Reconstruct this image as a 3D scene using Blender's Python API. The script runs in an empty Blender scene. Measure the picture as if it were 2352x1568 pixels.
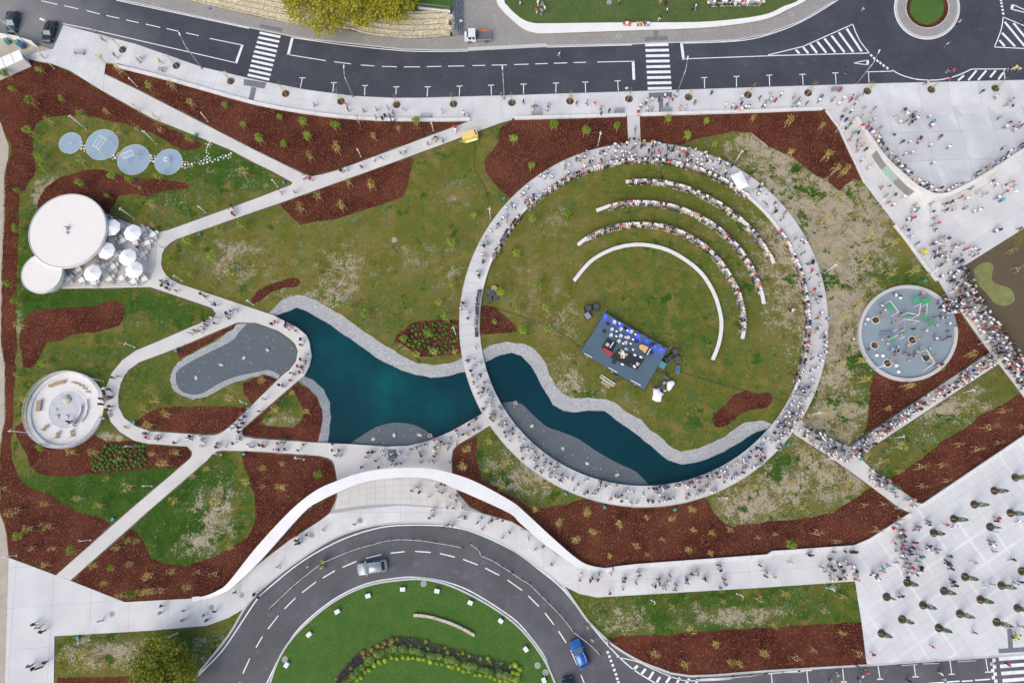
import bpy, math, random
import numpy as np
from mathutils import Vector, Matrix, geometry
from mathutils.bvhtree import BVHTree
random.seed(7)
RNG = np.random.default_rng(7)
scene = bpy.context.scene
COL = scene.collection
# ---------------------------------------------------------------- camera
F_PX = 1632.6                      # focal length in pixels of a 2352 px wide picture
CAM_H = 118.0
NADIR = Vector((27.6, -341.5, -F_PX)).normalized()
ROT = NADIR.rotation_difference(Vector((0, 0, -1))).to_matrix()
cam_data = bpy.data.cameras.new('camera')
cam_data.sensor_width = 36.0
cam_data.lens = F_PX / 2352 * 36.0
cam_data.clip_start = 1.0
cam_data.clip_end = 3000.0
cam = bpy.data.objects.new('camera', cam_data)
cam.matrix_world = Matrix.Translation((0, 0, CAM_H)) @ ROT.to_4x4()
COL.objects.link(cam)
scene.camera = cam
# ---------------------------------------------------------------- light
SUN_EL, SUN_AZ = math.radians(48), math.radians(214)      # azimuth clockwise from picture-up
world = bpy.data.worlds.new('World')
scene.world = world
world.use_nodes = True
wn = world.node_tree
wbg = wn.nodes['Background']
sky = wn.nodes.new('ShaderNodeTexSky')
sky.sky_type = 'NISHITA'
sky.sun_disc = False
sky.sun_elevation = SUN_EL
sky.sun_rotation = SUN_AZ
sky.air_density = 1.0
sky.dust_density = 3.0
sky.ozone_density = 1.0
wn.links.new(sky.outputs[0], wbg.inputs[0])
wbg.inputs[1].default_value = 0.15
sun_data = bpy.data.lights.new('sun', 'SUN')
sun_data.energy = 1.0
sun_data.angle = math.radians(58)
sun_data.color = (1.0, 0.87, 0.68)
sun = bpy.data.objects.new('sun', sun_data)
sd = Vector((math.sin(SUN_AZ) * math.cos(SUN_EL), math.cos(SUN_AZ) * math.cos(SUN_EL), math.sin(SUN_EL)))
sun.rotation_euler = sd.to_track_quat('Z', 'Y').to_euler()
sun.location = (0, 0, 60)
COL.objects.link(sun)
scene.view_settings.view_transform = 'Standard'
scene.view_settings.look = 'None'
scene.view_settings.exposure = 0.63
scene.view_settings.gamma = 1.0
scene.view_settings.use_curve_mapping = False
scene.render.engine = 'CYCLES'
# ---------------------------------------------------------------- pixel -> place
def P(x, y, z=0.0):
    """point at height z seen at (x, y) of the 2352 x 1568 picture"""
    d = ROT @ Vector(((x - 1176.0) / F_PX, -(y - 784.0) / F_PX, -1.0))
    t = (z - CAM_H) / d.z
    return Vector((t * d.x, t * d.y, z))
def PX(v):
    """picture pixel of a world point"""
    c = ROT.transposed() @ (Vector(v) - Vector((0, 0, CAM_H)))
    return (1176 + F_PX * c.x / -c.z, 784 - F_PX * c.y / -c.z)
def T(i, j, pts):
    """points read off an enlarged tile (column i, row j)"""
    return [(588 * i + p[0] / 4.0, 392 * j + p[1] / 4.0) for p in pts]
def W(pts, z=0.0):
    return [P(p[0], p[1], z).xy.copy() for p in pts]
def smooth(pts, n=6, closed=False):
    """Catmull-Rom through pts"""
    pts = [Vector(p) for p in pts]
    m = len(pts); out = []
    for k in range(m if closed else m - 1):
        if closed:
            a, b, c, d = pts[(k - 1) % m], pts[k], pts[(k + 1) % m], pts[(k + 2) % m]
        else:
            a, b, c, d = pts[max(k - 1, 0)], pts[k], pts[k + 1], pts[min(k + 2, m - 1)]
        for s in range(n):
            t = s / n
            out.append(0.5 * ((2 * b) + (c - a) * t + (2 * a - 5 * b + 4 * c - d) * t * t + (3 * b - a - 3 * c + d) * t ** 3))
    if not closed:
        out.append(pts[-1])
    return out
def ellD(cx, cy, rx, ry, n=96, a0=0.0, a1=360.0, z=0.0):
    full = abs(a1 - a0) >= 360
    m = n if full else n + 1
    return [P(cx + rx * math.cos(math.radians(a0 + (a1 - a0) * k / n)), cy + ry * math.sin(math.radians(a0 + (a1 - a0) * k / n)), z).xy.copy() for k in range(m)]
def inside(poly, X, Y):
    """vectorised even-odd test"""
    p = np.array([(q[0], q[1]) for q in poly]); X = np.asarray(X, float); Y = np.asarray(Y, float)
    r = np.zeros(X.shape, bool)
    x1, y1 = p[:, 0], p[:, 1]; x2, y2 = np.roll(x1, -1), np.roll(y1, -1)
    for a, b, c, d in zip(x1, y1, x2, y2):
        if b == d:
            continue
        r ^= ((b > Y) != (d > Y)) & (X < (c - a) * (Y - b) / (d - b) + a)
    return r
# ---------------------------------------------------------------- materials
MATS = {}
def _mix(nt, fac, a, b):
    m = nt.nodes.new('ShaderNodeMix'); m.data_type = 'RGBA'
    for s, v in ((m.inputs[0], fac), (m.inputs[6], a), (m.inputs[7], b)):
        if isinstance(v, (tuple, list)):
            s.default_value = (*v[:3], 1)
        elif isinstance(v, (int, float)):
            s.default_value = v
        else:
            nt.links.new(v, s)
    return m.outputs[2]
def _noise(nt, vec, scale, detail=4, rough=0.6):
    n = nt.nodes.new('ShaderNodeTexNoise')
    n.inputs['Scale'].default_value = scale
    n.inputs['Detail'].default_value = detail
    n.inputs['Roughness'].default_value = rough
    nt.links.new(vec, n.inputs['Vector'])
    return n.outputs['Fac']
def _ramp(nt, v, a, b):
    m = nt.nodes.new('ShaderNodeMapRange')
    nt.links.new(v, m.inputs[0])
    m.inputs[1].default_value = a; m.inputs[2].default_value = b
    return m.outputs[0]
def _math(nt, op, a, b=0.0):
    m = nt.nodes.new('ShaderNodeMath'); m.operation = op
    for s, v in ((m.inputs[0], a), (m.inputs[1], b)):
        if isinstance(v, (int, float)):
            s.default_value = v
        else:
            nt.links.new(v, s)
    return m.outputs[0]
def new_mat(name):
    m = bpy.data.materials.new(name); m.use_nodes = True
    MATS[name] = m
    nt = m.node_tree
    geo = nt.nodes.new('ShaderNodeNewGeometry')
    return m, nt, nt.nodes['Principled BSDF'], geo.outputs['Position']
def bump(nt, bsdf, h, strength, dist=0.05):
    b = nt.nodes.new('ShaderNodeBump')
    b.inputs['Strength'].default_value = strength
    b.inputs['Distance'].default_value = dist
    nt.links.new(h, b.inputs['Height']); nt.links.new(b.outputs[0], bsdf.inputs['Normal'])
def plain(name, c, rough=0.6, var=0.12, metal=0.0, scale=6.0):
    """one colour with a little unevenness"""
    m, nt, b, pos = new_mat(name)
    n = _noise(nt, pos, scale, 3)
    c2 = tuple(min(1, v * (1 - var)) for v in c); c1 = tuple(min(1, v * (1 + var)) for v in c)
    nt.links.new(_mix(nt, _ramp(nt, n, 0.3, 0.7), c2, c1), b.inputs['Base Color'])
    b.inputs['Roughness'].default_value = rough
    b.inputs['Metallic'].default_value = metal
    return m
def layered(name, cols, scales, rough=0.9, bumps=None, spread=0.18):
    """colours mixed by noises of several sizes (metres)"""
    m, nt, b, pos = new_mat(name)
    col = cols[0]
    last = None
    for c, s in zip(cols[1:], scales):
        n = _noise(nt, pos, s, 5, 0.62); last = n
        col = _mix(nt, _ramp(nt, n, 0.5 - spread, 0.5 + spread), col, c)
    nt.links.new(col, b.inputs['Base Color'])
    b.inputs['Roughness'].default_value = rough
    if bumps:
        bump(nt, b, _noise(nt, pos, bumps[0], 4, 0.7), bumps[1], bumps[2])
    return m
def mat_ground():
    """lawn: the attribute says how dry / lush / bare the ground is, noise breaks it into tufts"""
    m, nt, b, pos = new_mat('lawn')
    at = nt.nodes.new('ShaderNodeAttribute'); at.attribute_name = 'cover'
    sep = nt.nodes.new('ShaderNodeSeparateColor'); nt.links.new(at.outputs['Color'], sep.inputs[0])
    fine = _noise(nt, pos, 3.0, 6, 0.8); mid = _noise(nt, pos, 0.42, 8, 0.78); big = _noise(nt, pos, 0.14, 6, 0.72)
    grain = _noise(nt, pos, 9.0, 3, 0.8)
    mixn = _math(nt, 'ADD', _math(nt, 'MULTIPLY', mid, 0.55), _math(nt, 'MULTIPLY', fine, 0.45))
    olive = _mix(nt, _ramp(nt, mixn, 0.43, 0.57), (0.076, 0.090, 0.012), (0.225, 0.186, 0.055))
    olive = _mix(nt, _ramp(nt, big, 0.42, 0.58), olive, (0.118, 0.124, 0.022))
    lush = _mix(nt, _ramp(nt, mixn, 0.42, 0.58), (0.018, 0.064, 0.010), (0.062, 0.118, 0.018))
    bare = _mix(nt, _ramp(nt, mixn, 0.43, 0.57), (0.23, 0.192, 0.125), (0.42, 0.365, 0.265))
    def sel(w, k=6.0):
        # weight 0..1 -> threshold against noise so edges are ragged
        v = _math(nt, 'ADD', w, _math(nt, 'MULTIPLY', _math(nt, 'SUBTRACT', mixn, 0.5), k))
        return _ramp(nt, v, 0.38, 0.66)
    olive = _mix(nt, _math(nt, 'MULTIPLY', _ramp(nt, _noise(nt, pos, 0.22, 7, 0.75), 0.46, 0.60), 0.75), olive, (0.205, 0.160, 0.056))
    col = _mix(nt, sel(sep.outputs[1], 8.0), olive, lush)
    col = _mix(nt, sel(sep.outputs[0], 5.0), col, bare)
    clump = _math(nt, 'ADD', sep.outputs[1], _math(nt, 'MULTIPLY', _math(nt, 'SUBTRACT', _noise(nt, pos, 0.30, 8, 0.74), 0.5), 5.5))
    col = _mix(nt, _ramp(nt, clump, 0.78, 0.98), col, lush)
    col = _mix(nt, sel(sep.outputs[2]), col, _mix(nt, fine, (0.075, 0.060, 0.040), (0.15, 0.118, 0.082)))
    col = _mix(nt, _math(nt, 'MULTIPLY', _ramp(nt, grain, 0.45, 0.8), 0.30), col, (0.05, 0.055, 0.02))
    nt.links.new(col, b.inputs['Base Color'])
    b.inputs['Roughness'].default_value = 1.0
    b.inputs['Specular IOR Level'].default_value = 0.0
    bump(nt, b, fine, 0.6, 0.12)
    return m
def mat_concrete(name, c, stain=0.10, joints=None):
    m, nt, b, pos = new_mat(name)
    n1 = _noise(nt, pos, 0.22, 5, 0.6); n2 = _noise(nt, pos, 2.2, 5, 0.7)
    oi = nt.nodes.new('ShaderNodeObjectInfo')
    dark = tuple(v * (1 - stain) for v in c); lite = tuple(min(0.9, v * (1 + stain * 0.8)) for v in c)
    col = _mix(nt, _ramp(nt, n1, 0.36, 0.64), dark, lite)
    col = _mix(nt, _math(nt, 'MULTIPLY', _ramp(nt, n2, 0.5, 0.75), 0.35), col, tuple(v * (1 - stain * 1.7) for v in c))
    col = _mix(nt, _math(nt, 'MULTIPLY', oi.outputs['Random'], 0.55), col, tuple(v * (1 - stain * 1.0) for v in c))
    if joints:                                     # pale lime bloom that has crept out along the joints
        ang, pitch, ox, oy = joints
        mp = nt.nodes.new('ShaderNodeMapping'); mp.vector_type = 'TEXTURE'
        mp.inputs['Location'].default_value = (ox, oy, 0); mp.inputs['Rotation'].default_value = (0, 0, ang)
        mp.inputs['Scale'].default_value = (pitch, pitch, pitch)
        nt.links.new(pos, mp.inputs['Vector'])
        sp = nt.nodes.new('ShaderNodeSeparateXYZ'); nt.links.new(mp.outputs[0], sp.inputs[0])
        ds = []
        for o in (sp.outputs[0], sp.outputs[1]):
            f = _math(nt, 'ABSOLUTE', _math(nt, 'SUBTRACT', _math(nt, 'FRACT', o), 0.5))
            ds.append(f)
        d = _math(nt, 'MAXIMUM', ds[0], ds[1])
        wob = _math(nt, 'MULTIPLY', _math(nt, 'SUBTRACT', n2, 0.5), 0.10)
        line = _ramp(nt, _math(nt, 'ADD', d, wob), 0.43, 0.475)
        line = _math(nt, 'MULTIPLY', line, _ramp(nt, _noise(nt, pos, 0.09, 2), 0.42, 0.62))
        col = _mix(nt, _math(nt, 'MULTIPLY', line, 0.5), col, (0.78, 0.79, 0.80))
    nt.links.new(col, b.inputs['Base Color'])
    b.inputs['Roughness'].default_value = 0.85
    b.inputs['Specular IOR Level'].default_value = 0.25
    bump(nt, b, n2, 0.15, 0.02)
    return m
def mat_asphalt(name, new, old, x0=None, x1=None, dust=0.34):
    m, nt, b, pos = new_mat(name)
    n1 = _noise(nt, pos, 0.16, 5, 0.65); n2 = _noise(nt, pos, 5.0, 4, 0.8); n3 = _noise(nt, pos, 0.5, 6, 0.7)
    col = _mix(nt, _ramp(nt, n1, 0.35, 0.65), tuple(v * 0.82 for v in new), tuple(v * 1.2 for v in new))
    if x0 is not None:                             # an older, bleached surface on one side
        sp = nt.nodes.new('ShaderNodeSeparateXYZ'); nt.links.new(pos, sp.inputs[0])
        v = _math(nt, 'ADD', sp.outputs[0], _math(nt, 'ADD', _math(nt, 'MULTIPLY', _math(nt, 'SUBTRACT', n1, 0.5), 26), _math(nt, 'MULTIPLY', sp.outputs[1], 0.9)))
        col = _mix(nt, _ramp(nt, v, x0, x1), old, col)
    col = _mix(nt, _math(nt, 'MULTIPLY', _ramp(nt, n3, 0.56, 0.78), dust), col, tuple(min(1, v * 3.2) for v in new))
    col = _mix(nt, _math(nt, 'MULTIPLY', _ramp(nt, n2, 0.4, 0.8), 0.35), col, tuple(v * 1.7 for v in new))
    nt.links.new(col, b.inputs['Base Color'])
    b.inputs['Roughness'].default_value = 0.82
    b.inputs['Specular IOR Level'].default_value = 0.3
    bump(nt, b, n2, 0.2, 0.02)
    return m
def mat_mulch():
    m, nt, b, pos = new_mat('bark_mulch')
    v = nt.nodes.new('ShaderNodeTexVoronoi'); v.inputs['Scale'].default_value = 7.0
    nt.links.new(pos, v.inputs['Vector'])
    sp = nt.nodes.new('ShaderNodeSeparateColor'); nt.links.new(v.outputs['Color'], sp.inputs[0])
    n1 = _noise(nt, pos, 0.12, 6, 0.7); n2 = _noise(nt, pos, 4.5, 4, 0.75)
    col = _mix(nt, sp.outputs[0], (0.040, 0.012, 0.009), (0.108, 0.032, 0.021))
    col = _mix(nt, _ramp(nt, n1, 0.42, 0.62), col, (0.125, 0.041, 0.024))
    col = _mix(nt, _ramp(nt, n2, 0.50, 0.74), col, (0.040, 0.014, 0.012))
    col = _mix(nt, _math(nt, 'MULTIPLY', _ramp(nt, sp.outputs[1], 0.90, 0.97), 0.7), col, (0.22, 0.13, 0.085))
    nt.links.new(col, b.inputs['Base Color'])
    b.inputs['Roughness'].default_value = 1.0
    b.inputs['Specular IOR Level'].default_value = 0.0
    bump(nt, b, n2, 0.8, 0.10)
    return m
def mat_gravel(name, c, scale=2.6, contrast=0.5, dots=None):
    m, nt, b, pos = new_mat(name)
    v = nt.nodes.new('ShaderNodeTexVoronoi'); v.inputs['Scale'].default_value = scale
    nt.links.new(pos, v.inputs['Vector'])
    sp = nt.nodes.new('ShaderNodeSeparateColor'); nt.links.new(v.outputs['Color'], sp.inputs[0])
    n1 = _noise(nt, pos, 0.25, 4, 0.6)
    col = _mix(nt, sp.outputs[0], tuple(x * (1 - contrast) for x in c), tuple(min(.85, x * (1 + contrast)) for x in c))
    col = _mix(nt, _math(nt, 'MULTIPLY', _ramp(nt, n1, 0.4, 0.65), 0.4), col, tuple(x * 0.8 for x in c))
    if dots:
        col = _mix(nt, _ramp(nt, sp.outputs[2], 0.991, 0.995), col, dots)
    nt.links.new(col, b.inputs['Base Color'])
    b.inputs['Roughness'].default_value = 0.9
    bump(nt, b, v.outputs['Distance'], 0.5, 0.06)
    return m
def mat_water():
    m, nt, b, pos = new_mat('pond_water')
    at = nt.nodes.new('ShaderNodeAttribute'); at.attribute_name = 'cover'
    sep = nt.nodes.new('ShaderNodeSeparateColor'); nt.links.new(at.outputs['Color'], sep.inputs[0])
    n = _noise(nt, pos, 0.18, 5, 0.6)
    f = _math(nt, 'MULTIPLY', sep.outputs[0], _ramp(nt, n, 0.25, 0.7))
    col = _mix(nt, f, (0.0016, 0.029, 0.040), (0.002, 0.090, 0.092))
    nt.links.new(col, b.inputs['Base Color'])
    b.inputs['Roughness'].default_value = 0.06
    b.inputs['IOR'].default_value = 1.33
    bump(nt, b, _noise(nt, pos, 2.2, 5, 0.7), 0.35, 0.06)
    return m
def mat_leaf(name, c, c2):
    m, nt, b, pos = new_mat(name)
    oi = nt.nodes.new('ShaderNodeObjectInfo')
    n = _noise(nt, pos, 2.5, 3, 0.7)
    v = _math(nt, 'ADD', _math(nt, 'MULTIPLY', n, 0.75), _math(nt, 'MULTIPLY', oi.outputs['Random'], 0.35))
    nt.links.new(_mix(nt, _ramp(nt, v, 0.3, 0.75), c, c2), b.inputs['Base Color'])
    b.inputs['Roughness'].default_value = 0.7
    b.inputs['Specular IOR Level'].default_value = 0.2
    return m
M = {}
M['lawn'] = mat_ground()
M['conc'] = mat_concrete('pale_concrete', (0.565, 0.568, 0.565), 0.11)
M['path'] = mat_concrete('path_concrete', (0.55, 0.538, 0.512), 0.10)
M['plaza'] = None
M['joint'] = plain('joint_sand', (0.33, 0.33, 0.325), 0.95)
M['asphalt'] = mat_asphalt('asphalt', (0.047, 0.051, 0.063), (0.245, 0.243, 0.235), -22, 8)
M['asphalt2'] = mat_asphalt('roundabout_asphalt', (0.086, 0.088, 0.094), (0.1, 0.1, 0.1), dust=0.35)
M['paint'] = layered('road_paint', [(0.78, 0.79, 0.80), (0.62, 0.63, 0.64)], [1.3], 0.6)
M['cobble'] = mat_gravel('granite_setts', (0.27, 0.262, 0.248), 7.0, 0.22)
M['mulch'] = mat_mulch()
M['gravel'] = mat_gravel('pond_gravel', (0.32, 0.33, 0.34), 7.0, 0.30)
M['slate'] = mat_gravel('slate_gravel', (0.094, 0.116, 0.130), 6.0, 0.14, (0.34, 0.30, 0.16))
M['water'] = mat_water()
M['kerb'] = plain('kerb_concrete', (0.46, 0.455, 0.44), 0.85)
M['white'] = layered('white_render', [(0.72, 0.71, 0.68), (0.66, 0.65, 0.62)], [0.8], 0.7)
M['arch'] = layered('white_arch_paint', [(0.70, 0.695, 0.68), (0.64, 0.635, 0.62)], [0.5], 0.55)
M['roofm'] = layered('roof_membrane', [(0.69, 0.675, 0.635), (0.64, 0.62, 0.575), (0.70, 0.66, 0.62)], [0.7, 2.5], 0.8)
M['seat'] = layered('bench_concrete', [(0.66, 0.65, 0.63), (0.58, 0.575, 0.56)], [1.2], 0.75)
M['whitepaint'] = plain('white_metal', (0.72, 0.72, 0.71), 0.4, 0.04)
M['cloth'] = plain('white_canvas', (0.74, 0.74, 0.74), 0.8, 0.04, scale=1.5)
M['rubber'] = layered('blue_grey_rubber', [(0.225, 0.280, 0.320), (0.20, 0.255, 0.295)], [0.5], 0.85)
M['rubber2'] = layered('pale_blue_rubber', [(0.27, 0.36, 0.43), (0.24, 0.33, 0.40)], [0.5], 0.85)
M['sand'] = layered('play_sand', [(0.46, 0.47, 0.51), (0.56, 0.56, 0.56), (0.40, 0.42, 0.46)], [0.5, 1.4], 0.95)
M['wood'] = plain('pale_timber', (0.36, 0.25, 0.14), 0.7, 0.25, scale=14)
M['stake'] = plain('stake_timber', (0.56, 0.40, 0.17), 0.75, 0.2, scale=9)
M['bark'] = plain('young_bark', (0.20, 0.16, 0.09), 0.9, 0.3, scale=14)
M['soil'] = plain('tree_pit_soil', (0.060, 0.040, 0.030), 1.0, 0.35, scale=9)
M['leaf_g'] = mat_leaf('fresh_leaf', (0.13, 0.24, 0.020), (0.30, 0.40, 0.050))
M['leaf_y'] = mat_leaf('pale_leaf', (0.30, 0.27, 0.050), (0.52, 0.43, 0.11))
M['leaf_d'] = mat_leaf('cypress_leaf', (0.026, 0.055, 0.022), (0.080, 0.125, 0.045))
M['leaf_o'] = mat_leaf('autumn_leaf', (0.10, 0.14, 0.012), (0.36, 0.33, 0.03))
M['leaf_q'] = mat_leaf('olive_leaf', (0.07, 0.11, 0.010), (0.26, 0.26, 0.025))
M['edge_soil'] = layered('edge_soil', [(0.105, 0.085, 0.058), (0.17, 0.14, 0.095), (0.07, 0.075, 0.03)], [0.6, 2.2], 1.0)
M['leaf_h'] = mat_leaf('hedge_leaf', (0.045, 0.095, 0.022), (0.18, 0.25, 0.06))
M['leaf_l'] = mat_leaf('lime_leaf', (0.16, 0.26, 0.015), (0.36, 0.46, 0.04))
M['leaf_r'] = mat_leaf('reddish_leaf', (0.16, 0.13, 0.04), (0.36, 0.26, 0.10))
M['laven'] = mat_leaf('lavender', (0.14, 0.105, 0.115), (0.26, 0.20, 0.22))
M['seedling'] = mat_leaf('seedling', (0.20, 0.175, 0.085), (0.40, 0.35, 0.21))
M['tuft'] = mat_leaf('grass_tuft', (0.05, 0.10, 0.02), (0.17, 0.20, 0.05))
M['straw'] = mat_leaf('dry_tuft', (0.26, 0.23, 0.14), (0.48, 0.43, 0.30))
M['islandlawn'] = layered('mown_lawn', [(0.028, 0.100, 0.010), (0.060, 0.140, 0.018), (0.095, 0.145, 0.025), (0.03, 0.092, 0.010)], [0.16, 0.5, 4.5], 1.0, (7, 0.5, 0.08))
M['toplawn'] = layered('terrace_lawn', [(0.060, 0.105, 0.020), (0.125, 0.135, 0.040), (0.04, 0.085, 0.015)], [0.16, 2.5], 1.0, (6, 0.5, 0.1))
M['black'] = plain('black_plastic', (0.018, 0.019, 0.022), 0.5, 0.2)
M['facade'] = plain('facade_grey', (0.22, 0.225, 0.22), 0.5)
M['dark'] = plain('dark_grey', (0.055, 0.06, 0.068), 0.6, 0.15)
M['grey'] = plain('mid_grey', (0.25, 0.255, 0.26), 0.6, 0.1)
M['metal'] = plain('galvanised_steel', (0.50, 0.51, 0.52), 0.35, 0.08, 0.8)
M['glass'] = plain('tinted_glass', (0.03, 0.045, 0.05), 0.06, 0.1)
M['screen'] = plain('windscreen_glass', (0.12, 0.19, 0.19), 0.08, 0.1)
M['tyre'] = plain('tyre_rubber', (0.02, 0.02, 0.02), 0.9)
M['stage'] = layered('stage_deck', [(0.072, 0.118, 0.158), (0.058, 0.100, 0.138)], [0.6], 0.6)
M['teal'] = plain('teal_plastic', (0.05, 0.26, 0.24), 0.5)
M['bluebox'] = plain('blue_case', (0.03, 0.11, 0.30), 0.4)
M['yellow'] = layered('yellow_paint', [(0.78, 0.62, 0.03), (0.70, 0.54, 0.04)], [1.5], 0.4)
M['yellowtop'] = layered('faded_yellow_roof', [(0.74, 0.55, 0.20), (0.66, 0.49, 0.20)], [1.5], 0.6)
M['red'] = plain('red_paint', (0.42, 0.03, 0.03), 0.5)
M['orange'] = plain('orange_timber', (0.50, 0.17, 0.05), 0.6)
M['greenp'] = plain('green_panel', (0.06, 0.33, 0.12), 0.5)
M['pinkp'] = plain('salmon_rope', (0.55, 0.26, 0.22), 0.6)
M['stone'] = layered('boulder_stone', [(0.42, 0.37, 0.29), (0.56, 0.50, 0.42)], [1.6], 0.9)
M['gabion'] = mat_gravel('gabion_stone', (0.50, 0.455, 0.33), 5.5, 0.45)
M['gabgrey'] = mat_gravel('grey_gabion_stone', (0.19, 0.20, 0.22), 6.0, 0.45)
M['wire'] = plain('gabion_wire', (0.13, 0.12, 0.10), 0.6)
M['tactile'] = layered('dark_tactile_paving', [(0.17, 0.18, 0.195), (0.13, 0.135, 0.15)], [2.0], 0.8)
M['steel_blue'] = plain('glass_facade', (0.30, 0.44, 0.37), 0.12, 0.1)
M['puddle'] = layered('green_pond_scum', [(0.19, 0.205, 0.055), (0.25, 0.25, 0.09), (0.14, 0.15, 0.04)], [0.2, 0.9], 0.5)
M['tan'] = layered('dry_track_earth', [(0.42, 0.38, 0.31), (0.33, 0.30, 0.245)], [0.7], 1.0)
M['cable'] = plain('cable_rubber', (0.035, 0.035, 0.03), 0.7)
M['purple'] = plain('lavender_lens', (0.3, 0.3, 0.45), 0.3)
# ---------------------------------------------------------------- mesh helpers
class MB:
    def __init__(s):
        s.v, s.f, s.m = [], [], []
    def add(s, vs, fs, m=0):
        o = len(s.v)
        s.v += [tuple(v) for v in vs]; s.f += [tuple(i + o for i in f) for f in fs]
        s.m += [m] * len(fs)
        return s
    def box(s, c, size, rz=0.0, m=0, taper=1.0, tilt=None):
        a, b, h = size[0] / 2, size[1] / 2, size[2]
        vs = []
        R = Matrix.Rotation(rz, 3, 'Z')
        if tilt:
            R = R @ Matrix.Rotation(tilt[0], 3, tilt[1])
        for z, k in ((0, 1.0), (h, taper)):
            for x, y in ((-a, -b), (a, -b), (a, b), (-a, b)):
                vs.append(Vector(c) + R @ Vector((x * k, y * k, z)))
        return s.add(vs, [(3, 2, 1, 0), (4, 5, 6, 7), (0, 1, 5, 4), (1, 2, 6, 5), (2, 3, 7, 6), (3, 0, 4, 7)], m)
    def tube(s, p, q, r0, r1=None, n=6, m=0, caps=True):
        r1 = r0 if r1 is None else r1
        p, q = Vector(p), Vector(q)
        d = (q - p)
        if d.length < 1e-6:
            return s
        d.normalize()
        u = d.orthogonal().normalized(); w = d.cross(u)
        vs = []
        for c, r in ((p, r0), (q, r1)):
            for k in range(n):
                a = 2 * math.pi * k / n
                vs.append(c + (u * math.cos(a) + w * math.sin(a)) * r)
        fs = [(k, (k + 1) % n, n + (k + 1) % n, n + k) for k in range(n)]
        if caps:
            fs += [tuple(range(n - 1, -1, -1)), tuple(range(n, 2 * n))]
        return s.add(vs, fs, m)
    def path(s, pts, r, n=5, m=0):
        for a, b in zip(pts[:-1], pts[1:]):
            s.tube(a, b, r, r, n, m)
        return s
    def lathe(s, c, prof, n=24, m=0, cap=True, a0=0.0):
        """prof: list of (radius, z)"""
        vs = []
        for r, z in prof:
            for k in range(n):
                a = a0 + 2 * math.pi * k / n
                vs.append((c[0] + r * math.cos(a), c[1] + r * math.sin(a), c[2] + z))
        fs = []
        for i in range(len(prof) - 1):
            for k in range(n):
                fs.append((i * n + k, i * n + (k + 1) % n, (i + 1) * n + (k + 1) % n, (i + 1) * n + k))
        if cap:
            fs.append(tuple(range(n - 1, -1, -1)))
            fs.append(tuple((len(prof) - 1) * n + k for k in range(n)))
        return s.add(vs, fs, m)
    def prism(s, poly, z0, z1, m=0):
        n = len(poly)
        ar = sum(poly[i][0] * poly[(i + 1) % n][1] - poly[(i + 1) % n][0] * poly[i][1] for i in range(n))
        if ar < 0:
            poly = poly[::-1]
        vs = [(p[0], p[1], z0) for p in poly] + [(p[0], p[1], z1) for p in poly]
        fs = [(i, (i + 1) % n, n + (i + 1) % n, n + i) for i in range(n)]
        fs += [tuple(range(n - 1, -1, -1)), tuple(range(n, 2 * n))]
        return s.add(vs, fs, m)
    def blob(s, c, r, seed=0, n=7, m=0, flat=1.0, rough=0.2):
        """lumpy stone or cushion"""
        rg = random.Random(seed)
        rings = 4
        vs = [(c[0], c[1], c[2] - r * flat * 0.5)]
        for i in range(1, rings):
            t = math.pi * i / rings
            for k in range(n):
                a = 2 * math.pi * k / n + i * 0.3
                q = r * (1 + rg.uniform(-rough, rough))
                vs.append((c[0] + q * math.sin(t) * math.cos(a), c[1] + q * math.sin(t) * math.sin(a), c[2] - r * flat * math.cos(t) * (1 if t > 1.57 else 0.5)))
        vs.append((c[0], c[1], c[2] + r * flat))
        fs = [(0, 1 + (k + 1) % n, 1 + k) for k in range(n)]
        for i in range(rings - 2):
            for k in range(n):
                a, b = 1 + i * n + k, 1 + i * n + (k + 1) % n
                fs.append((a, b, b + n, a + n))
        L = len(vs) - 1
        fs += [(L, L - n + k, L - n + (k + 1) % n) for k in range(n)]
        return s.add(vs, fs, m)
    def mesh(s, name, mats, smooth=False):
        me = bpy.data.meshes.new(name)
        me.from_pydata(s.v, [], s.f)
        for mt in (mats if isinstance(mats, (list, tuple)) else [mats]):
            me.materials.append(M[mt] if isinstance(mt, str) else mt)
        if any(s.m):
            me.polygons.foreach_set('material_index', s.m)
        if smooth:
            me.polygons.foreach_set('use_smooth', [True] * len(me.polygons))
        me.update()
        return me
    def build(s, name, mats, parent=None, smooth=False, loc=None):
        return link(name, s.mesh(name, mats, smooth), parent, loc)
def link(name, me, parent=None, loc=None, rz=0.0):
    o = bpy.data.objects.new(name, me)
    COL.objects.link(o)
    if parent is not None:
        o.parent = parent
    if loc is not None:
        o.location = loc
    if rz:
        o.rotation_euler = (0, 0, rz)
    return o
def empty(name, loc=(0, 0, 0), rz=0.0):
    o = link(name, None, None, loc, rz)
    o.empty_display_size = 0.3
    return o
def copy_tree(o, parent=None):
    c = o.copy(); COL.objects.link(c)
    if parent is not None:
        c.parent = parent
    for ch in o.children:
        copy_tree(ch, c)
    return c
REG = []           # (object, look, place, category, group, picture x)
def tag(o, look, place, cat, group=None):
    o['category'] = cat
    if group:
        o['group'] = group
    x, y = PX(o.matrix_basis.translation if o.data is None or o.location.length > 0.01 else (Vector(o.bound_box[0]) + Vector(o.bound_box[6])) / 2)
    REG.append((o, look, place, x, y))
    return o
ORD = ['leftmost', 'second', 'third', 'fourth', 'fifth', 'sixth', 'seventh', 'eighth', 'ninth', 'tenth', 'eleventh', 'twelfth',
       'thirteenth', 'fourteenth', 'fifteenth', 'sixteenth', 'seventeenth', 'eighteenth', 'nineteenth', 'twentieth']
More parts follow.
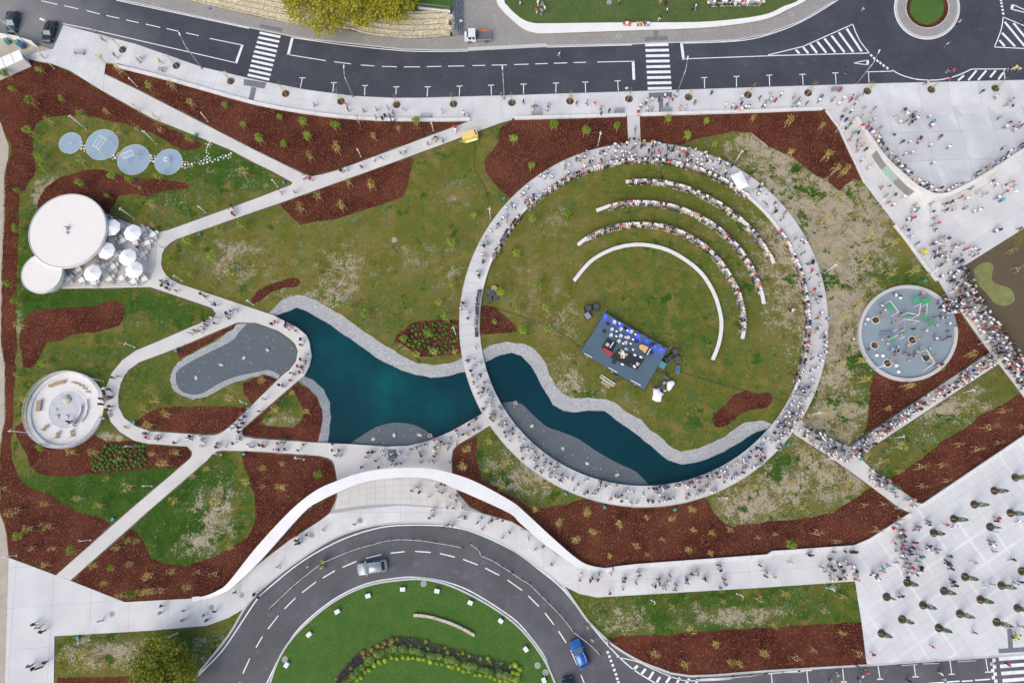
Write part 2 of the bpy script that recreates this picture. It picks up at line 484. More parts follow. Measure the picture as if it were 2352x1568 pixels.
def finish_labels():
    groups = {}
    for r in REG:
        groups.setdefault((r[1], r[2]), []).append(r)
    for (look, place), rs in groups.items():
        base = (look + ' ' + place).strip()
        rs.sort(key=lambda r: r[3])
        for k, r in enumerate(rs):
            if len(rs) == 1:
                s = base
            else:
                od = ORD[k] if k < 20 else str(k + 1) + ('st' if k % 10 == 0 else 'nd' if k % 10 == 1 else 'rd' if k % 10 == 2 else 'th')
                s = base + (', leftmost one' if k == 0 else ', rightmost one' if k == len(rs) - 1 else ', %s from left' % od)
            r[0]['label'] = s
def rough(poly, step=0.9, amp=0.12):
    """hand-raked outline: the polygon with its edges broken up"""
    out = []
    n = len(poly)
    for k in range(n):
        a, b = Vector(poly[k]), Vector(poly[(k + 1) % n])
        m = max(1, int((b - a).length / step))
        if (b - a).length > 40:
            m = 1
        for i in range(m):
            out.append(a.lerp(b, i / m) + Vector((random.uniform(-amp, amp), random.uniform(-amp, amp))))
    return out
BV, BF = [], []     # everything one can stand on
def standable(vs, fs):
    o = len(BV)
    BV.extend(Vector(v) for v in vs)
    BF.extend(tuple(i + o for i in f) for f in fs)
def structure(o):
    o['kind'] = 'structure'
    return o
def cdt(polys, holes=(), extra=(), union=True):
    """triangulate polygons (2-D) minus holes; returns verts, triangles"""
    vs, es = [], []
    for poly in list(polys) + list(holes):
        o = len(vs)
        vs += [Vector((p[0], p[1])) for p in poly]
        es += [(o + k, o + (k + 1) % len(poly)) for k in range(len(poly))]
    vs += [Vector((p[0], p[1])) for p in extra]
    r = geometry.delaunay_2d_cdt(vs, es, [], 0, 1e-4)
    V = np.array([(v.x, v.y) for v in r[0]])
    Fs = np.array([tuple(f) for f in r[2]])
    c = V[Fs].mean(axis=1)
    keep = np.zeros(len(Fs), bool)
    for poly in polys:
        keep |= inside(poly, c[:, 0], c[:, 1])
    for h in holes:
        keep &= ~inside(h, c[:, 0], c[:, 1])
    Fs = Fs[keep]
    # counter-clockwise
    a, b, d = V[Fs[:, 0]], V[Fs[:, 1]], V[Fs[:, 2]]
    cr = (b[:, 0] - a[:, 0]) * (d[:, 1] - a[:, 1]) - (b[:, 1] - a[:, 1]) * (d[:, 0] - a[:, 0])
    Fs[cr < 0] = Fs[cr < 0][:, ::-1]
    used = np.unique(Fs)
    mp = -np.ones(len(V), int); mp[used] = np.arange(len(used))
    return V[used], mp[Fs]
def sheet(name, polys, z, mat, holes=(), skirt=0.15, extra=(), parent=None, stand=True, zf=None):
    """flat piece of ground with a small vertical edge"""
    if not isinstance(polys[0], list):
        polys = [polys]
    V, Fs = cdt(polys, holes, extra)
    zs = [zf(p[0], p[1]) if zf else z for p in V]
    vs = [(p[0], p[1], q) for p, q in zip(V, zs)]
    fs = [tuple(int(i) for i in f) for f in Fs]
    if stand:
        standable(vs, fs)
    if skirt:
        cnt = {}
        for f in fs:
            for a, b in ((f[0], f[1]), (f[1], f[2]), (f[2], f[0])):
                cnt[(a, b)] = cnt.get((a, b), 0) + 1
        low = {}
        for (a, b) in list(cnt):
            if (b, a) not in cnt:
                for i in (a, b):
                    if i not in low:
                        low[i] = len(vs); vs.append((vs[i][0], vs[i][1], min(vs[i][2] - skirt, -0.02)))
                fs.append((b, a, low[a], low[b]))
    me = bpy.data.meshes.new(name)
    me.from_pydata(vs, [], fs)
    me.materials.append(M[mat])
    o = link(name, me, parent)
    if parent is None:
        structure(o)
    return o
def ribbon(pts, w, closed=False):
    """left and right border of a line of width w (2-D)"""
    pts = [Vector((p[0], p[1])) for p in pts]
    L, R = [], []
    n = len(pts)
    for k in range(n):
        a = pts[(k - 1) % n] if closed else pts[max(k - 1, 0)]
        b = pts[(k + 1) % n] if closed else pts[min(k + 1, n - 1)]
        d = (b - a).normalized()
        ww = w[k] if isinstance(w, (list, tuple)) else w
        nn = Vector((-d.y, d.x)) * ww / 2
        L.append(pts[k] + nn); R.append(pts[k] - nn)
    return L, R
def sweep(mb, pts, w, z0, z1, m=0, closed=False):
    """wall or bench of rectangular section along a line; z0, z1 numbers or lists"""
    L, R = ribbon(pts, w, closed)
    n = len(L)
    g = lambda z, k: z[k] if isinstance(z, (list, tuple)) else z
    vs = []
    for k in range(n):
        vs += [(*L[k], g(z0, k)), (*R[k], g(z0, k)), (*R[k], g(z1, k)), (*L[k], g(z1, k))]
    fs = []
    for k in range(n if closed else n - 1):
        a, b = 4 * k, 4 * ((k + 1) % n)
        for i in range(4):
            j = (i + 1) % 4
            fs.append((a + i, a + j, b + j, b + i))
    if not closed:
        fs += [(3, 2, 1, 0), (4 * n - 4, 4 * n - 3, 4 * n - 2, 4 * n - 1)]
    mb.add(vs, fs, m)
    return mb
def clip_convex(sub, clip):
    out = [Vector((p[0], p[1])) for p in sub]
    n = len(clip)
    for k in range(n):
        a, b = Vector(clip[k]), Vector(clip[(k + 1) % n])
        e = b - a
        inp, out = out, []
        if not inp:
            return []
        sd_ = [e.x * (p.y - a.y) - e.y * (p.x - a.x) for p in inp]
        for i in range(len(inp)):
            p, q, s, t = inp[i - 1], inp[i], sd_[i - 1], sd_[i]
            if (s >= 0) != (t >= 0):
                out.append(p + (q - p) * (s / (s - t)))
            if t >= 0:
                out.append(q)
    return out
def area(poly):
    return abs(sum(poly[i].x * poly[(i + 1) % len(poly)].y - poly[(i + 1) % len(poly)].x * poly[i].y for i in range(len(poly)))) / 2
def slab_field(parent, poly, ang, dx, dy, z, mat, gap=0.035, ox=0.0, oy=0.0, zf=None, name='paving_slab'):
    """cast slabs laid on a paved sheet, one object each"""
    ca, sa = math.cos(ang), math.sin(ang)
    loc = [Vector(((p[0] - ox) * ca + (p[1] - oy) * sa, -(p[0] - ox) * sa + (p[1] - oy) * ca)) for p in poly]
    x0, x1 = min(p.x for p in loc), max(p.x for p in loc); y0, y1 = min(p.y for p in loc), max(p.y for p in loc)
    for i in range(math.floor(x0 / dx), math.ceil(x1 / dx)):
        for j in range(math.floor(y0 / dy), math.ceil(y1 / dy)):
            g = gap / 2
            cell = [(i * dx + g, j * dy + g), ((i + 1) * dx - g, j * dy + g), ((i + 1) * dx - g, (j + 1) * dy - g), (i * dx + g, (j + 1) * dy - g)]
            c = clip_convex(loc, cell)
            if len(c) < 3 or area(c) < 0.25:
                continue
            w = [(p.x * ca - p.y * sa + ox, p.x * sa + p.y * ca + oy) for p in c]
            try:
                ex = []
                if zf:
                    ex = [(i * dx + dx * a / 5, j * dy + dy * b / 5) for a in range(1, 5) for b in range(1, 5)]
                    ex = [(x * ca - y * sa + ox, x * sa + y * ca + oy) for x, y in ex]
                    ex = [e for e in ex if inside(w, np.array([e[0]]), np.array([e[1]]))[0]]
                V, Fs = cdt([w], [], ex)
            except Exception:
                continue
            if not len(Fs):
                continue
            dz = (0.03 if zf else 0.012) + random.uniform(-0.002, 0.002)
            zz = [(zf(p[0], p[1]) if zf else z) + dz for p in V]
            me = bpy.data.meshes.new(name)
            n = len(V)
            vs = [(p[0], p[1], q) for p, q in zip(V, zz)]
            fs = [tuple(int(k) for k in f) for f in Fs]
            ed = {}
            for f in fs:
                for a, b in ((f[0], f[1]), (f[1], f[2]), (f[2], f[0])):
                    ed[(a, b)] = 1
            top = list(fs)
            standable(vs, top)
            for (a, b) in list(ed):
                if (b, a) not in ed:
                    k = len(vs)
                    vs += [(vs[a][0], vs[a][1], vs[a][2] - 0.03), (vs[b][0], vs[b][1], vs[b][2] - 0.03)]
                    fs.append((b, a, k, k + 1))
            me.from_pydata(vs, [], fs)
            me.materials.append(M[mat])
            link(name, me, parent)
# ================================================================ the setting
# ---------------------------------------------------------------- pond basin outlines (picture pixels)
UNDER = [(1800, 985), (1770, 1020), (1700, 1068), (1600, 1118), (1490, 1138), (1380, 1124), (1280, 1078), (1200, 1010), (1150, 968), (1116, 958), (1045, 1000), (990, 1020), (938, 1030), (888, 1032), (813, 1028)]
GRAVEL_N = [(648, 689), (685, 676), (713, 684), (748, 702), (783, 722), (813, 744), (843, 764), (870, 784), (903, 804), (925, 819), (958, 833), (998, 839), (1033, 834), (1063, 821), (1085, 812), (1108, 805), (1125, 794), (1163, 786), (1201, 789), (1226, 798), (1243, 816), (1256, 836), (1263, 859), (1276, 884), (1291, 904), (1311, 915), (1351, 914), (1391, 915), (1413, 924), (1438, 944), (1471, 964), (1493, 986), (1521, 1009), (1546, 1029), (1566, 1035), (1601, 1029), (1651, 1011), (1688, 984), (1713, 969), (1751, 964), (1772, 972)]
WATER_N = [(650, 720), (680, 708), (700, 712), (748, 739), (813, 784), (873, 829), (938, 856), (988, 868), (1028, 864), (1068, 854), (1095, 843), (1125, 827), (1150, 815), (1176, 810), (1198, 816), (1218, 839), (1233, 866), (1251, 899), (1271, 931), (1293, 944), (1316, 948), (1348, 944), (1388, 945), (1416, 964), (1446, 986), (1481, 1013), (1508, 1036), (1533, 1056), (1566, 1066), (1588, 1065), (1626, 1054), (1663, 1036), (1701, 1014), (1738, 991), (1764, 984)]
BASIN = [(612, 722)] + GRAVEL_N + UNDER + [(752, 1024), (727, 1022), (735, 991), (739, 959), (738, 934), (728, 909), (708, 889), (685, 876), (672, 866), (688, 845), (695, 817), (690, 792), (680, 772), (655, 752), (618, 738)]
WATER = [(632, 728)] + WATER_N + [(1795, 990), (1765, 1014)] + UNDER[2:] + [(757, 1022), (754, 1014), (760, 959), (758, 924), (743, 892), (718, 872), (698, 864), (694, 856), (702, 838), (705, 817), (700, 790), (690, 770), (662, 748), (632, 734)]
basin_w = rough(W(BASIN), 1.0, 0.14)
water_w = rough(W(WATER, -0.45), 1.0, 0.10)
# ---------------------------------------------------------------- terrain
GX, GY = 112.0, 92.0
def cover_at(x, y):
    """(dry earth, lush grass, brown soil) of the ground at picture position x, y"""
    dry, lush, soil = 0.02, 0.36, 0.0
    for cx, cy, rx, ry, d, l, s in COVER:
        g = math.exp(-(((x - cx) / rx) ** 2 + ((y - cy) / ry) ** 2))
        dry += d * g; lush += l * g; soil += s * g
    return (max(0, min(1, dry)), max(0, min(1, lush)), max(0, min(1, soil)))
COVER = [  # x, y, radius x, radius y, dry, lush, soil
    (80, 620, 60, 200, 0.05, 0.40, 0), (200, 690, 130, 40, -0.05, 0.65, 0), (400, 720, 80, 40, 0, .55, 0), (330, 740, 40, 14, .35, 0, 0), (150, 320, 90, 60, 0.15, 0.0, 0), (480, 375, 120, 60, 0.08, 0.42, 0), (590, 420, 50, 25, .1, .3, 0),
    (400, 470, 70, 35, 0.28, 0.30, 0), (120, 430, 40, 25, 0.45, 0, 0), (90, 450, 25, 40, 0.4, 0, 0), (520, 400, 60, 40, 0.18, 0.25, 0), (250, 840, 80, 60, 0.1, 0.25, 0), (260, 1010, 45, 22, 0.55, 0.1, 0), (45, 770, 12, 60, 0.5, 0, 0),
    (210, 1120, 170, 55, 0.0, 0.65, 0), (330, 1120, 90, 60, 0, 0.3, 0), (430, 1180, 125, 125, 0.0, 0.9, 0), (490, 1190, 60, 75, 0.66, -0.3, 0), (430, 1250, 70, 30, 0.4, -0.1, 0), (510, 1120, 40, 30, 0.35, 0, 0), (180, 1140, 30, 20, 0.3, 0, 0),
    (650, 925, 40, 20, 0, 0.4, 0), (640, 960, 50, 22, 0.5, 0, 0),
    (720, 620, 330, 190, 0.17, -0.14, 0), (790, 620, 45, 60, 0.30, 0.12, 0), (1050, 450, 45, 40, 0.28, 0, 0), (1040, 640, 30, 70, 0.26, 0.02, 0), (960, 590, 60, 40, 0.16, 0, 0), (560, 600, 60, 40, 0.20, 0, 0), (480, 560, 80, 40, 0.16, 0.10, 0), (880, 720, 90, 40, 0.05, 0.25, 0), (760, 690, 40, 30, 0.22, 0.2, 0), (700, 680, 120, 20, 0.2, 0.1, 0), (970, 790, 60, 26, 0.45, 0, 0), (520, 610, 30, 40, 0.3, 0.1, 0), (1130, 300, 60, 60, 0.05, 0.0, 0),
    (1480, 700, 300, 260, 0.0, -0.02, 0), (1560, 740, 150, 110, 0.0, 0.14, 0), (1250, 680, 120, 170, 0.20, -0.16, 0), (1280, 500, 60, 50, 0.18, 0, 0), (1310, 860, 40, 50, 0.42, 0.1, 0), (1330, 900, 90, 18, 0.35, 0.15, 0), (1450, 940, 40, 26, 0.35, 0, 0), (1310, 740, 40, 30, 0.25, 0, 0), (1600, 960, 90, 50, 0.05, 0.15, 0),
    (1880, 560, 170, 260, 0.66, 0.08, 0), (1700, 1180, 60, 40, .4, 0, 0), (1750, 330, 90, 60, 0.55, 0.05, 0), (1810, 430, 60, 60, 0.25, 0.1, 0), (1950, 560, 110, 120, 0.22, -0.1, 0), (1850, 470, 40, 110, -0.05, 0.28, 0), (1930, 650, 60, 30, -0.1, 0.32, 0), (1960, 620, 130, 40, 0, 0.14, 0), (1920, 800, 70, 180, 0.46, 0.16, 0), (1990, 830, 30, 60, -0.15, 0.36, 0), (2050, 640, 80, 22, -0.2, 0.32, 0), (2110, 600, 14, 80, 0.3, 0, 0.2), (2020, 480, 18, 100, 0.2, 0, 0.25), (1900, 960, 60, 40, 0.4, 0, 0),
    (1860, 1080, 130, 90, 0.50, 0.12, 0), (1740, 1140, 100, 60, 0.45, 0.1, 0), (1780, 1060, 50, 50, -0.1, 0.30, 0), (1960, 1080, 60, 60, 0.3, 0, 0.1), (2130, 960, 150, 80, 0.34, 0.30, 0), (2230, 900, 90, 40, 0.3, 0.1, 0), (2130, 940, 170, 14, 0.40, -0.2, 0),
    (1150, 1060, 90, 60, 0.34, 0.30, 0), (1240, 1100, 90, 40, 0.35, 0.1, 0), (1190, 1110, 60, 30, 0.25, 0, 0),
    (2330, 700, 130, 130, 0.0, -0.2, 1.3), (2240, 600, 40, 40, 0, 0, 0.5), (2340, 620, 100, 60, 0, 0, 0.6),
    (1650, 1400, 330, 70, 0.06, 0.45, 0), (1700, 1412, 120, 16, 0.75, -0.4, 0), (1430, 1420, 60, 40, 0.50, 0, 0), (1900, 1350, 60, 30, 0.3, 0, 0), (1560, 1445, 160, 10, 0.25, 0, 0), (1880, 1450, 90, 12, 0.3, 0, 0),
    (250, 1500, 130, 50, 0.62, 0.05, 0), (400, 1490, 120, 40, 0.05, 0.45, 0), (480, 1500, 40, 60, 0.4, 0, 0), (200, 1470, 100, 12, 0, 0.3, 0),
    (350, 880, 80, 60, 0.05, 0.12, 0), (5, 700, 18, 500, 0.7, -0.3, 0),
    (800, 30, 300, 40, 0.35, 0.2, 0.1),
]
def make_terrain():
    xs = np.arange(-GX + 1, GX, 1.25); ys = np.arange(-GY + 1, GY, 1.25)
    gx, gy = np.meshgrid(xs, ys)
    gx = gx.ravel() + RNG.uniform(-.3, .3, gx.size); gy = gy.ravel() + RNG.uniform(-.3, .3, gy.size)
    k = ~inside(basin_w, gx, gy)
    frame = [(-GX, -GY), (GX, -GY), (GX, GY), (-GX, GY)]
    V, Fs = cdt([frame], [basin_w], list(zip(gx[k], gy[k])))
    vs = [(p[0], p[1], 0.0) for p in V]
    fs = [tuple(int(i) for i in f) for f in Fs]
    # out to the horizon
    o = len(vs); B = 1200.0
    vs += [(x, y, 0.0) for x, y in ((-GX, -GY), (GX, -GY), (GX, GY), (-GX, GY), (-B, -B), (B, -B), (B, B), (-B, B))]
    fs += [(o + i, o + 4 + i, o + 4 + (i + 1) % 4, o + (i + 1) % 4) for i in range(4)]
    standable(vs, fs)
    me = bpy.data.meshes.new('ground')
    me.from_pydata(vs, [], fs)
    at = me.color_attributes.new('cover', 'FLOAT_COLOR', 'POINT')
    data = np.ones((len(vs), 4), np.float32)
    for i, v in enumerate(vs):
        x, y = PX((v[0], v[1], 0)) if abs(v[0]) < 200 else (1200, -500)
        data[i, :3] = cover_at(x, y)
    at.data.foreach_set('color', data.ravel())
    me.materials.append(M['lawn'])
    structure(link('ground', me))
make_terrain()
# ---------------------------------------------------------------- pond
def lerp_z(V, inner_z):
    return inner_z
def make_pond():
    V, Fs = cdt([basin_w], [water_w])
    iset = {(round(p[0], 3), round(p[1], 3)) for p in water_w}
    vs = [(p[0], p[1], -0.52 if (round(p[0], 3), round(p[1], 3)) in iset else 0.0) for p in V]
    me = bpy.data.meshes.new('gravel_bank')
    me.from_pydata(vs, [], [tuple(int(i) for i in f) for f in Fs])
    me.materials.append(M['gravel'])
    bank = structure(link('gravel_bank', me))
    # loose stones on the bank
    mb = MB()
    lo = np.array([(v.x, v.y) for v in basin_w]).min(0); hi = np.array([(v.x, v.y) for v in basin_w]).max(0)
    px = RNG.uniform(lo[0], hi[0], 90000); py = RNG.uniform(lo[1], hi[1], 90000)
    k = inside(basin_w, px, py) & ~inside(water_w, px, py)
    px, py = px[k][:11000], py[k][:11000]
    tri = [tuple(vs[i] for i in f) for f in Fs]
    tree = BVHTree.FromPolygons([Vector(v) for v in vs], [tuple(int(i) for i in f) for f in Fs])
    for x, y in zip(px, py):
        h = tree.ray_cast(Vector((x, y, 3)), Vector((0, 0, -1)))[0]
        if h is None:
            continue
        r = random.uniform(0.03, 0.09)
        a = random.uniform(0, 6.28)
        q = [(x + r * random.uniform(.7, 1.2) * math.cos(a + i * 1.57), y + r * random.uniform(.7, 1.2) * math.sin(a + i * 1.57), h.z - 0.02) for i in range(4)]
        mb.add(q + [(x + r * .2, y - r * .1, h.z + r * .7)], [(0, 1, 4), (1, 2, 4), (2, 3, 4), (3, 0, 4)])
    st = mb.build('loose_stones', ['stone_grey'])
    st['kind'] = 'stuff'; st['label'] = 'loose grey stones strewn over the pond bank'; st['category'] = 'stones'
    # water
    xs = np.arange(-60, 60, 1.5); gx, gy = np.meshgrid(xs, np.arange(-40, 40, 1.5)); gx, gy = gx.ravel(), gy.ravel()
    k = inside(water_w, gx, gy)
    V, Fs = cdt([water_w], [], list(zip(gx[k], gy[k])))
    me = bpy.data.meshes.new('water')
    me.from_pydata([(p[0], p[1], -0.45) for p in V], [], [tuple(int(i) for i in f) for f in Fs])
    at = me.color_attributes.new('cover', 'FLOAT_COLOR', 'POINT')
    d = np.ones((len(V), 4), np.float32)
    for i, p in enumerate(V):
        x, y = PX((p[0], p[1], -.45))
        t = 0
        for cx, cy, rx, ry, w in ((900, 900, 75, 62, 1.0), (800, 850, 85, 45, 0.7), (780, 800, 80, 50, 0.6), (1000, 930, 70, 40, 0.75), (870, 960, 40, 30, 0.5), (740, 790, 30, 40, 0.5), (1250, 960, 60, 40, 0.12)):
            t = max(t, w * math.exp(-((x - cx) / rx) ** 2 - ((y - cy) / ry) ** 2))
        d[i, :3] = t
    at.data.foreach_set('color', d.ravel())
    me.materials.append(M['water'])
    structure(link('water', me))
M['terrace'] = mat_concrete('shaded_terrace_concrete', (0.47, 0.455, 0.435), 0.12)  # path concrete darkened, the pavilion roofs' shade put into its colour
M['stone_grey'] = layered('bank_stone', [(0.34, 0.35, 0.36), (0.28, 0.29, 0.30), (0.40, 0.40, 0.41)], [1.5, 4.0], 0.9)
make_pond()
# ---------------------------------------------------------------- planted slate beds beside the water
RING_O = (1478.5, 746.0, 422.5, 417.0)
RING_I = (1478.5, 742.5, 376.5, 372.5)
bed1_o = [(560, 734), (540, 748), (495, 784), (425, 821), (400, 844), (391, 866), (395, 889), (412, 906), (445, 916), (475, 909), (512, 891), (550, 874), (588, 864), (613, 860), (640, 870), (655, 866), (672, 845), (686, 825), (690, 806), (680, 780), (645, 756), (588, 738)]
bed1_i = [(565, 738), (530, 784), (450, 824), (410, 849), (404, 869), (410, 891), (430, 904), (462, 904), (497, 884), (537, 866), (588, 855), (620, 850), (647, 863), (660, 858), (676, 838), (686, 815), (686, 795), (672, 775), (638, 752), (588, 737)]
bed1_i[0:1] = [(572, 740), (548, 764)]
sheet('gravel_bank', rough(W(smooth(bed1_o, 4, True))), 0.02, 'gravel', skirt=0.1)
sheet('slate_bed', W(smooth(bed1_i, 4, True)), 0.032, 'slate', skirt=0.05)
bed2 = [(806, 1024), (833, 999), (863, 981), (888, 973), (913, 970), (950, 975), (978, 989), (1002, 1010), (985, 1020), (938, 1029), (888, 1031)]
sheet('slate_bed', W(smooth(bed2, 4, True), -0.36), -0.36, 'slate', skirt=0.25)
bed3 = [(1152, 926), (1176, 922), (1188, 924), (1203, 931), (1226, 954), (1256, 979), (1288, 991), (1326, 1006), (1356, 1026), (1388, 1046), (1426, 1066), (1458, 1081), (1478, 1099), (1492, 1118), (1485, 1132), (1380, 1120), (1280, 1074), (1200, 1006), (1150, 962), (1140, 940)]
sheet('slate_bed', W(smooth(bed3, 4, True), -0.36), -0.36, 'slate', skirt=0.25)
# ---------------------------------------------------------------- roads
top_edge = [(267, -2), (307, 6), (572, 63), (673, 84), (705, 89), (923, 113), (1000, 115), (1075, 114), (1256, 105), (1451, 101), (1566, 97), (1691, 92), (1763, 78), (1840, 48), (1916, 3), (1960, -30)]
low_edge = [(122, 113), (145, 59), (310, 102), (462, 155), (588, 185), (700, 207), (813, 222), (900, 226), (963, 226), (1176, 220), (1488, 210), (1763, 201), (2049, 192), (2352, 185), (2600, 177)]
road_top = structure(sheet('road', W([(-260, -140), (150, -140), (200, -20)] + top_edge + [(1960, -200), (2600, -200)] + low_edge[::-1] + [(95, 104), (0, 80), (-120, 50), (-260, 20)]), 0.02, 'asphalt', skirt=0.05))
outer_rb = [(400, 1640), (437, 1568), (475, 1521), (525, 1458), (562, 1396), (588, 1365), (613, 1341), (650, 1311), (688, 1284), (740, 1250), (788, 1226), (863, 1205), (950, 1199), (1013, 1202), (1063, 1212), (1120, 1232), (1175, 1260), (1236, 1303), (1291, 1343), (1320, 1383), (1351, 1426), (1393, 1468), (1426, 1493), (1476, 1522), (1538, 1543), (1586, 1551), (1640, 1550), (1763, 1541), (1991, 1527), (2352, 1502), (2600, 1486)]
road_low = structure(sheet('road', W(smooth(outer_rb, 3) + [(2600, 1800), (380, 1800)]), 0.02, 'asphalt2', skirt=0.05))
island_edge = [(600, 1640), (620, 1568), (645, 1503), (688, 1446), (763, 1383), (838, 1346), (913, 1332), (975, 1330), (1038, 1346), (1113, 1383), (1175, 1425), (1213, 1463), (1246, 1508), (1268, 1551), (1285, 1600), (1295, 1640)]
isl = W(smooth(island_edge, 4) + [(1240, 1760), (660, 1760)], 0.14)
island = sheet('roundabout_island', isl, 0.14, 'islandlawn', skirt=0.15)
mb = MB(); sweep(mb, isl, 0.28, 0.0, 0.16, closed=True)
mb.build('kerb', 'kerb', island)
# small roundabout, top right
C0 = (2129, 19)
def rnd(name, r, z, mat, parent=None, stand=True):
    return sheet(name, ellD(C0[0], C0[1], r, r * 0.955, 64, z=z), z, mat, skirt=0.12, parent=parent, stand=stand)
mini = rnd('roundabout_island', 71, 0.13, 'cobble')
rnd('mulch_border', 49, 0.16, 'mulch', mini)
rnd('lawn_disc', 39, 0.19, 'islandlawn', mini)
mb = MB(); sweep(mb, ellD(C0[0], C0[1], 71, 68, 64), 0.35, 0.0, 0.145, closed=True); mb.build('kerb', 'kerb', mini)
mb = MB(); sweep(mb, ellD(C0[0], C0[1], 49.5, 47.3, 64), 0.16, 0.1, 0.19, closed=True); mb.build('edging', 'kerb', mini)
# ---------------------------------------------------------------- markings
def mark(road, a, b, w, name='lane_dash', z=0.027):
    """painted line between picture points"""
    pts = [a, b] if not isinstance(a, list) else a
    L, R = ribbon(W(pts), w)
    n = len(L)
    mb = MB().add([(p.x, p.y, z) for p in L] + [(p.x, p.y, z) for p in R], [(n + k, n + k + 1, k + 1, k) for k in range(n - 1)])
    return mb.build(name, 'paint', road)
def quad(road, pts, name, z=0.027, mat='paint', tilez=0.0):
    w = W(pts)
    ar = sum(w[i].x * w[(i + 1) % len(w)].y - w[(i + 1) % len(w)].x * w[i].y for i in range(len(w)))
    if ar < 0:
        w = w[::-1]
    return MB().add([(p.x, p.y, z) for p in w], [tuple(range(len(w)))]).build(name, mat, road)
def dashes(road, i, j, s, w=0.16, name='lane_dash'):
    v = [float(q) for q in s.replace(';', ',').replace(' ', '').split(',') if q]
    for k in range(0, len(v), 4):
        a, b = T(i, j, [(v[k], v[k + 1]), (v[k + 2], v[k + 3])])
        mark(road, a, b, w, name)
def crosswalk(road, tl, tr, br, bl, n, duty=0.5):
    for k in range(n):
        a, b = k / (n - 1 + duty), (k + duty) / (n - 1 + duty)
        L = lambda p, q, t: (p[0] + (q[0] - p[0]) * t, p[1] + (q[1] - p[1]) * t)
        quad(road, [L(tl, bl, a), L(tr, br, a), L(tr, br, b), L(tl, bl, b)], 'crosswalk_stripe')
R1, R2 = road_top, road_low
mark(R1, [(267, 1), (307, 10), (440, 38), (572, 66)], None, 0.16, 'edge_line')
mark(R1, smooth([(670, 87), (705, 92), (800, 105), (923, 117), (1000, 119), (1075, 118)], 4), None, 0.16, 'edge_line')
mark(R1, (1256, 109), (1451, 104), 0.16, 'edge_line')
mark(R1, smooth([(1566, 100), (1691, 95), (1763, 81), (1840, 51), (1916, 6), (1950, -20)], 4), None, 0.18, 'edge_line')
mark(R1, [(145, 55), (200, 66), (542, 145)], None, 0.16, 'edge_line')
mark(R1, (482, 89), (556, 104), 0.16, 'edge_line')
mark(R1, (557, 104), (542, 146), 0.45, 'stop_line')
mark(R1, (91, 43), (103, 48), 0.4, 'bay_line')
dashes(R1, 0, 0, '380,10,530,45;590,55,718,85;795,100,918,132;978,145,1097,172;1157,185,1275,212;1340,225,1473,255;1530,265,1640,290;1710,305,1825,330')
crosswalk(R1, (597, 73), (645, 83), (618, 186), (568, 175), 10)
mark(R1, (672, 86), (662, 127), 0.5, 'stop_line')
mark(R1, (661, 126), (748, 140), 0.16, 'edge_line')
dashes(R1, 1, 0, '718,570,873,590;963,600,1090,608;1157,613,1295,616;1358,617,1507,617;1568,615,1704,612;1765,611,1914,608;1988,605,2106,603;2166,601,2305,599')
dashes(R1, 2, 0, '20,596,152,592;213,590,327,586;385,584,508,580;567,578,682,575')
mark(R1, *T(2, 0, [(782, 573), (1120, 565)]), 0.16, 'edge_line')
mark(R1, *T(2, 0, [(1112, 560), (1120, 735)]), 0.5, 'stop_line')
def tees(road, i, j, s, up=True):
    v = [float(q) for q in s.replace(';', ',').split(',')]
    for k in range(0, len(v), 4):
        dashes(road, i, j, '%f,%f,%f,%f' % tuple(v[k:k + 4]), 0.14, 'bay_line')
        x, y = v[k + 2], v[k + 3]
        dashes(road, i, j, '%f,%f,%f,%f' % (x - 28, y + 1, x + 28, y - 1), 0.16, 'bay_line')
tees(R1, 1, 0, '408,810,427,718;705,850,715,762;998,880,1001,788;1285,868,1290,800;1572,890,1578,800;1868,885,1871,793;2163,878,2160,785')
tees(R1, 2, 0, '105,865,106,775;402,857,405,765;676,850,673,757;977,838,970,745;1770,812,1766,715;2062,803,2061,705')
tees(R1, 3, 0, '15,792,12,693;323,783,315,685;625,773,618,673')
dashes(R1, 3, 0, '928,762,922,665', 0.14, 'bay_line')
crosswalk(R1, (1481.5, 101), (1535, 100), (1543, 206), (1488, 207), 9)
mark(R1, (1565, 98), (1570, 138), 0.5, 'stop_line')
mark(R1, [(1568, 136), (1763, 129)], None, 0.16, 'edge_line')
mark(R1, T(3, 0, [(0, 515), (930, 490)]), None, 0.18, 'edge_line')
mark(R1, T(3, 0, [(0, 508), (320, 430), (780, 225)]), None, 0.18, 'edge_line')
mark(R1, T(3, 0, [(778, 225), (805, 300), (850, 390), (930, 490)]), None, 0.18, 'edge_line')
dashes(R1, 3, 0, '722,265,860,475;650,300,783,480;583,330,702,482;518,357,618,485;453,385,535,488;388,410,450,490;322,437,370,493;255,460,288,495', 0.42, 'hatch_stripe')
for x, y in ((948, 512), (975, 538), (1005, 562), (1033, 582), (1062, 605), (1095, 628)):
    dashes(R1, 3, 0, '%d,%d,%d,%d' % (x - 9, y - 8, x + 9, y + 8), 0.4, 'give_way_block')
dashes(R1, 3, 0, '785,582,925,552;785,582,925,600', 0.16, 'give_way_triangle')
dashes(R1, 3, 0, '915,552,915,600', 0.45, 'give_way_triangle')
mark(R1, T(3, 0, [(895, 663), (1140, 657)]), None, 0.16, 'edge_line')
mark(R1, smooth(T(3, 0, [(1140, 645), (1220, 690), (1350, 728), (1480, 738), (1600, 732), (1750, 692), (1870, 637)]), 4), None, 0.2, 'edge_line')
mark(R1, T(3, 0, [(1870, 637), (2200, 636)]), None, 0.18, 'edge_line')
dashes(R1, 3, 0, '1800,695,1745,742;1915,650,1840,740;2005,650,1930,738;2092,650,2040,712;2160,670,2115,735', 0.35, 'hatch_stripe')
dashes(R1, 3, 0, '2168,640,2175,732', 0.16, 'bay_line')
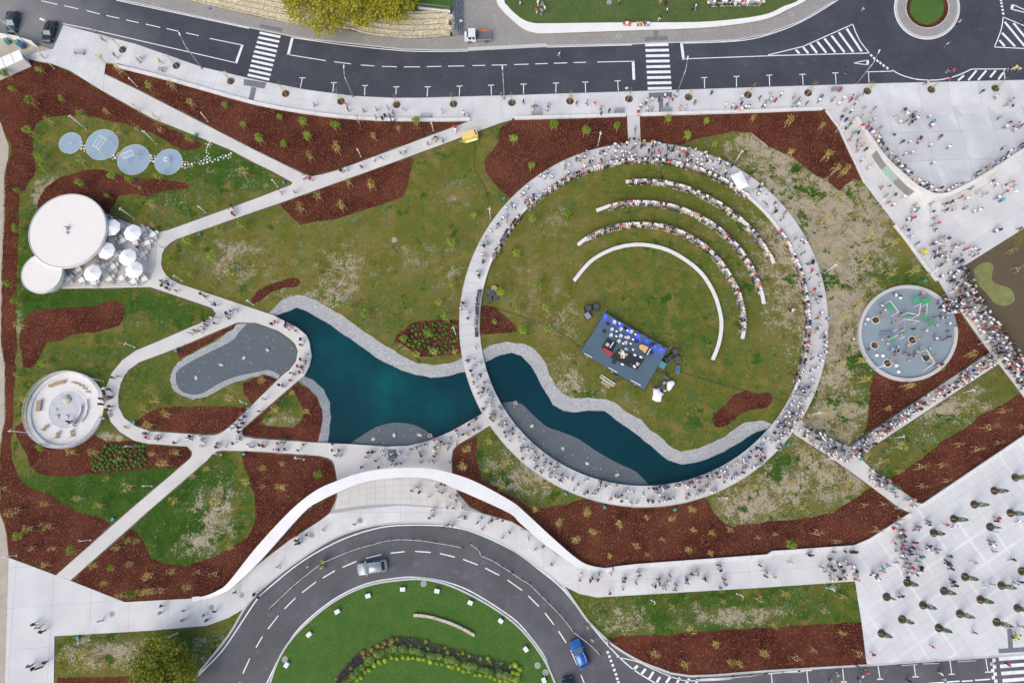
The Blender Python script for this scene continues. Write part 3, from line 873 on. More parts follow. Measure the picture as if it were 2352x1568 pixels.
mark(R1, smooth(T(3, 0, [(2160, 160), (2140, 280), (2080, 435)]), 4), None, 0.18, 'edge_line')
mark(R1, T(3, 0, [(2080, 435), (2500, 455)]), None, 0.18, 'edge_line')
mark(R1, T(3, 0, [(2160, 160), (2500, 300)]), None, 0.18, 'edge_line')
dashes(R1, 3, 0, '2175,205,2360,430;2255,215,2430,430;2150,305,2270,430;2125,372,2175,428', 0.42, 'hatch_stripe')
for y in (5, 32, 62, 95, 128):
    dashes(R1, 3, 0, '%d,%d,%d,%d' % (2138 + y * 0.17, y - 9, 2140 + y * 0.17, y + 9), 0.4, 'give_way_block')
dashes(R1, 3, 0, '2250,45,2480,150;2230,85,2480,150', 0.2, 'give_way_triangle')
dashes(R1, 3, 0, '2248,48,2238,84', 0.5, 'give_way_triangle')
mark(R1, [Vector(PX((p.x, p.y, 0))) for p in ellD(C0[0], C0[1], 74.5, 71.5, 64)] + [Vector(PX((p.x, p.y, 0))) for p in ellD(C0[0], C0[1], 74.5, 71.5, 64)[:1]], None, 0.2, 'edge_line')
dashes(R2, 1, 3, '0,1240,60,1138;110,1070,205,947;262,885,362,785;425,735,552,637;613,602,725,535;795,503,922,450;1010,422,1150,387;1237,374,1365,360;1462,357,1605,367;1690,377,1827,410;1903,430,2037,482;2105,510,2235,577;2310,620,2445,715')
dashes(R2, 2, 3, '150,765,247,863;303,922,385,1030;428,1088,497,1197;540,1265,600,1400;633,1490,680,1610', 0.17)
dashes(R2, 0, 3, '2232,1478,2295,1340;2150,1700,2205,1560', 0.17)
mark(R2, smooth(T(0, 3, [(1700, 1620), (1760, 1560), (1880, 1440), (2050, 1260), (2200, 1040)]) + T(1, 3, [(0, 812), (100, 708), (430, 445), (800, 246), (1150, 138), (1450, 116), (1750, 128), (2000, 183), (2350, 343)]) + T(2, 3, [(240, 518), (480, 720), (720, 1030), (900, 1240), (1100, 1430), (1330, 1575)]), 4), None, 0.18, 'edge_line')
mark(R2, smooth(T(1, 3, [(60, 1660), (100, 1568), (190, 1380), (235, 1300), (400, 1060), (700, 808), (1000, 660), (1300, 603), (1500, 598), (1750, 640), (2000, 740), (2350, 965)]) + T(2, 3, [(150, 1120), (290, 1310), (360, 1480), (420, 1640)]), 4), None, 0.2, 'edge_line')
for x, y in ((880, 1283), (895, 1322), (910, 1362), (925, 1402), (940, 1445), (955, 1485), (967, 1525), (977, 1560)):
    dashes(R2, 2, 3, '%d,%d,%d,%d' % (x - 3, y - 11, x + 3, y + 11), 0.38, 'give_way_block')
dashes(R2, 2, 3, '1155,1405,1115,1445;1228,1435,1185,1488;1300,1462,1258,1528;1360,1510,1330,1560;1460,1500,1415,1565;1540,1515,1515,1568;1630,1525,1600,1568;1710,1525,1690,1568', 0.36, 'hatch_stripe')
mark(R2, smooth(T(2, 3, [(960, 1325), (1150, 1370), (1300, 1440), (1500, 1520), (1640, 1545), (2000, 1530), (2350, 1480)]), 3), None, 0.12, 'edge_line')
mark(R2, smooth(T(2, 3, [(1720, 1530), (2030, 1525), (2350, 1480)]) + T(3, 3, [(400, 1448)]), 3), None, 0.14, 'edge_line')
tees(R2, 3, 3, '685,1432,697,1555;1010,1410,1030,1530;1340,1385,1355,1508;1670,1360,1688,1485;2000,1340,2020,1465;30,1480,40,1600;355,1450,370,1580')
for k in range(4):
    y = 1330 + k * 66
    quad(R2, T(3, 3, [(2118 + k * 11, y), (2480, y - 25), (2480, y + 8), (2122 + k * 11, y + 33)]), 'crosswalk_stripe')
for k in range(7):
    y = 1342 + k * 32
    quad(R2, T(3, 3, [(2058 + k * 3 + (k % 2) * -20, y), (2088 + k * 3 + (k % 2) * -20, y - 3), (2091 + k * 3 + (k % 2) * -20, y + 28), (2061 + k * 3 + (k % 2) * -20, y + 31)]), 'crossing_block')
dashes(R2, 3, 3, '1480,1568,1620,1560;1640,1556,1760,1548;1780,1550,1880,1543;1900,1540,2040,1530', 0.2, 'edge_line')
# ---------------------------------------------------------------- pavements and paths
wall_low = [(57, 134), (80, 122), (122, 113)]
pave_low = [(1895, 251), (1763, 255), (1468, 265), (1441, 266), (1176, 272), (1088, 276), (1013, 277), (863, 275), (738, 265), (587, 239), (400, 187), (275, 147), (243, 145), (239, 172), (237, 210), (160, 162), (120, 147)]
pavement = sheet('pavement', W(low_edge[1:-1] + [(2600, 177), (2600, 235), (2352, 255), (1990, 262)] + pave_low + wall_low, 0.12), 0.12, 'joint', skirt=0.14)
slab_field(pavement, W([(145, 59), (310, 102), (462, 155), (588, 185), (700, 207), (813, 222), (900, 226), (963, 226), (963, 277), (863, 275), (738, 265), (587, 239), (400, 187), (275, 147), (243, 145), (239, 172), (237, 210), (160, 162), (120, 147), (57, 134), (80, 122), (122, 113)], 0.12), math.radians(-12), 5.6, 5.0, 0.12, 'conc', ox=-70, oy=66)
slab_field(pavement, W([(963, 226), (1176, 220), (1488, 210), (1763, 201), (2049, 192), (2352, 185), (2600, 177), (2600, 235), (2352, 255), (1990, 262), (1895, 251), (1763, 255), (1468, 265), (1441, 266), (1176, 272), (1088, 276), (963, 277)], 0.12), math.radians(2), 5.4, 6.0, 0.12, 'conc', ox=-20, oy=64)
mb = MB(); sweep(mb, W(low_edge[1:-1], 0.12), 0.22, 0.0, 0.128); mb.build('kerb', 'kerb', pavement)
for q in ([(561, 183), (613, 191), (608, 205), (560, 197)], [(578, 201), (590, 203), (583, 232), (571, 230)], T(2, 0, [(1255, 857), (1470, 852), (1466, 903), (1256, 906)]), T(2, 0, [(1345, 908), (1388, 908), (1388, 1035), (1350, 1035)])):
    quad(pavement, q, 'tactile_paving', 0.142, 'tactile')
PATHS = []
PATHS.append([(236, 209), (239, 170), (317, 207), (587, 346), (683, 393), (700, 402), (716, 405), (740, 401), (773, 392), (1088, 275), (1176, 271), (1176, 275), (1148, 283), (850, 392), (640, 467), (587, 485), (425, 542), (405, 549), (390, 558), (378, 570), (372, 584), (370, 607), (374, 620), (382, 632), (395, 643), (410, 651), (587, 710), (628, 724), (683, 752), (703, 769), (710, 784), (715, 817), (710, 839), (698, 862), (663, 892), (588, 957), (557, 984), (555, 996), (562, 1003), (588, 1007), (728, 1016), (813, 1020), (888, 1025), (938, 1023), (988, 1011), (1038, 989), (1110, 948), (1130, 960), (1150, 990), (1125, 977), (1080, 1004), (1050, 1021), (1040, 1033), (1037, 1056), (1038, 1089), (1043, 1114), (1058, 1144), (1078, 1164), (1103, 1176), (758, 1176), (773, 1154), (775, 1129), (774, 1101), (768, 1066), (763, 1057), (753, 1051), (733, 1046), (588, 1036), (510, 1034), (500, 1035), (488, 1042), (475, 1057), (337, 1176), (160, 1333), (128, 1321), (292, 1176), (435, 1054), (441, 1046), (441, 1036), (430, 1025), (335, 1018), (307, 1011), (275, 991), (255, 969), (246, 946), (246, 936), (222, 940), (222, 905), (243, 908), (242, 894), (257, 856), (270, 840), (282, 826), (312, 805), (362, 784), (490, 729), (496, 720), (487, 707), (370, 667), (345, 659), (125, 663), (120, 600), (240, 490), (325, 524), (355, 531), (370, 532), (385, 529), (588, 456), (668, 425), (672, 419), (623, 392), (587, 375), (525, 342), (350, 272)])
loop_holes = [
    [(545, 740), (588, 741), (638, 759), (665, 777), (678, 790), (684, 806), (680, 829), (665, 849), (648, 862), (588, 921), (540, 968), (515, 989), (503, 996), (490, 999), (462, 998), (345, 990), (312, 979), (285, 959), (272, 934), (271, 909), (277, 879), (285, 862), (295, 849), (320, 831), (375, 811), (442, 784)],
]
park_path = sheet('park_path', W(PATHS[0], 0.10), 0.10, 'path', holes=[W(loop_holes[0], 0.10)], skirt=0.6)
sheet('shaded_terrace_paving', W([(235, 497), (262, 500), (325, 525), (350, 532), (362, 560), (358, 610), (345, 640), (330, 657), (130, 660), (125, 600)], 0.106), 0.106, 'terrace', skirt=0.02)  # darker sheet over the terrace: roof shade painted as floor colour
link_paths = [W([(1440, 262), (1469, 262), (1472, 334), (1444, 336)], 0.104),
              W([(1824, 996), (1815, 975), (1835, 960), (1869, 989), (1949, 1026), (2274, 809), (2250, 776), (2206, 714), (2191, 722), (2160, 694), (2179, 682), (2209, 650), (2209, 612), (2240, 679), (2264, 714), (2311, 781), (2352, 831), (2460, 965), (2460, 1050), (2352, 911), (2294, 835), (1971, 1047), (2024, 1096), (2116, 1157), (2100, 1182), (2064, 1164), (1991, 1109), (1914, 1054)], 0.104)]
sheet('park_path', link_paths, 0.104, 'path', skirt=0.14)
# promenade in front of the arch and the left plaza
prom_poly = [(20, 1280), (130, 1321), (160, 1332), (287, 1382), (452, 1373), (500, 1362), (545, 1335), (590, 1298), (625, 1270), (665, 1240), (735, 1195), (758, 1176), (775, 1140), (840, 1108), (913, 1098), (988, 1101), (1048, 1126), (1078, 1164), (1103, 1176), (1176, 1197), (1226, 1227), (1276, 1271), (1326, 1301), (1356, 1309), (1398, 1308), (1463, 1297), (1763, 1274), (1776, 1265), (1964, 1252), (1964, 1334), (1763, 1348), (1371, 1371), (1331, 1363), (1291, 1343), (1236, 1303), (1175, 1260), (1120, 1232), (1063, 1212), (1013, 1202), (950, 1199), (863, 1205), (788, 1226), (740, 1250), (688, 1284), (650, 1311), (613, 1341), (588, 1367), (562, 1396), (525, 1418), (475, 1436), (350, 1447), (125, 1460), (122, 1700), (8, 1700)]
prom = sheet('promenade', W(prom_poly, 0.108), 0.108, 'joint', skirt=0.13)
slab_field(prom, W([(20, 1280), (130, 1321), (160, 1332), (287, 1382), (452, 1373), (500, 1362), (545, 1335), (590, 1298), (625, 1270), (665, 1240), (688, 1284), (650, 1311), (613, 1341), (588, 1367), (562, 1396), (525, 1418), (475, 1436), (350, 1447), (125, 1460), (122, 1700), (8, 1700)], 0.108), math.radians(4), 6.2, 6.2, 0.108, 'conc', ox=-75, oy=-18)
slab_field(prom, W([(1196, 1209), (1226, 1227), (1276, 1271), (1326, 1301), (1356, 1309), (1398, 1308), (1463, 1297), (1763, 1274), (1776, 1265), (1964, 1252), (1964, 1334), (1763, 1348), (1371, 1371), (1331, 1363), (1291, 1343), (1236, 1303), (1196, 1275)], 0.108), math.radians(4), 5.4, 2.9, 0.108, 'conc', ox=14, oy=-14)
slab_field(prom, W([(665, 1240), (735, 1195), (758, 1179), (820, 1170), (913, 1160), (1000, 1165), (1078, 1172), (1103, 1178), (1176, 1199), (1196, 1209), (1196, 1275), (1175, 1260), (1120, 1232), (1063, 1212), (1013, 1202), (950, 1199), (863, 1205), (788, 1226), (740, 1250), (688, 1284)], 0.108), 0.0, 6.5, 6.5, 0.108, 'conc', ox=-20, oy=-10)
# square tiles under the arch
up_c = smooth([(776, 1132), (838, 1109), (913, 1099), (988, 1102), (1046, 1124)], 6)
lo_c = smooth([(768, 1170), (838, 1160), (913, 1157), (988, 1162), (1068, 1172)], 6)
NT = 15
def along(c, t):
    k = t * (len(c) - 1); i = min(int(k), len(c) - 2)
    return c[i].lerp(c[i + 1], k - i)
for i in range(NT):
    for j in range(4):
        qs = []
        for u, v in ((i, j), (i + 1, j), (i + 1, j + 1), (i, j + 1)):
            qs.append(along(up_c, u / NT).lerp(along(lo_c, u / NT), v / 4))
        c = sum(qs, Vector((0, 0))) / 4
        w = [P(*(c + (q - c) * 0.965), 0.108).xy for q in qs]
        mb = MB(); mb.prism([(p.x, p.y) for p in w], 0.09, 0.122 + random.uniform(0, .004)); o = mb.build('paving_tile', 'tilec', prom) if False else mb.build('paving_tile', 'path', prom)
quad(park_path, T(1, 2, [(1213, 990), (1288, 990), (1290, 1075), (1218, 1075)]), 'tactile_paving', 0.108, 'tactile')
# cypress plaza, bottom right
PL_ANG = math.radians(31)
plaza_poly = W([(1964, 1252), (2001, 1237), (2094, 1177), (2116, 1157), (2352, 1001), (2600, 838), (2600, 1484), (2352, 1500), (1991, 1525), (1979, 1428), (1964, 1334)], 0.112)
pc = P(*T(3, 3, [(1232, 982)])[0], 0.11)
M['plaza'] = mat_concrete('plaza_concrete', (0.57, 0.575, 0.58), 0.08, (PL_ANG, 4.1, pc.x, pc.y))
plaza = sheet('plaza', plaza_poly, 0.112, 'joint', skirt=0.13)
slab_field(plaza, plaza_poly, PL_ANG, 4.1, 4.1, 0.112, 'plaza', ox=pc.x + 2.05 * (math.cos(PL_ANG) - math.sin(PL_ANG)), oy=pc.y + 2.05 * (math.sin(PL_ANG) + math.cos(PL_ANG)), gap=0.03)
for q in (T(3, 3, [(2190, 1065), (2235, 1063), (2247, 1240), (2203, 1244)]), T(3, 3, [(2112, 1250), (2480, 1225), (2480, 1268), (2116, 1292)])):
    quad(plaza, q, 'tactile_paving', 0.134, 'tactile')
mb = MB(); sweep(mb, W([(1538, 1545), (1586, 1552), (1640, 1550), (1763, 1540), (1991, 1527), (2352, 1502), (2600, 1486)], 0.12), 0.3, 0.0, 0.13); mb.build('kerb', 'kerb', plaza)
mb = MB(); sweep(mb, W(smooth([(1291, 1343), (1320, 1383), (1351, 1426), (1393, 1468), (1426, 1493), (1476, 1521), (1538, 1544)], 3), 0.12), 0.35, 0.0, 0.13); mb.build('kerb', 'kerb', prom)
mb = MB(); sweep(mb, W(smooth(outer_rb[1:20], 3), 0.12), 0.3, 0.0, 0.135); mb.build('kerb', 'kerb', prom)
# lower plaza on the right, ramp
low_plaza_D = [(1992, 262), (1895, 250), (1924, 292), (1951, 350), (1971, 392), (1984, 419), (2014, 459), (2056, 514), (2084, 549), (2126, 607), (2154, 642), (2179, 684), (2209, 660), (2209, 614), (2352, 524), (2600, 370), (2600, 250), (2352, 345), (2200, 420), (2100, 380)]
lowp = sheet('lower_plaza', W(low_plaza_D, 0.09), 0.09, 'joint', skirt=0.1)
slab_field(lowp, W([(1992, 262), (1895, 250), (1924, 292), (1951, 350), (1971, 392), (1984, 419), (2014, 459), (2056, 514), (2084, 549), (2126, 607), (2154, 642), (2179, 684), (2209, 660), (2209, 614), (2352, 524), (2600, 370), (2600, 250), (2352, 345), (2200, 420), (2100, 380)], 0.09), math.radians(33), 5.5, 7.0, 0.09, 'conc')
# raised upper plaza: rises from the pavement to its rounded tip
def zu_D(y):
    t = max(0, min(1, (y - 262) / 150.0))
    return 0.14 + 2.3 * t
tipD = [(1964, 272), (1985, 305), (2014, 347), (2040, 378), (2069, 404), (2096, 428), (2126, 445), (2149, 452), (2174, 449), (2204, 436), (2251, 411), (2352, 345), (2470, 268)]
tip = smooth(tipD, 3)
tip3 = [P(p.x, p.y, zu_D(p.y)) for p in tip]
ya, yb = P(2150, 262, 0.14).y, P(2150, 412, 2.44).y
def zu_w(x, y):
    return 0.135 + 2.3 * max(0.0, min(1.0, (ya - y) / (ya - yb)))
up_poly = [Vector((p.x, p.y)) for p in tip3] + [p.copy() for p in W([(2600, 200), (2352, 240), (1990, 250)], 0.13)]
gx, gy = np.meshgrid(np.arange(40, 130, 2.0), np.arange(20, 75, 2.0)); gx, gy = gx.ravel(), gy.ravel()
k = inside(up_poly, gx, gy)
upper = sheet('upper_plaza', up_poly, 0, 'conc', extra=list(zip(gx[k], gy[k])), zf=lambda x, y: zu_w(x, y) - 0.09, skirt=0.02)
slab_field(upper, up_poly, math.radians(2), 6.0, 6.0, 0, 'conc', zf=zu_w, ox=60, oy=50)
# retaining wall with parapet round the tip
pw = empty('retaining_wall', (tip3[len(tip3) // 2].x, tip3[len(tip3) // 2].y, 0))
def child_at(o, parent):
    o.parent = parent
    o.matrix_parent_inverse = parent.matrix_basis.inverted()
    return o
ctr = [Vector((p.x, p.y)) for p in tip3]
mb = MB(); sweep(mb, ctr, 0.55, 0.0, [zu_w(p.x, p.y) + 0.55 for p in ctr]); child_at(mb.build('wall', 'seat'), pw)
mb = MB(); sweep(mb, ctr, 0.70, [zu_w(p.x, p.y) + 0.55 for p in ctr], [zu_w(p.x, p.y) + 0.64 for p in ctr]); child_at(mb.build('coping', 'whitecope') if False else mb.build('coping', 'seat'), pw)
L_, R_ = ribbon(ctr, 0.62)
def facade(k0, k1, mat, name, h0, h1):
    """panels on the outer face of the retaining wall"""
    for k in range(k0, k1):
        a, b = R_[k], R_[k + 1]
        m_ = (a + b) / 2
        out = (m_ - (ctr[k] + ctr[k + 1]) / 2).normalized() * 0.05
        q = [a.lerp(b, 0.02) + out, a.lerp(b, 0.98) + out, a.lerp(b, 0.98) - out, a.lerp(b, 0.02) - out]
        mb = MB(); mb.prism([(p.x, p.y) for p in q], h0, min(h1, zu_w(m_.x, m_.y) + 0.35))
        child_at(mb.build(name, mat), pw)
facade(6, 9, 'facade', 'dark_panel', 0.15, 1.9)
facade(9, 12, 'steel_blue', 'glass_panel', 0.15, 2.1)
facade(12, 16, 'facade', 'dark_panel', 0.15, 2.0)
tag(pw, 'curved concrete retaining wall with glass front', 'round the raised plaza tip', 'wall')
# north side: setts, lawn terrace
north = [(1060, -140), (1062, 60), (1049, 83), (963, 89), (900, 87), (838, 79), (800, 69), (713, 62), (588, 38), (435, 1), (300, -30), (240, -60), (200, -20)]
terr_o = smooth([(1138, -60), (1140, 0), (1152, 22), (1175, 45), (1201, 66), (1225, 75), (1260, 77), (1426, 71), (1601, 65), (1700, 55), (1763, 43), (1810, 22), (1856, -2), (1930, -60)], 4)
terr_i = smooth([(1157, -60), (1158, 0), (1166, 14), (1180, 29), (1201, 45), (1225, 53), (1260, 54), (1426, 52), (1601, 51), (1700, 43), (1763, 32), (1800, 15), (1839, -2), (1900, -60)], 4)
npave = sheet('north_pavement', W([(p[0], p[1]) for p in north] + top_edge[:-1] + [(1990, -60), (1990, -140)], 0.11), 0.11, 'cobble', skirt=0.12)
mb = MB(); sweep(mb, W(top_edge[:-1], 0.11), 0.2, 0.0, 0.122); mb.build('kerb', 'kerb', npave)
mb = MB(); sweep(mb, W([(1075, 113), (1256, 104)], 0.11), 0.7, 0.0, 0.128); mb.build('dropped_kerb', 'kerb', npave)
for q in (T(1, 0, [(40, 225), (245, 265), (240, 298), (35, 258)]), T(2, 0, [(1218, 345), (1430, 335), (1430, 375), (1220, 383)]), T(2, 0, [(1303, 292), (1340, 290), (1340, 338), (1305, 340)])):
    quad(npave, q, 'tactile_paving', 0.114, 'tactile')
sheet('terrace_lawn', W([(p.x, p.y) for p in terr_i] + [(1900, -300), (1157, -300)], 0.55), 0.55, 'toplawn', skirt=0.5)
tw = empty('terrace_wall', (*P(1400, 62).xy, 0))
a_, b_ = W([(p.x, p.y) for p in terr_o], 0.12), W([(p.x, p.y) for p in terr_i], 0.7)
n_ = len(a_)
vs = [(p.x, p.y, 0.1) for p in a_] + [(p.x, p.y, 0.70) for p in W([(p.x, p.y) for p in terr_o], 0.7)] + [(p.x, p.y, 0.70) for p in b_] + [(p.x, p.y, 0.4) for p in b_]
fs = []
for k in range(n_ - 1):
    for r in range(3):
        fs.append((r * n_ + k + 1, r * n_ + k, (r + 1) * n_ + k, (r + 1) * n_ + k + 1))
standable(vs, fs)
child_at(MB().add(vs, fs).build('wall_body', 'white'), tw)
tag(tw, 'broad white curved sitting wall', 'round the top lawn terrace', 'wall')
# dirt track at far left
sheet('dirt_track', W([(-120, 250), (0, 262), (10, 310), (20, 335), (18, 372), (9, 392), (8, 517), (3, 592), (1, 784), (10, 850), (10, 959), (0, 1021), (-4, 1090), (-2, 1176), (10, 1205), (15, 1230), (20, 1290), (8, 1700), (-120, 1700)], 0.006), 0.006, 'tan', skirt=0)
sheet('yard', W([(-140, 60), (0, 82), (95, 106), (121, 114), (80, 122), (56, 136), (0, 166), (-140, 230)], 0.012), 0.012, 'tan', skirt=0)
sheet('puddle', W(smooth(T(3, 1, [(1890, 930), (1930, 870), (2010, 840), (2070, 870), (2060, 950), (2060, 1010), (2130, 1050), (2220, 1080), (2260, 1140), (2260, 1200), (2180, 1240), (2090, 1220), (2010, 1130), (1930, 1040)]), 4, True), 0.01), 0.01, 'puddle', skirt=0)
# ---------------------------------------------------------------- mulch beds
def mulch(pts, holes=(), sm=True):
    sheet('mulch_bed', rough(W(pts, 0.03)), 0.03, 'mulch', holes=[rough(W(h, 0.03)) for h in holes], skirt=0.05)
    MULCH.append((pts, list(holes)))
MULCH = []
mulch([(57, 137), (120, 150), (160, 165), (237, 212), (350, 277), (465, 330), (457, 342), (420, 345), (350, 307), (300, 287), (250, 277), (200, 265), (150, 265), (110, 270), (82, 285), (71, 307), (75, 337), (80, 370), (82, 392), (67, 420), (45, 450), (42, 492), (40, 592), (37, 667), (35, 717), (37, 762), (40, 784), (34, 834), (37, 844), (30, 909), (30, 979), (25, 1009), (27, 1059), (45, 1099), (65, 1119), (112, 1134), (142, 1156), (182, 1176), (215, 1183), (250, 1201), (258, 1208), (130, 1319), (20, 1277), (17, 1226), (10, 1201), (0, 1176), (0, 1084), (2, 1021), (12, 959), (12, 834), (3, 784), (5, 592), (10, 517), (12, 392), (17, 372), (24, 355), (25, 332), (12, 310), (0, 280), (-60, 270), (-60, 190), (0, 180), (20, 160)])
mulch([(262, 689), (282, 699), (289, 714), (275, 747), (225, 762), (162, 769), (140, 784), (110, 786), (97, 804), (82, 834), (70, 844), (54, 844), (50, 821), (44, 784), (45, 767), (55, 732), (82, 712), (140, 707), (212, 704)])
mulch([(87, 470), (92, 448), (105, 429), (140, 407), (175, 397), (205, 389), (235, 390), (300, 409), (375, 412), (437, 424), (432, 432), (375, 439), (335, 452), (312, 446), (275, 447), (262, 467), (250, 492), (240, 510), (150, 540), (90, 500)])
mulch([(243, 148), (275, 150), (400, 190), (587, 242), (738, 268), (863, 278), (1013, 280), (1085, 278), (773, 391), (740, 400), (716, 404), (700, 401), (683, 392), (588, 345), (317, 206), (241, 171)])
mulch([(642, 468), (850, 393), (948, 358), (949, 367), (943, 392), (938, 422), (925, 452), (900, 462), (850, 478), (813, 489), (768, 504), (728, 509), (690, 516), (673, 502)])
ringarc = lambda a0, a1, n=14: [(RING_O[0] + (RING_O[2] + 3) * math.cos(math.radians(a0 + (a1 - a0) * k / n)), RING_O[1] + (RING_O[3] + 3) * math.sin(math.radians(a0 + (a1 - a0) * k / n))) for k in range(n + 1)]
mulch([(1174, 276), (1441, 268), (1442, 326)] + ringarc(265, 224) + [(1150, 437), (1128, 412), (1115, 392), (1113, 367), (1145, 325), (1148, 297)])
mulch([(1469, 267), (1763, 258), (1893, 253), (1924, 294), (1951, 352), (1971, 394), (1979, 413), (1959, 413), (1939, 429), (1929, 439), (1909, 424), (1884, 407), (1859, 392), (1824, 362), (1764, 335), (1726, 305), (1688, 301), (1651, 310), (1601, 320), (1566, 332)] + ringarc(281, 270, 5) + [(1471, 325)])
mulch([(1104, 702), (1119, 701), (1139, 707), (1160, 725), (1174, 738), (1191, 758), (1169, 765), (1142, 764), (1121, 768), (1104, 767)])
mulch([(1054, 734), (1013, 734), (975, 737), (943, 742), (930, 759), (910, 769), (905, 784), (925, 791), (945, 804), (960, 819), (993, 818), (1038, 815), (1062, 809)])
mulch(smooth([(577, 690), (588, 672), (618, 654), (658, 642), (680, 639), (688, 647), (683, 657), (650, 662), (620, 674), (595, 692), (582, 698)], 3, True))
mulch([(542, 743), (537, 756), (495, 778), (425, 818), (412, 825), (405, 805), (442, 786)])
mulch([(362, 936), (400, 934), (500, 933), (560, 935), (577, 931), (515, 988), (503, 995), (490, 998), (462, 997), (345, 989), (312, 978), (313, 968), (325, 956)])
mulch([(557, 879), (588, 867), (613, 862), (640, 872), (588, 920), (577, 926), (562, 904)])
mulch([(683, 878), (708, 892), (728, 914), (738, 939), (739, 964), (735, 996), (729, 1015), (588, 1006), (562, 1002), (556, 996), (558, 984), (588, 957)], [smooth([(666, 900), (683, 914), (695, 944), (693, 964), (673, 981), (638, 981), (600, 974), (606, 958)], 3, True)])
mulch([(45, 974), (60, 960), (200, 990), (225, 1003), (245, 1014), (307, 1012), (335, 1019), (430, 1026), (440, 1036), (440, 1046), (434, 1054), (405, 1075), (350, 1075), (275, 1081), (225, 1089), (125, 1094), (90, 1090), (72, 1071), (55, 1034), (37, 1004), (32, 981)])
mulch([(300, 1214), (325, 1233), (335, 1258), (345, 1281), (375, 1293), (425, 1301), (475, 1283), (525, 1263), (570, 1233), (586, 1200), (585, 1134), (572, 1096), (557, 1059), (552, 1037), (588, 1037), (733, 1047), (753, 1052), (763, 1058), (768, 1068), (774, 1102), (775, 1128), (700, 1176), (625, 1266), (545, 1335), (500, 1362), (452, 1373), (287, 1381), (160, 1332)])
mulch([(775, 1131), (773, 1154), (758, 1176), (735, 1195), (665, 1240), (627, 1268), (700, 1178)])
mulch([(1038, 1056), (1041, 1034), (1051, 1022), (1081, 1005), (1093, 999), (1097, 1059), (1106, 1100), (1180, 1142), (1221, 1168), (1241, 1166), (1300, 1158), (1345, 1145)] + ringarc(108, 71, 10) + [(1626, 1151), (1641, 1176), (1666, 1203), (1683, 1210), (1713, 1203), (1763, 1198), (1814, 1196), (1864, 1188), (1914, 1176), (1964, 1144), (2000, 1118), (2064, 1163), (2092, 1177), (2001, 1235), (1964, 1251), (1776, 1264), (1763, 1272), (1463, 1296), (1398, 1304), (1356, 1300), (1300, 1265), (1240, 1212), (1176, 1160), (1100, 1118), (1043, 1102), (1039, 1089)])
mulch([(1045, 1117), (1060, 1143), (1080, 1164), (1103, 1176), (1176, 1196), (1226, 1226), (1240, 1226), (1176, 1172), (1088, 1130)])
mulch([(2012, 850), (2000, 891), (1996, 934), (1987, 1000), (2272, 811), (2252, 780), (2206, 717), (2195, 722), (2203, 760), (2195, 800), (2170, 850), (2120, 873), (2070, 874), (2030, 862)])
mulch([(2600, 760), (2352, 904), (2334, 909), (2301, 931), (2256, 951), (2214, 984), (2164, 1014), (2126, 1046), (2081, 1079), (2041, 1099), (2116, 1154), (2352, 999), (2600, 836)])
mulch([(2318, 370), (2352, 347), (2500, 300), (2500, 420), (2352, 412), (2335, 402)])
mulch([(1396, 1471), (1426, 1461), (1551, 1455), (1616, 1448), (1763, 1441), (1979, 1428), (1991, 1524), (1764, 1538), (1640, 1548), (1586, 1549), (1538, 1541), (1476, 1519), (1426, 1490)])
mulch([(132, 1556), (302, 1553), (305, 1700), (128, 1700)])
mulch(smooth([(1638, 971), (1641, 954), (1663, 931), (1688, 906), (1713, 896), (1733, 904), (1763, 903), (1772, 908), (1772, 922), (1761, 936), (1726, 941), (1696, 956), (1673, 974), (1648, 980)], 3, True))
# ---------------------------------------------------------------- the ring path, slab by slab
def soil_edge(line, closed=True, w=0.42):
    """strip of trodden earth along a path edge"""
    L, R = ribbon(line, w, closed)
    L = [p + Vector((random.uniform(-.14, .14), random.uniform(-.14, .14))) for p in L]; R = [p + Vector((random.uniform(-.14, .14), random.uniform(-.14, .14))) for p in R]
    n = len(L)
    mb = MB().add([(p.x, p.y, 0.037) for p in L] + [(p.x, p.y, 0.037) for p in R], [(n + k, n + (k + 1) % n, (k + 1) % n, k) for k in range(n if closed else n - 1)])
    structure(mb.build('soil_edge', 'edge_soil'))
dens = lambda pts, st=1.1: rough([Vector(p) for p in pts], st, 0.06)
for q in (dens(W(PATHS[0], .1)), dens(W(loop_holes[0], .1)), dens(link_paths[1])):
    k0 = [not inside(basin_w, np.array([p.x]), np.array([p.y]))[0] for p in q]
    run = []
    for p, ok in zip(q + [q[0]], k0 + [False]):
        if ok:
            run.append(p)
        else:
            if len(run) > 2:
                soil_edge(run, False)
            run = []
ZR = 0.16
NS = 104
ring_base = sheet('ring_path', ellD(*RING_O, n=208, z=ZR), ZR, 'joint', holes=[ellD(*RING_I, n=208, z=ZR)], skirt=0.7)
for k in range(NS):
    a0, a1 = 360 * k / NS, 360 * (k + 1) / NS
    g = 0.055
    o_ = ellD(*RING_O, n=4, a0=a0 + g, a1=a1 - g, z=ZR); i_ = ellD(*RING_I, n=4, a0=a0 + g, a1=a1 - g, z=ZR)
    mb = MB(); mb.prism([(p.x, p.y) for p in o_ + i_[::-1]], ZR - 0.02, ZR + 0.012 + random.uniform(0, .003))
    mb.build('paving_slab', 'conc', ring_base)
mb = MB(); sweep(mb, ellD(RING_O[0], RING_O[1], RING_O[2] + 0.8, RING_O[3] + 0.8, n=208, z=ZR), 0.12, -0.6, ZR + 0.03, closed=True); mb.build('edge_beam', 'kerb', ring_base)
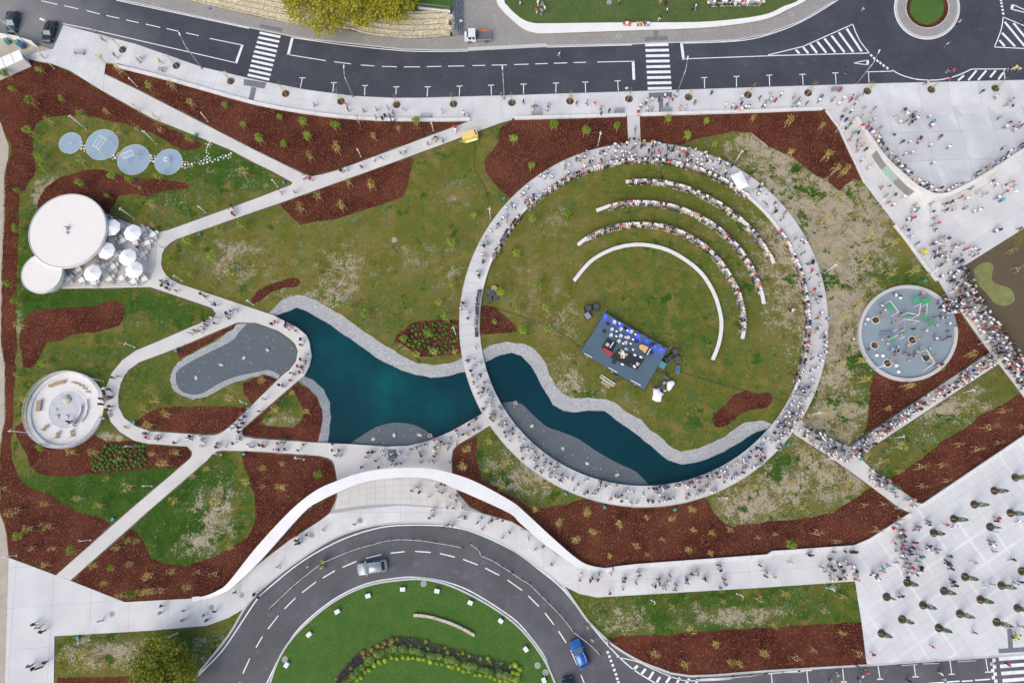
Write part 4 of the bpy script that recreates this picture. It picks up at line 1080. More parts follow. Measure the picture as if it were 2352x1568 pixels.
# ================================================================ things
GROUND = BVHTree.FromPolygons(BV, BF)
def gz(x, y, top=4.0):
    h = GROUND.ray_cast(Vector((x, y, top)), Vector((0, 0, -1)))[0]
    return h.z if h is not None else 0.0
def base(x, y, zc=0.0):
    """where a thing stands whose middle, zc above its foot, is seen at x, y"""
    g = 0.1
    for _ in range(4):
        p = P(x, y, g + zc)
        g = gz(p.x, p.y)
    return Vector((p.x, p.y, g))
# ---------------------------------------------------------------- the white arch
up = smooth([(452, 1372), (475, 1366), (500, 1355), (525, 1336), (587, 1258), (663, 1176), (720, 1129), (773, 1104), (838, 1083), (913, 1074), (988, 1076), (1050, 1090), (1103, 1111), (1175, 1151), (1206, 1176), (1271, 1236), (1326, 1283), (1356, 1298), (1398, 1305)], 4)
lo = smooth([(452, 1376), (477, 1374), (512, 1361), (540, 1342), (600, 1284), (696, 1177), (735, 1150), (778, 1129), (838, 1106), (913, 1096), (988, 1099), (1050, 1124), (1088, 1140), (1170, 1178), (1194, 1200), (1250, 1249), (1316, 1296), (1352, 1308), (1398, 1310)], 4)
n = len(up)
hz = [0.35 + 3.0 * math.sin(math.pi * min(1, max(0, k / (n - 1)))) ** 1.3 for k in range(n)]
vs = []
for k in range(n):
    a, b = P(up[k].x, up[k].y, hz[k]), P(lo[k].x, lo[k].y, hz[k])
    th = 0.42
    vs += [(a.x, a.y, hz[k]), (b.x, b.y, hz[k]), (b.x, b.y, max(0.05, hz[k] - th)), (a.x, a.y, max(0.05, hz[k] - th))]
fs = []
for k in range(n - 1):
    for i in range(4):
        j = (i + 1) % 4
        fs.append((4 * k + j, 4 * k + i, 4 * k + 4 + i, 4 * k + 4 + j))
fs += [(0, 1, 2, 3), (4 * n - 1, 4 * n - 2, 4 * n - 3, 4 * n - 4)]
arch = empty('arch_canopy', (*P(913, 1085).xy, 0.1))
child_at(MB().add(vs, fs).build('arch_beam', 'arch'), arch)
for k in (0, n - 1):           # springing blocks
    a, b = P(up[k].x, up[k].y, 0), P(lo[k].x, lo[k].y, 0)
    c = (a + b) / 2
    child_at(MB().box((c.x, c.y, 0.0), (1.2, 0.7, 0.34), 0.1).build('abutment', 'arch'), arch)
for t in (0.17, 0.30, 0.72, 0.84):
    k = int(t * (n - 1))
    a, b = P(up[k].x, up[k].y, hz[k]), P(lo[k].x, lo[k].y, hz[k])
    for c in (a.lerp(b, 0.15), a.lerp(b, 0.85)):
        child_at(MB().tube((c.x, c.y, 0.0), (c.x, c.y, hz[k] - 0.41), 0.10, 0.10, 8).build('column', 'whitepaint'), arch)
tag(arch, 'long white curved arch canopy', 'spanning above the roundabout promenade', 'canopy')
# ---------------------------------------------------------------- low walls
def low_wall(pts, w, z1, look, place, mat='seat', z0=0.0):
    ww = W(pts, z1)
    o = empty('low_wall', (*ww[len(ww) // 2], 0))
    # cast in lengths with joints
    tot = [0.0]
    for a, b in zip(ww[:-1], ww[1:]):
        tot.append(tot[-1] + (b - a).length)
    def at(s):
        for k in range(len(ww) - 1):
            if s <= tot[k + 1] + 1e-6:
                return ww[k].lerp(ww[k + 1], (s - tot[k]) / max(1e-6, tot[k + 1] - tot[k]))
        return ww[-1]
    m = max(1, round(tot[-1] / 5.5))
    for k in range(m):
        s0, s1 = tot[-1] * k / m + 0.02, tot[-1] * (k + 1) / m - 0.02
        pp = [at(s0)] + [ww[i] for i in range(len(ww)) if s0 < tot[i] < s1] + [at(s1)]
        mb = MB(); sweep(mb, pp, w, z0, z1 + random.uniform(0, .004))
        child_at(mb.build('wall_length', mat), o)
    return tag(o, look, place, 'wall')
low_wall(smooth([(262, 149), (400, 184), (587, 236), (738, 262), (863, 272), (1013, 274), (1080, 273)], 3), 0.55, 0.45, 'long low white wall', 'between left pavement and mulch')
low_wall([(1182, 270), (1300, 267), (1438, 263)], 0.55, 0.45, 'low white wall', 'between middle pavement and mulch, left of ring entrance')
low_wall([(1472, 262), (1600, 258), (1763, 253), (1890, 248)], 0.55, 0.45, 'low white wall', 'between pavement and mulch, right of ring entrance')
low_wall([(1410, 1305), (1463, 1299), (1763, 1277), (1776, 1269), (1964, 1256), (2001, 1240), (2094, 1181)], 0.6, 0.5, 'low pale wall', 'along the right promenade mulch bed')
low_wall([(2122, 1160), (2352, 1005), (2600, 840)], 0.6, 0.5, 'low pale wall', 'along the cypress plaza mulch bed')
low_wall([(2056, 516), (2084, 551), (2126, 609), (2154, 644)], 0.4, 0.4, 'narrow concrete kerb wall', 'along the lower plaza edge')
low_wall([(1898, 253), (1927, 292), (1954, 350), (1974, 392), (1987, 419)], 0.3, 0.3, 'narrow tapering kerb wall', 'between ramp and dark mulch')
# ---------------------------------------------------------------- curved benches
def bench(pts, look, place, w=0.62, h=0.45, name='curved_bench', n=5):
    pp = W(smooth(pts, n), h)
    o = empty(name, (*pp[len(pp) // 2], 0))
    mb = MB(); sweep(mb, pp, w, h - 0.16, h); child_at(mb.build('seat', 'seat'), o)
    mb = MB(); sweep(mb, pp, w * 0.6, 0.0, h - 0.16); child_at(mb.build('plinth', 'kerb'), o)
    tag(o, look, place, 'bench', 'curved benches on the ring lawn')
    return pp
ARC1 = T(2, 1, [(572, 1008), (720, 835), (900, 730), (1080, 683), (1250, 683), (1430, 728), (1590, 815), (1740, 940), (1850, 1110), (1910, 1290), (1925, 1430), (1900, 1590)]) + T(2, 2, [(1845, 165)])
ARC2 = T(2, 1, [(607, 680), (700, 610), (850, 538), (1020, 495), (1200, 485), (1380, 505), (1550, 560), (1720, 650), (1880, 790), (2010, 970), (2090, 1130), (2130, 1290), (2138, 1420), (2118, 1540)])
ARC3 = T(2, 1, [(777, 365), (950, 308), (1150, 283), (1350, 298), (1550, 345), (1750, 430), (1920, 545), (2080, 700), (2200, 880), (2280, 1060), (2315, 1220)])
ARC4 = T(2, 1, [(1047, 102), (1180, 88), (1350, 98), (1550, 138), (1750, 215), (1950, 330), (2120, 460), (2250, 600), (2380, 790), (2405, 850)])
B1 = bench(ARC1, 'empty white curved concrete bench', 'nearest the concert stage')
B2 = bench(ARC2, 'white curved bench filled with spectators', 'second row from the stage')
B3 = bench(ARC3, 'white curved bench filled with spectators', 'third row from the stage')
B4 = bench(ARC4, 'white curved bench filled with spectators', 'farthest row from the stage')
RB = [(RING_I[0] + (RING_I[2] + 4) * math.cos(math.radians(a)), RING_I[1] + (RING_I[3] + 4) * math.sin(math.radians(a))) for a in range(192, 388, 4)]
BR = bench(RB, 'long pale curved seat ledge', 'along the ring path inner edge', 0.5, 0.50, 'seat_ledge', 2)
# ---------------------------------------------------------------- cafe pavilion
def drum(name, cx, cy, r, h, look, place, vent=False):
    c = P(cx, cy, h); e = P(cx + r, cy, h)
    rw = (e - c).length
    o = empty(name, (c.x, c.y, gz(c.x, c.y)))
    g = o.location.z
    MB().lathe((0, 0, 0), [(rw * 0.76, 0), (rw * 0.76, h - g - 0.55)], 64).build('wall', 'white', o, True)
    MB().lathe((0, 0, 0), [(rw, h - g - 0.55), (rw, h - g - 0.02)], 64).build('roof_slab', 'roofm', o)
    rf = MB().lathe((0, 0, 0), [(rw * 0.985, h - g - 0.01), (rw * 0.985, h - g + 0.012)], 64).build('roof', 'roofm', o)
    pr = [(rw * math.cos(2 * math.pi * k / 64) * 0.985, rw * math.sin(2 * math.pi * k / 64) * 0.985) for k in range(64)]
    mb = MB(); sweep(mb, pr, 0.07, h - g - 0.02, h - g + 0.035, closed=True); mb.build('roof_seam', 'grey', rf)
    mb = MB(); sweep(mb, [(p[0] * 1.012, p[1] * 1.012) for p in pr], 0.05, h - g - 0.02, h - g + 0.09, closed=True); mb.build('roof_edge', 'whitepaint', rf)
    if vent:
        MB().lathe((0.0, 0.3, h - g), [(0.28, 0), (0.28, 0.35), (0.36, 0.42), (0.30, 0.62), (0.12, 0.72)], 16).build('roof_vent', 'metal', rf, True)
        MB().lathe((0.12, -0.5, h - g), [(0.2, 0), (0.2, 0.25), (0.24, 0.3), (0.1, 0.4)], 14).build('roof_vent', 'metal', rf, True)
    tag(o, look, place, 'pavilion')
    return o, rw
drum('cafe_pavilion', 155, 529.5, 88.5, 3.3, 'large round white pavilion with flat roof', 'beside the parasol terrace', True)
drum('cafe_annex', 96, 627.5, 46.5, 2.9, 'small round white annex', 'adjoining the large round pavilion')
def parasol_proto():
    o = empty('parasol')
    MB().tube((0, 0, 0.08), (0, 0, 2.75), 0.035, 0.035, 8).build('pole', 'whitepaint', o)
    MB().lathe((0, 0, 0), [(0.35, 0), (0.35, 0.06), (0.1, 0.09)], 12).build('base', 'grey', o)
    cn = MB().lathe((0, 0, 2.2), [(1.42, 0), (1.42, 0.10), (0.75, 0.34), (0.05, 0.62)], 8, a0=0.39).build('canopy', 'cloth', o)
    MB().lathe((0, 0, 2.78), [(0.16, 0), (0.05, 0.12)], 8).build('vent_cap', 'cloth', cn)
    return o
PARAS = T(0, 1, [(1025, 522), (1218, 572), (975, 735), (1172, 795), (1232, 912), (850, 942)])
pp0 = parasol_proto()
for k, (x, y) in enumerate(PARAS):
    o = pp0 if k == 0 else copy_tree(pp0)
    b = base(x, y, 2.3); o.location = b; o.rotation_euler.z = random.uniform(0, 0.7); o.scale = (1.1, 1.1, 1.0)
    tag(o, 'white octagonal parasol', ['shading tables against pavilion, upper', 'near the path at terrace top', 'against the pavilion, lower', 'in the terrace middle, overlapping another', 'in the terrace middle, foremost', 'by the small annex'][k], 'parasol', 'white parasols on the terrace')
def chair_proto():
    o = empty('terrace_chair')
    MB().box((0, 0, 0.42), (0.48, 0.48, 0.05)).build('seat', 'whitepaint', o)
    mb = MB()
    pts = [(-0.22, 0.20), (-0.25, -0.05), (-0.18, -0.22), (0, -0.27), (0.18, -0.22), (0.25, -0.05), (0.22, 0.20)]
    sweep(mb, pts, 0.045, 0.47, 0.78); mb.build('backrest', 'whitepaint', o)
    for sx in (-1, 1):
        for sy in (-1, 1):
            MB().tube((sx * 0.19, sy * 0.19, 0.42), (sx * 0.23, sy * 0.23, 0), 0.018, 0.018, 5).build('leg', 'whitepaint', o)
    return o
def table_proto():
    o = empty('terrace_table')
    MB().box((0, 0, 0.71), (0.85, 0.85, 0.035)).build('tabletop', 'whitepaint', o)
    MB().tube((0, 0, 0.03), (0, 0, 0.71), 0.035, 0.035, 8).build('column', 'whitepaint', o)
    MB().box((0, 0, 0), (0.42, 0.42, 0.03)).build('foot', 'whitepaint', o)
    return o
tp0, cp0 = table_proto(), chair_proto()
TABLES = T(0, 1, [(1118, 503), (1318, 540), (1405, 585), (1128, 640), (1022, 640), (1355, 660), (1240, 655), (1308, 770), (1070, 770), (720, 902), (625, 995), (748, 1005), (948, 880), (1040, 880), (1003, 993), (1115, 985), (860, 1025), (1225, 1015), (1328, 990)])
for k, (x, y) in enumerate(TABLES):
    t = tp0 if k == 0 else copy_tree(tp0)
    b = base(x, y, 0.7); a = random.choice([0.6, 0.75, 2.1]) + random.uniform(-.1, .1)
    t.location = b; t.rotation_euler.z = a
    tag(t, 'square white cafe table', 'on the pavilion terrace', 'table', 'terrace tables')
    for q in range(4):
        if (k * 7 + q * 3) % 9 == 0:
            continue
        c = cp0 if (k == 0 and cp0 is not None and not cp0.get('used')) else copy_tree(cp0)
        cp0['used'] = 1
        ang = a + q * math.pi / 2
        c.location = (b.x + 0.72 * math.cos(ang), b.y + 0.72 * math.sin(ang), b.z)
        c.rotation_euler.z = ang + math.pi / 2
        if 'used' in c and c is not cp0:
            del c['used']
        tag(c, 'white cafe armchair with curved back', 'at a pavilion terrace table', 'chair', 'terrace chairs')
del cp0['used']
# ---------------------------------------------------------------- round sandpit plaza
def round_plaza():
    cx, cy, r = 147, 940, 85
    H = 1.7
    c = P(cx, cy, 0.8); e = P(cx + r, cy, 0.8); R = (e - c).length
    o = empty('round_plaza', (c.x, c.y, 0))
    MB().lathe((0, 0, 0), [(R, 0.0), (R, 0.13)], 80).build('floor', 'seat', o)
    vs, fs = [], []
    standable([(c.x + R * math.cos(a / 20 * 6.283), c.y + R * math.sin(a / 20 * 6.283), 0.13) for a in range(20)], [tuple(range(20))])
    rimpts = [(R * 0.985 * math.cos(math.radians(a)), R * 0.985 * math.sin(math.radians(a))) for a in range(12, 352, 4)]
    mb = MB(); sweep(mb, rimpts, 0.55, 0.0, 0.40); mb.build('rim_bench', 'seat', o)
    for k in range(116):
        a = math.radians(14 + 336 * k / 115)
        MB().box((R * 1.025 * math.cos(a), R * 1.025 * math.sin(a), 0.0), (0.16, 0.07, H), a).build('palisade_slat', 'whitepaint', o)
    mb = MB(); sweep(mb, [(p[0] * 1.03, p[1] * 1.03) for p in rimpts], 0.06, 1.1, 1.18); mb.build('rail', 'whitepaint', o)
    sp = (0.15, 0.1); sr = R * 0.50
    MB().lathe((sp[0], sp[1], 0), [(sr, 0.12), (sr, 0.15)], 56).build('sand_pit', 'sand', o)
    mb = MB(); sweep(mb, [(sp[0] + sr * 1.05 * math.cos(k / 56 * 6.2832), sp[1] + sr * 1.05 * math.sin(k / 56 * 6.2832)) for k in range(56)], 0.3, 0.1, 0.18, closed=True); mb.build('pit_kerb', 'seat', o)
    for k in range(24):
        a = math.radians(-48 + 62 * k / 23)
        MB().box((sp[0] + sr * 0.80 * math.cos(a), sp[1] + sr * 0.80 * math.sin(a), 0.14), (0.22, 0.06, 0.5), a).build('railing_slat', 'whitepaint', o)
        MB().box((sp[0] + sr * 1.12 * math.cos(a + .2), sp[1] + sr * 1.12 * math.sin(a + .2), 0.14), (0.22, 0.06, 0.5), a + .2).build('railing_slat', 'whitepaint', o)
    tag(o, 'circular pale paved plaza ringed by white slats', 'at the lower left', 'plaza')
    s = lambda x, y: ((50 + x / 7.128) / 1.0884, (910 + y / 7.128) / 1.0884)
    for k, (x0, y0, x1, y1, w, h) in enumerate(((505, 390, 790, 310, 0.55, 0.5), (340, 640, 310, 840, 0.75, 0.5), (470, 1090, 395, 1180, 0.4, 0.45), (665, 1205, 645, 1320, 0.4, 0.45), (905, 1180, 930, 1290, 0.4, 0.45))):
        a, b = P(*s(x0, y0), 0.6), P(*s(x1, y1), 0.6)
        m_ = (a + b) / 2; d = b - a; L = d.length
        bo = empty('timber_bench', (m_.x, m_.y, 0.13), math.atan2(d.y, d.x))
        nn = 3
        for q in range(nn):
            MB().box((0, (q - 1) * w / 3, h - 0.07), (L, w / 3 - 0.02, 0.07)).build('plank', 'wood', bo)
        for q in (-1, 1):
            MB().box((q * L * 0.38, 0, 0), (0.12, w * 0.8, h - 0.07)).build('support', 'grey', bo)
            if k > 1:
                MB().box((q * (L / 2 - 0.06), -0.25 * q, h), (0.12, w * 1.6, 0.06)).build('end_board', 'wood', bo)
        tag(bo, ['long slim timber bench', 'broad timber deck bench', 'angled timber lounger', 'upright timber lounger', 'slanted timber lounger'][k], ['at round plaza top', 'at round plaza left', 'lower left in round plaza', 'bottom of round plaza', 'lower right in round plaza'][k], 'bench', 'timber benches on the round plaza')
    for k, (x, y) in enumerate(((950, 330), (1020, 350), (1095, 385), (1150, 435), (1205, 495))):
        b = P(*s(x, y), 0.3)
        st_ = MB().box((0, 0, 0), (0.85, 0.16, 0.22), -0.15).build('balance_beam', 'wood', None, False, (b.x, b.y, 0.13))
        tag(st_, 'short timber balance beam', 'on the round plaza floor', 'beam', 'balance beams')
    for k, (x, y, r, mt) in enumerate(((825, 630, 1.25, 'stone'), (645, 805, 0.45, 'stone'), (665, 935, 0.75, 'stone'), (835, 930, 0.55, 'stone'))):
        b = P(*s(x, y), 0.3)
        ro = MB().blob((0, 0, 0.0), r * 0.62, k + 3, 9, 0, 0.7, 0.25).build('boulder', mt, None, True, (b.x, b.y, 0.15))
        tag(ro, ['large tan boulder', 'small pale boulder', 'pale flat boulder', 'pale rounded boulder'][k], 'in the round sandpit', 'boulder')
round_plaza()
# ---------------------------------------------------------------- fitness discs
def fz(x, y):
    return (119.4 + x * 0.17577, 266.4 + y * 0.17577)
DISCS = [(240, 355, 140), (655, 375, 206), (1068, 570, 204), (1522, 600, 172)]
DC = []
for k, (x, y, r) in enumerate(DISCS):
    dx, dy = fz(x, y); c = P(dx, dy, 0.05); R = (P(dx + r * 0.17577, dy, 0.05) - c).length
    o = empty('fitness_disc', (c.x, c.y, 0))
    MB().lathe((0, 0, 0), [(R, 0.0), (R, 0.06)], 56).build('rubber_floor', 'rubber2', o)
    mb = MB(); sweep(mb, [((R + 0.07) * math.cos(q / 56 * 6.2832), (R + 0.07) * math.sin(q / 56 * 6.2832)) for q in range(56)], 0.12, 0.0, 0.072, closed=True); mb.build('edging', 'kerb', o)
    standable([(c.x + R * math.cos(a / 20 * 6.283), c.y + R * math.sin(a / 20 * 6.283), 0.06) for a in range(20)], [tuple(range(20))])
    tag(o, 'round grey blue rubber fitness disc', ['smallest, holding one short bar', 'holding the parallel monkey bars', 'holding the climbing ladder frame', 'holding a small box frame'][k], 'fitness area', 'fitness discs')
def gym(name, segs, look, place, r=0.045):
    """steel tubes given as picture points of the fitness enlargement with heights"""
    p0 = P(*fz(segs[0][0], segs[0][1]), 0)
    o = empty(name, (p0.x, p0.y, 0.06))
    for s in segs:
        a, b = P(*fz(s[0], s[1]), s[2]), P(*fz(s[3], s[4]), s[5])
        if len(s) > 6:                      # a post: straight down from a to the floor
            b = Vector((a.x, a.y, 0.06))
        child_at(MB().tube(a, b, r, r, 8).build(s[7] if len(s) > 7 else ('post' if len(s) > 6 else 'bar'), 'whitepaint'), o)
    tag(o, look, place, 'gym frame')
H1 = 2.2
segs = [(625, 255, H1, 535, 385, H1), (665, 275, H1, 578, 412, H1), (705, 300, H1, 612, 435, H1), (625, 255, H1, 720, 310, H1), (535, 385, H1, 625, 445, H1)]
segs += [(x, y, H1, 0, 0, 0, 1) for x, y in ((625, 255), (535, 385), (720, 310), (625, 445))]
gym('monkey_bars', segs, 'white parallel monkey bars', 'on the second fitness disc')
segs = [(900, 500, 2.4, 1040, 448, 2.4), (935, 560, 2.4, 1072, 508, 2.4)]
for k in range(6):
    t = k / 5
    segs.append((900 + 140 * t, 500 - 52 * t, 2.4, 935 + 137 * t, 560 - 52 * t, 2.4))
segs += [(900, 500, 2.4, 0, 0, 0, 1), (1040, 448, 2.4, 0, 0, 0, 1), (935, 560, 2.4, 1010, 630, 0.06), (1072, 508, 2.4, 1125, 575, 0.06), (905, 520, 2.4, 1000, 620, 0.06), (1072, 480, 2.4, 1100, 512, 0.06)]
gym('overhead_ladder', segs, 'white overhead ladder climbing frame', 'on the third fitness disc')
gym('box_frame', [(1470, 540, 0.9, 1525, 550, 0.9), (1525, 550, 0.9, 1510, 595, 0.9), (1510, 595, 0.9, 1455, 575, 0.9), (1455, 575, 0.9, 1470, 540, 0.9), (1490, 545, 0.9, 1480, 585, 0.9), (1470, 540, 0.9, 0, 0, 0, 1), (1525, 550, 0.9, 0, 0, 0, 1), (1510, 595, 0.9, 0, 0, 0, 1), (1455, 575, 0.9, 0, 0, 0, 1)], 'small white box exercise frame', 'on the fourth fitness disc', 0.06)
gym('short_bar', [(218, 368, 0.7, 258, 345, 0.7), (218, 368, 0.7, 0, 0, 0, 1), (258, 345, 0.7, 0, 0, 0, 1)], 'single short white bar', 'on the smallest fitness disc')
STONES = [(395, 348, 8), (388, 385, 14), (425, 388, 12), (381, 428, 16), (421, 426, 12), (420, 461, 8), (868, 484, 8), (850, 516, 12), (803, 518, 16), (770, 542, 9), (826, 550, 17), (792, 562, 9), (1293, 520, 15), (1340, 524, 9), (1303, 552, 13), (1342, 556, 9), (1290, 588, 13), (1325, 594, 16),
          (2033, 322, 9), (2062, 340, 13), (2008, 360, 7), (2042, 375, 16), (2080, 372, 7), (2028, 412, 11), (2062, 405, 6), (2016, 446, 10), (2018, 476, 10), (2045, 492, 9), (2026, 524, 12), (1998, 546, 8), (2058, 548, 12), (2025, 567, 12), (1986, 577, 12), (1947, 590, 11), (1912, 602, 6), (1863, 608, 7), (1930, 624, 13), (1975, 622, 15), (2027, 605, 16), (2066, 582, 11), (2096, 601, 12), (2129, 570, 12), (2172, 575, 13), (2166, 545, 8), (2203, 537, 13), (2240, 553, 11), (2234, 516, 8), (2271, 522, 15), (2311, 510, 12), (2301, 553, 9), (2338, 490, 15), (2332, 538, 8),
          (1712, 599, 9), (1744, 601, 8), (1775, 602, 7), (1704, 627, 8), (1738, 635, 15), (1781, 633, 12), (1825, 628, 16), (1703, 665, 12), (1740, 680, 11), (1774, 668, 7), (1802, 663, 8), (1834, 658, 8)]
for x, y, r in STONES:
    b = P(*fz(x, y), 0.05); rr = r * 0.17577 / 12.8
    o = MB().lathe((0, 0, 0), [(rr, 0), (rr, 0.06)], 12).build('stepping_stone', 'seat', None, False, (b.x, b.y, 0.0))
    tag(o, 'round white stepping stone', 'between first and second fitness discs' if x < 500 else 'between second and third fitness discs' if x < 1000 else 'between third and fourth fitness discs' if x < 1400 else 'just right of the fourth fitness disc' if x < 1870 else 'on the grass toward the diagonal path', 'stepping stone', 'stepping stones by the fitness discs')
# ---------------------------------------------------------------- round playground
def pz(x, y):
    return (1947.8 + x * 0.16407, 634 + y * 0.16407)
def playground():
    cx, cy, rx, ry = 2086, 765, 114.5, 111
    c = P(cx, cy, 0.1)
    o = empty('playground', (c.x, c.y, 0))
    fl = ellD(cx, cy, rx - 1, ry - 1, 80, z=0.12)
    child_at(MB().prism([(p.x, p.y) for p in fl], 0.0, 0.12).build('rubber_floor', 'rubber'), o)
    standable([(p.x, p.y, 0.12) for p in fl], [tuple(range(len(fl)))])
    rim = ellD(cx, cy, rx - 4, ry - 4, 80, -8, 330, z=0.5)
    mb = MB(); sweep(mb, rim, 0.55, 0.0, 0.5); child_at(mb.build('rim_bench', 'kerb'), o)
    tag(o, 'round blue grey playground floor with concrete rim', 'beside the crowded right path', 'playground')
    # climbing structure
    hub = P(*pz(760, 540), 1.4)
    st_ = empty('climbing_structure', (hub.x, hub.y, 0.12))
    def pole(a, b, za, zb, r=0.05, mt='whitepaint', nm='pole'):
        child_at(MB().tube(P(*pz(*a), za), P(*pz(*b), zb), r, r, 7).build(nm, mt), st_)
    pole((590, 345), (710, 505), 2.6, 2.6); pole((830, 510), (990, 545), 2.2, 2.2); pole((805, 600), (990, 630), 2.2, 2.2); pole((1018, 385), (1000, 535), 2.2, 2.2); pole((1110, 385), (1098, 540), 2.2, 2.2)
    pole((710, 590), (690, 745), 2.2, 2.2, 0.05, 'pinkp'); pole((805, 600), (790, 750), 2.2, 2.2, 0.05, 'pinkp'); pole((620, 865), (705, 820), 1.8, 1.8); pole((795, 845), (720, 880), 1.8, 1.8); pole((635, 520), (760, 480), 1.6, 1.6, 0.04, 'pinkp', 'rope'); pole((635, 520), (640, 590), 1.6, 1.6, 0.04, 'pinkp', 'rope'); pole((640, 590), (800, 600), 1.6, 1.6, 0.04, 'pinkp', 'rope'); pole((660, 740), (690, 600), 1.4, 1.4, 0.035, 'pinkp', 'rope'); pole((985, 530), (1010, 390), 1.4, 1.4, 0.035, 'pinkp', 'rope')
    for x, y, h in ((590, 345, 2.6), (710, 505, 2.6), (830, 510, 2.2), (990, 545, 2.2), (805, 600, 2.2), (990, 630, 2.2), (1018, 385, 2.2), (1110, 385, 2.2), (690, 745, 2.2), (790, 750, 2.2), (620, 865, 1.8), (795, 845, 1.8)):
        p = P(*pz(x, y), h)
        child_at(MB().tube(p, (p.x, p.y, 0.12), 0.06, 0.06, 7).build('post', 'whitepaint'), st_)
    def panel(pts, h, mt='greenp'):
        w = [P(*pz(*q), h) for q in pts]
        child_at(MB().prism([(p.x, p.y) for p in w], h - 0.06, h).build('platform', mt), st_)
    panel([(905, 315), (990, 285), (1005, 365), (925, 390)], 1.5); panel([(1025, 335), (1145, 300), (1170, 355), (1045, 395)], 1.5); panel([(555, 405), (605, 385), (655, 460), (600, 485), (565, 450)], 1.2); panel([(790, 515), (845, 500), (855, 555), (800, 575)], 1.3); panel([(1050, 530), (1100, 525), (1110, 580), (1060, 590)], 1.3); panel([(755, 765), (820, 750), (835, 780), (785, 805)], 1.1); panel([(620, 870), (665, 870), (670, 930), (630, 935)], 1.0)
    for x, y in ((1105, 610), (1175, 655)):
        p = P(*pz(x, y), 0.8)
        pts = [(p.x + 0.42 * math.cos(a / 12 * 6.283), p.y + 0.42 * math.sin(a / 12 * 6.283)) for a in range(12)]
        mb = MB(); sweep(mb, pts, 0.14, 0.70, 0.82, closed=True); child_at(mb.build('net_ring', 'greenp'), st_)
        for a in range(3):
            child_at(MB().tube((p.x + 0.42 * math.cos(a * 2.1), p.y + 0.42 * math.sin(a * 2.1), 0.72), (p.x + 0.5 * math.cos(a * 2.1), p.y + 0.5 * math.sin(a * 2.1), 0.12), 0.03, 0.03, 5).build('ring_leg', 'greenp'), st_)
    tag(st_, 'climbing structure of white poles and green platforms', 'on the round playground', 'climbing frame')
    # swing
    a, b = P(*pz(1100, 1030), 2.4), P(*pz(1215, 1215), 2.4)
    sw = empty('swing_frame', ((a.x + b.x) / 2, (a.y + b.y) / 2, 0.12))
    child_at(MB().tube(a, b, 0.05, 0.05, 8).build('crossbar', 'whitepaint'), sw)
    for e, q in ((a, (1000, 1060)), (b, (1050, 1325))):
        f = P(*pz(*q), 0.12)
        child_at(MB().tube(e, f, 0.045, 0.045, 7).build('leg', 'whitepaint'), sw)
        child_at(MB().tube(e, (2 * e.x - f.x, 2 * e.y - f.y, 0.12), 0.045, 0.045, 7).build('leg', 'whitepaint'), sw)
    for t in (0.35, 0.65):
        p = a.lerp(b, t)
        for d in (-0.2, 0.2):
            u = (b - a).normalized() * d
            child_at(MB().tube(p + u, (p.x + u.x, p.y + u.y, 0.55), 0.012, 0.012, 4).build('chain', 'metal'), sw)
        child_at(MB().box((p.x, p.y, 0.5), (0.45, 0.2, 0.05), math.atan2(b.y - a.y, b.x - a.x)).build('swing_seat', 'black'), sw)
    tag(sw, 'white swing frame', 'at the playground lower right', 'swing')
    a, b = P(*pz(450, 800), 0.6), P(*pz(640, 815), 1.2)
    sl = empty('slide', (a.x, a.y, 0.12))
    d = (b - a); w = Vector((-d.y, d.x, 0)).normalized() * 0.3
    child_at(MB().add([a + w + Vector((0, 0, -.35)), a - w + Vector((0, 0, -.35)), b - w, b + w], [(0, 1, 2, 3), (3, 2, 1, 0)]).build('chute', 'rubber2'), sl)
    for s in (-1, 1):
        child_at(MB().tube(a + w * s + Vector((0, 0, -.3)), b + w * s + Vector((0, 0, .05)), 0.05, 0.05, 6).build('side_rail', 'metal'), sl)
    for s in (-1, 1):
        q = b + w * s
        child_at(MB().tube(q, (q.x, q.y, 0.12), 0.05, 0.05, 6).build('post', 'metal'), sl)
        q = a + w * s + Vector((0, 0, -.35))
        child_at(MB().tube(q, (q.x, q.y, 0.12), 0.05, 0.05, 6).build('post', 'metal'), sl)
    tag(sl, 'grey blue slide', 'beside the climbing structure', 'slide')
    for k, (x, y) in enumerate(((280, 600), (405, 1105), (492, 1110), (680, 1248), (710, 1335), (735, 300), (672, 262))):
        p = P(*pz(x, y), 0.3)
        q = MB().lathe((0, 0, 0), [(0.27, 0), (0.30, 0.14), (0.27, 0.30), (0.17, 0.40), (0.05, 0.43)], 14).build('play_dome', 'cloth', None, True, (p.x, p.y, 0.12))
        tag(q, 'small white play dome', 'on the round playground floor', 'play dome', 'play domes')
playground()
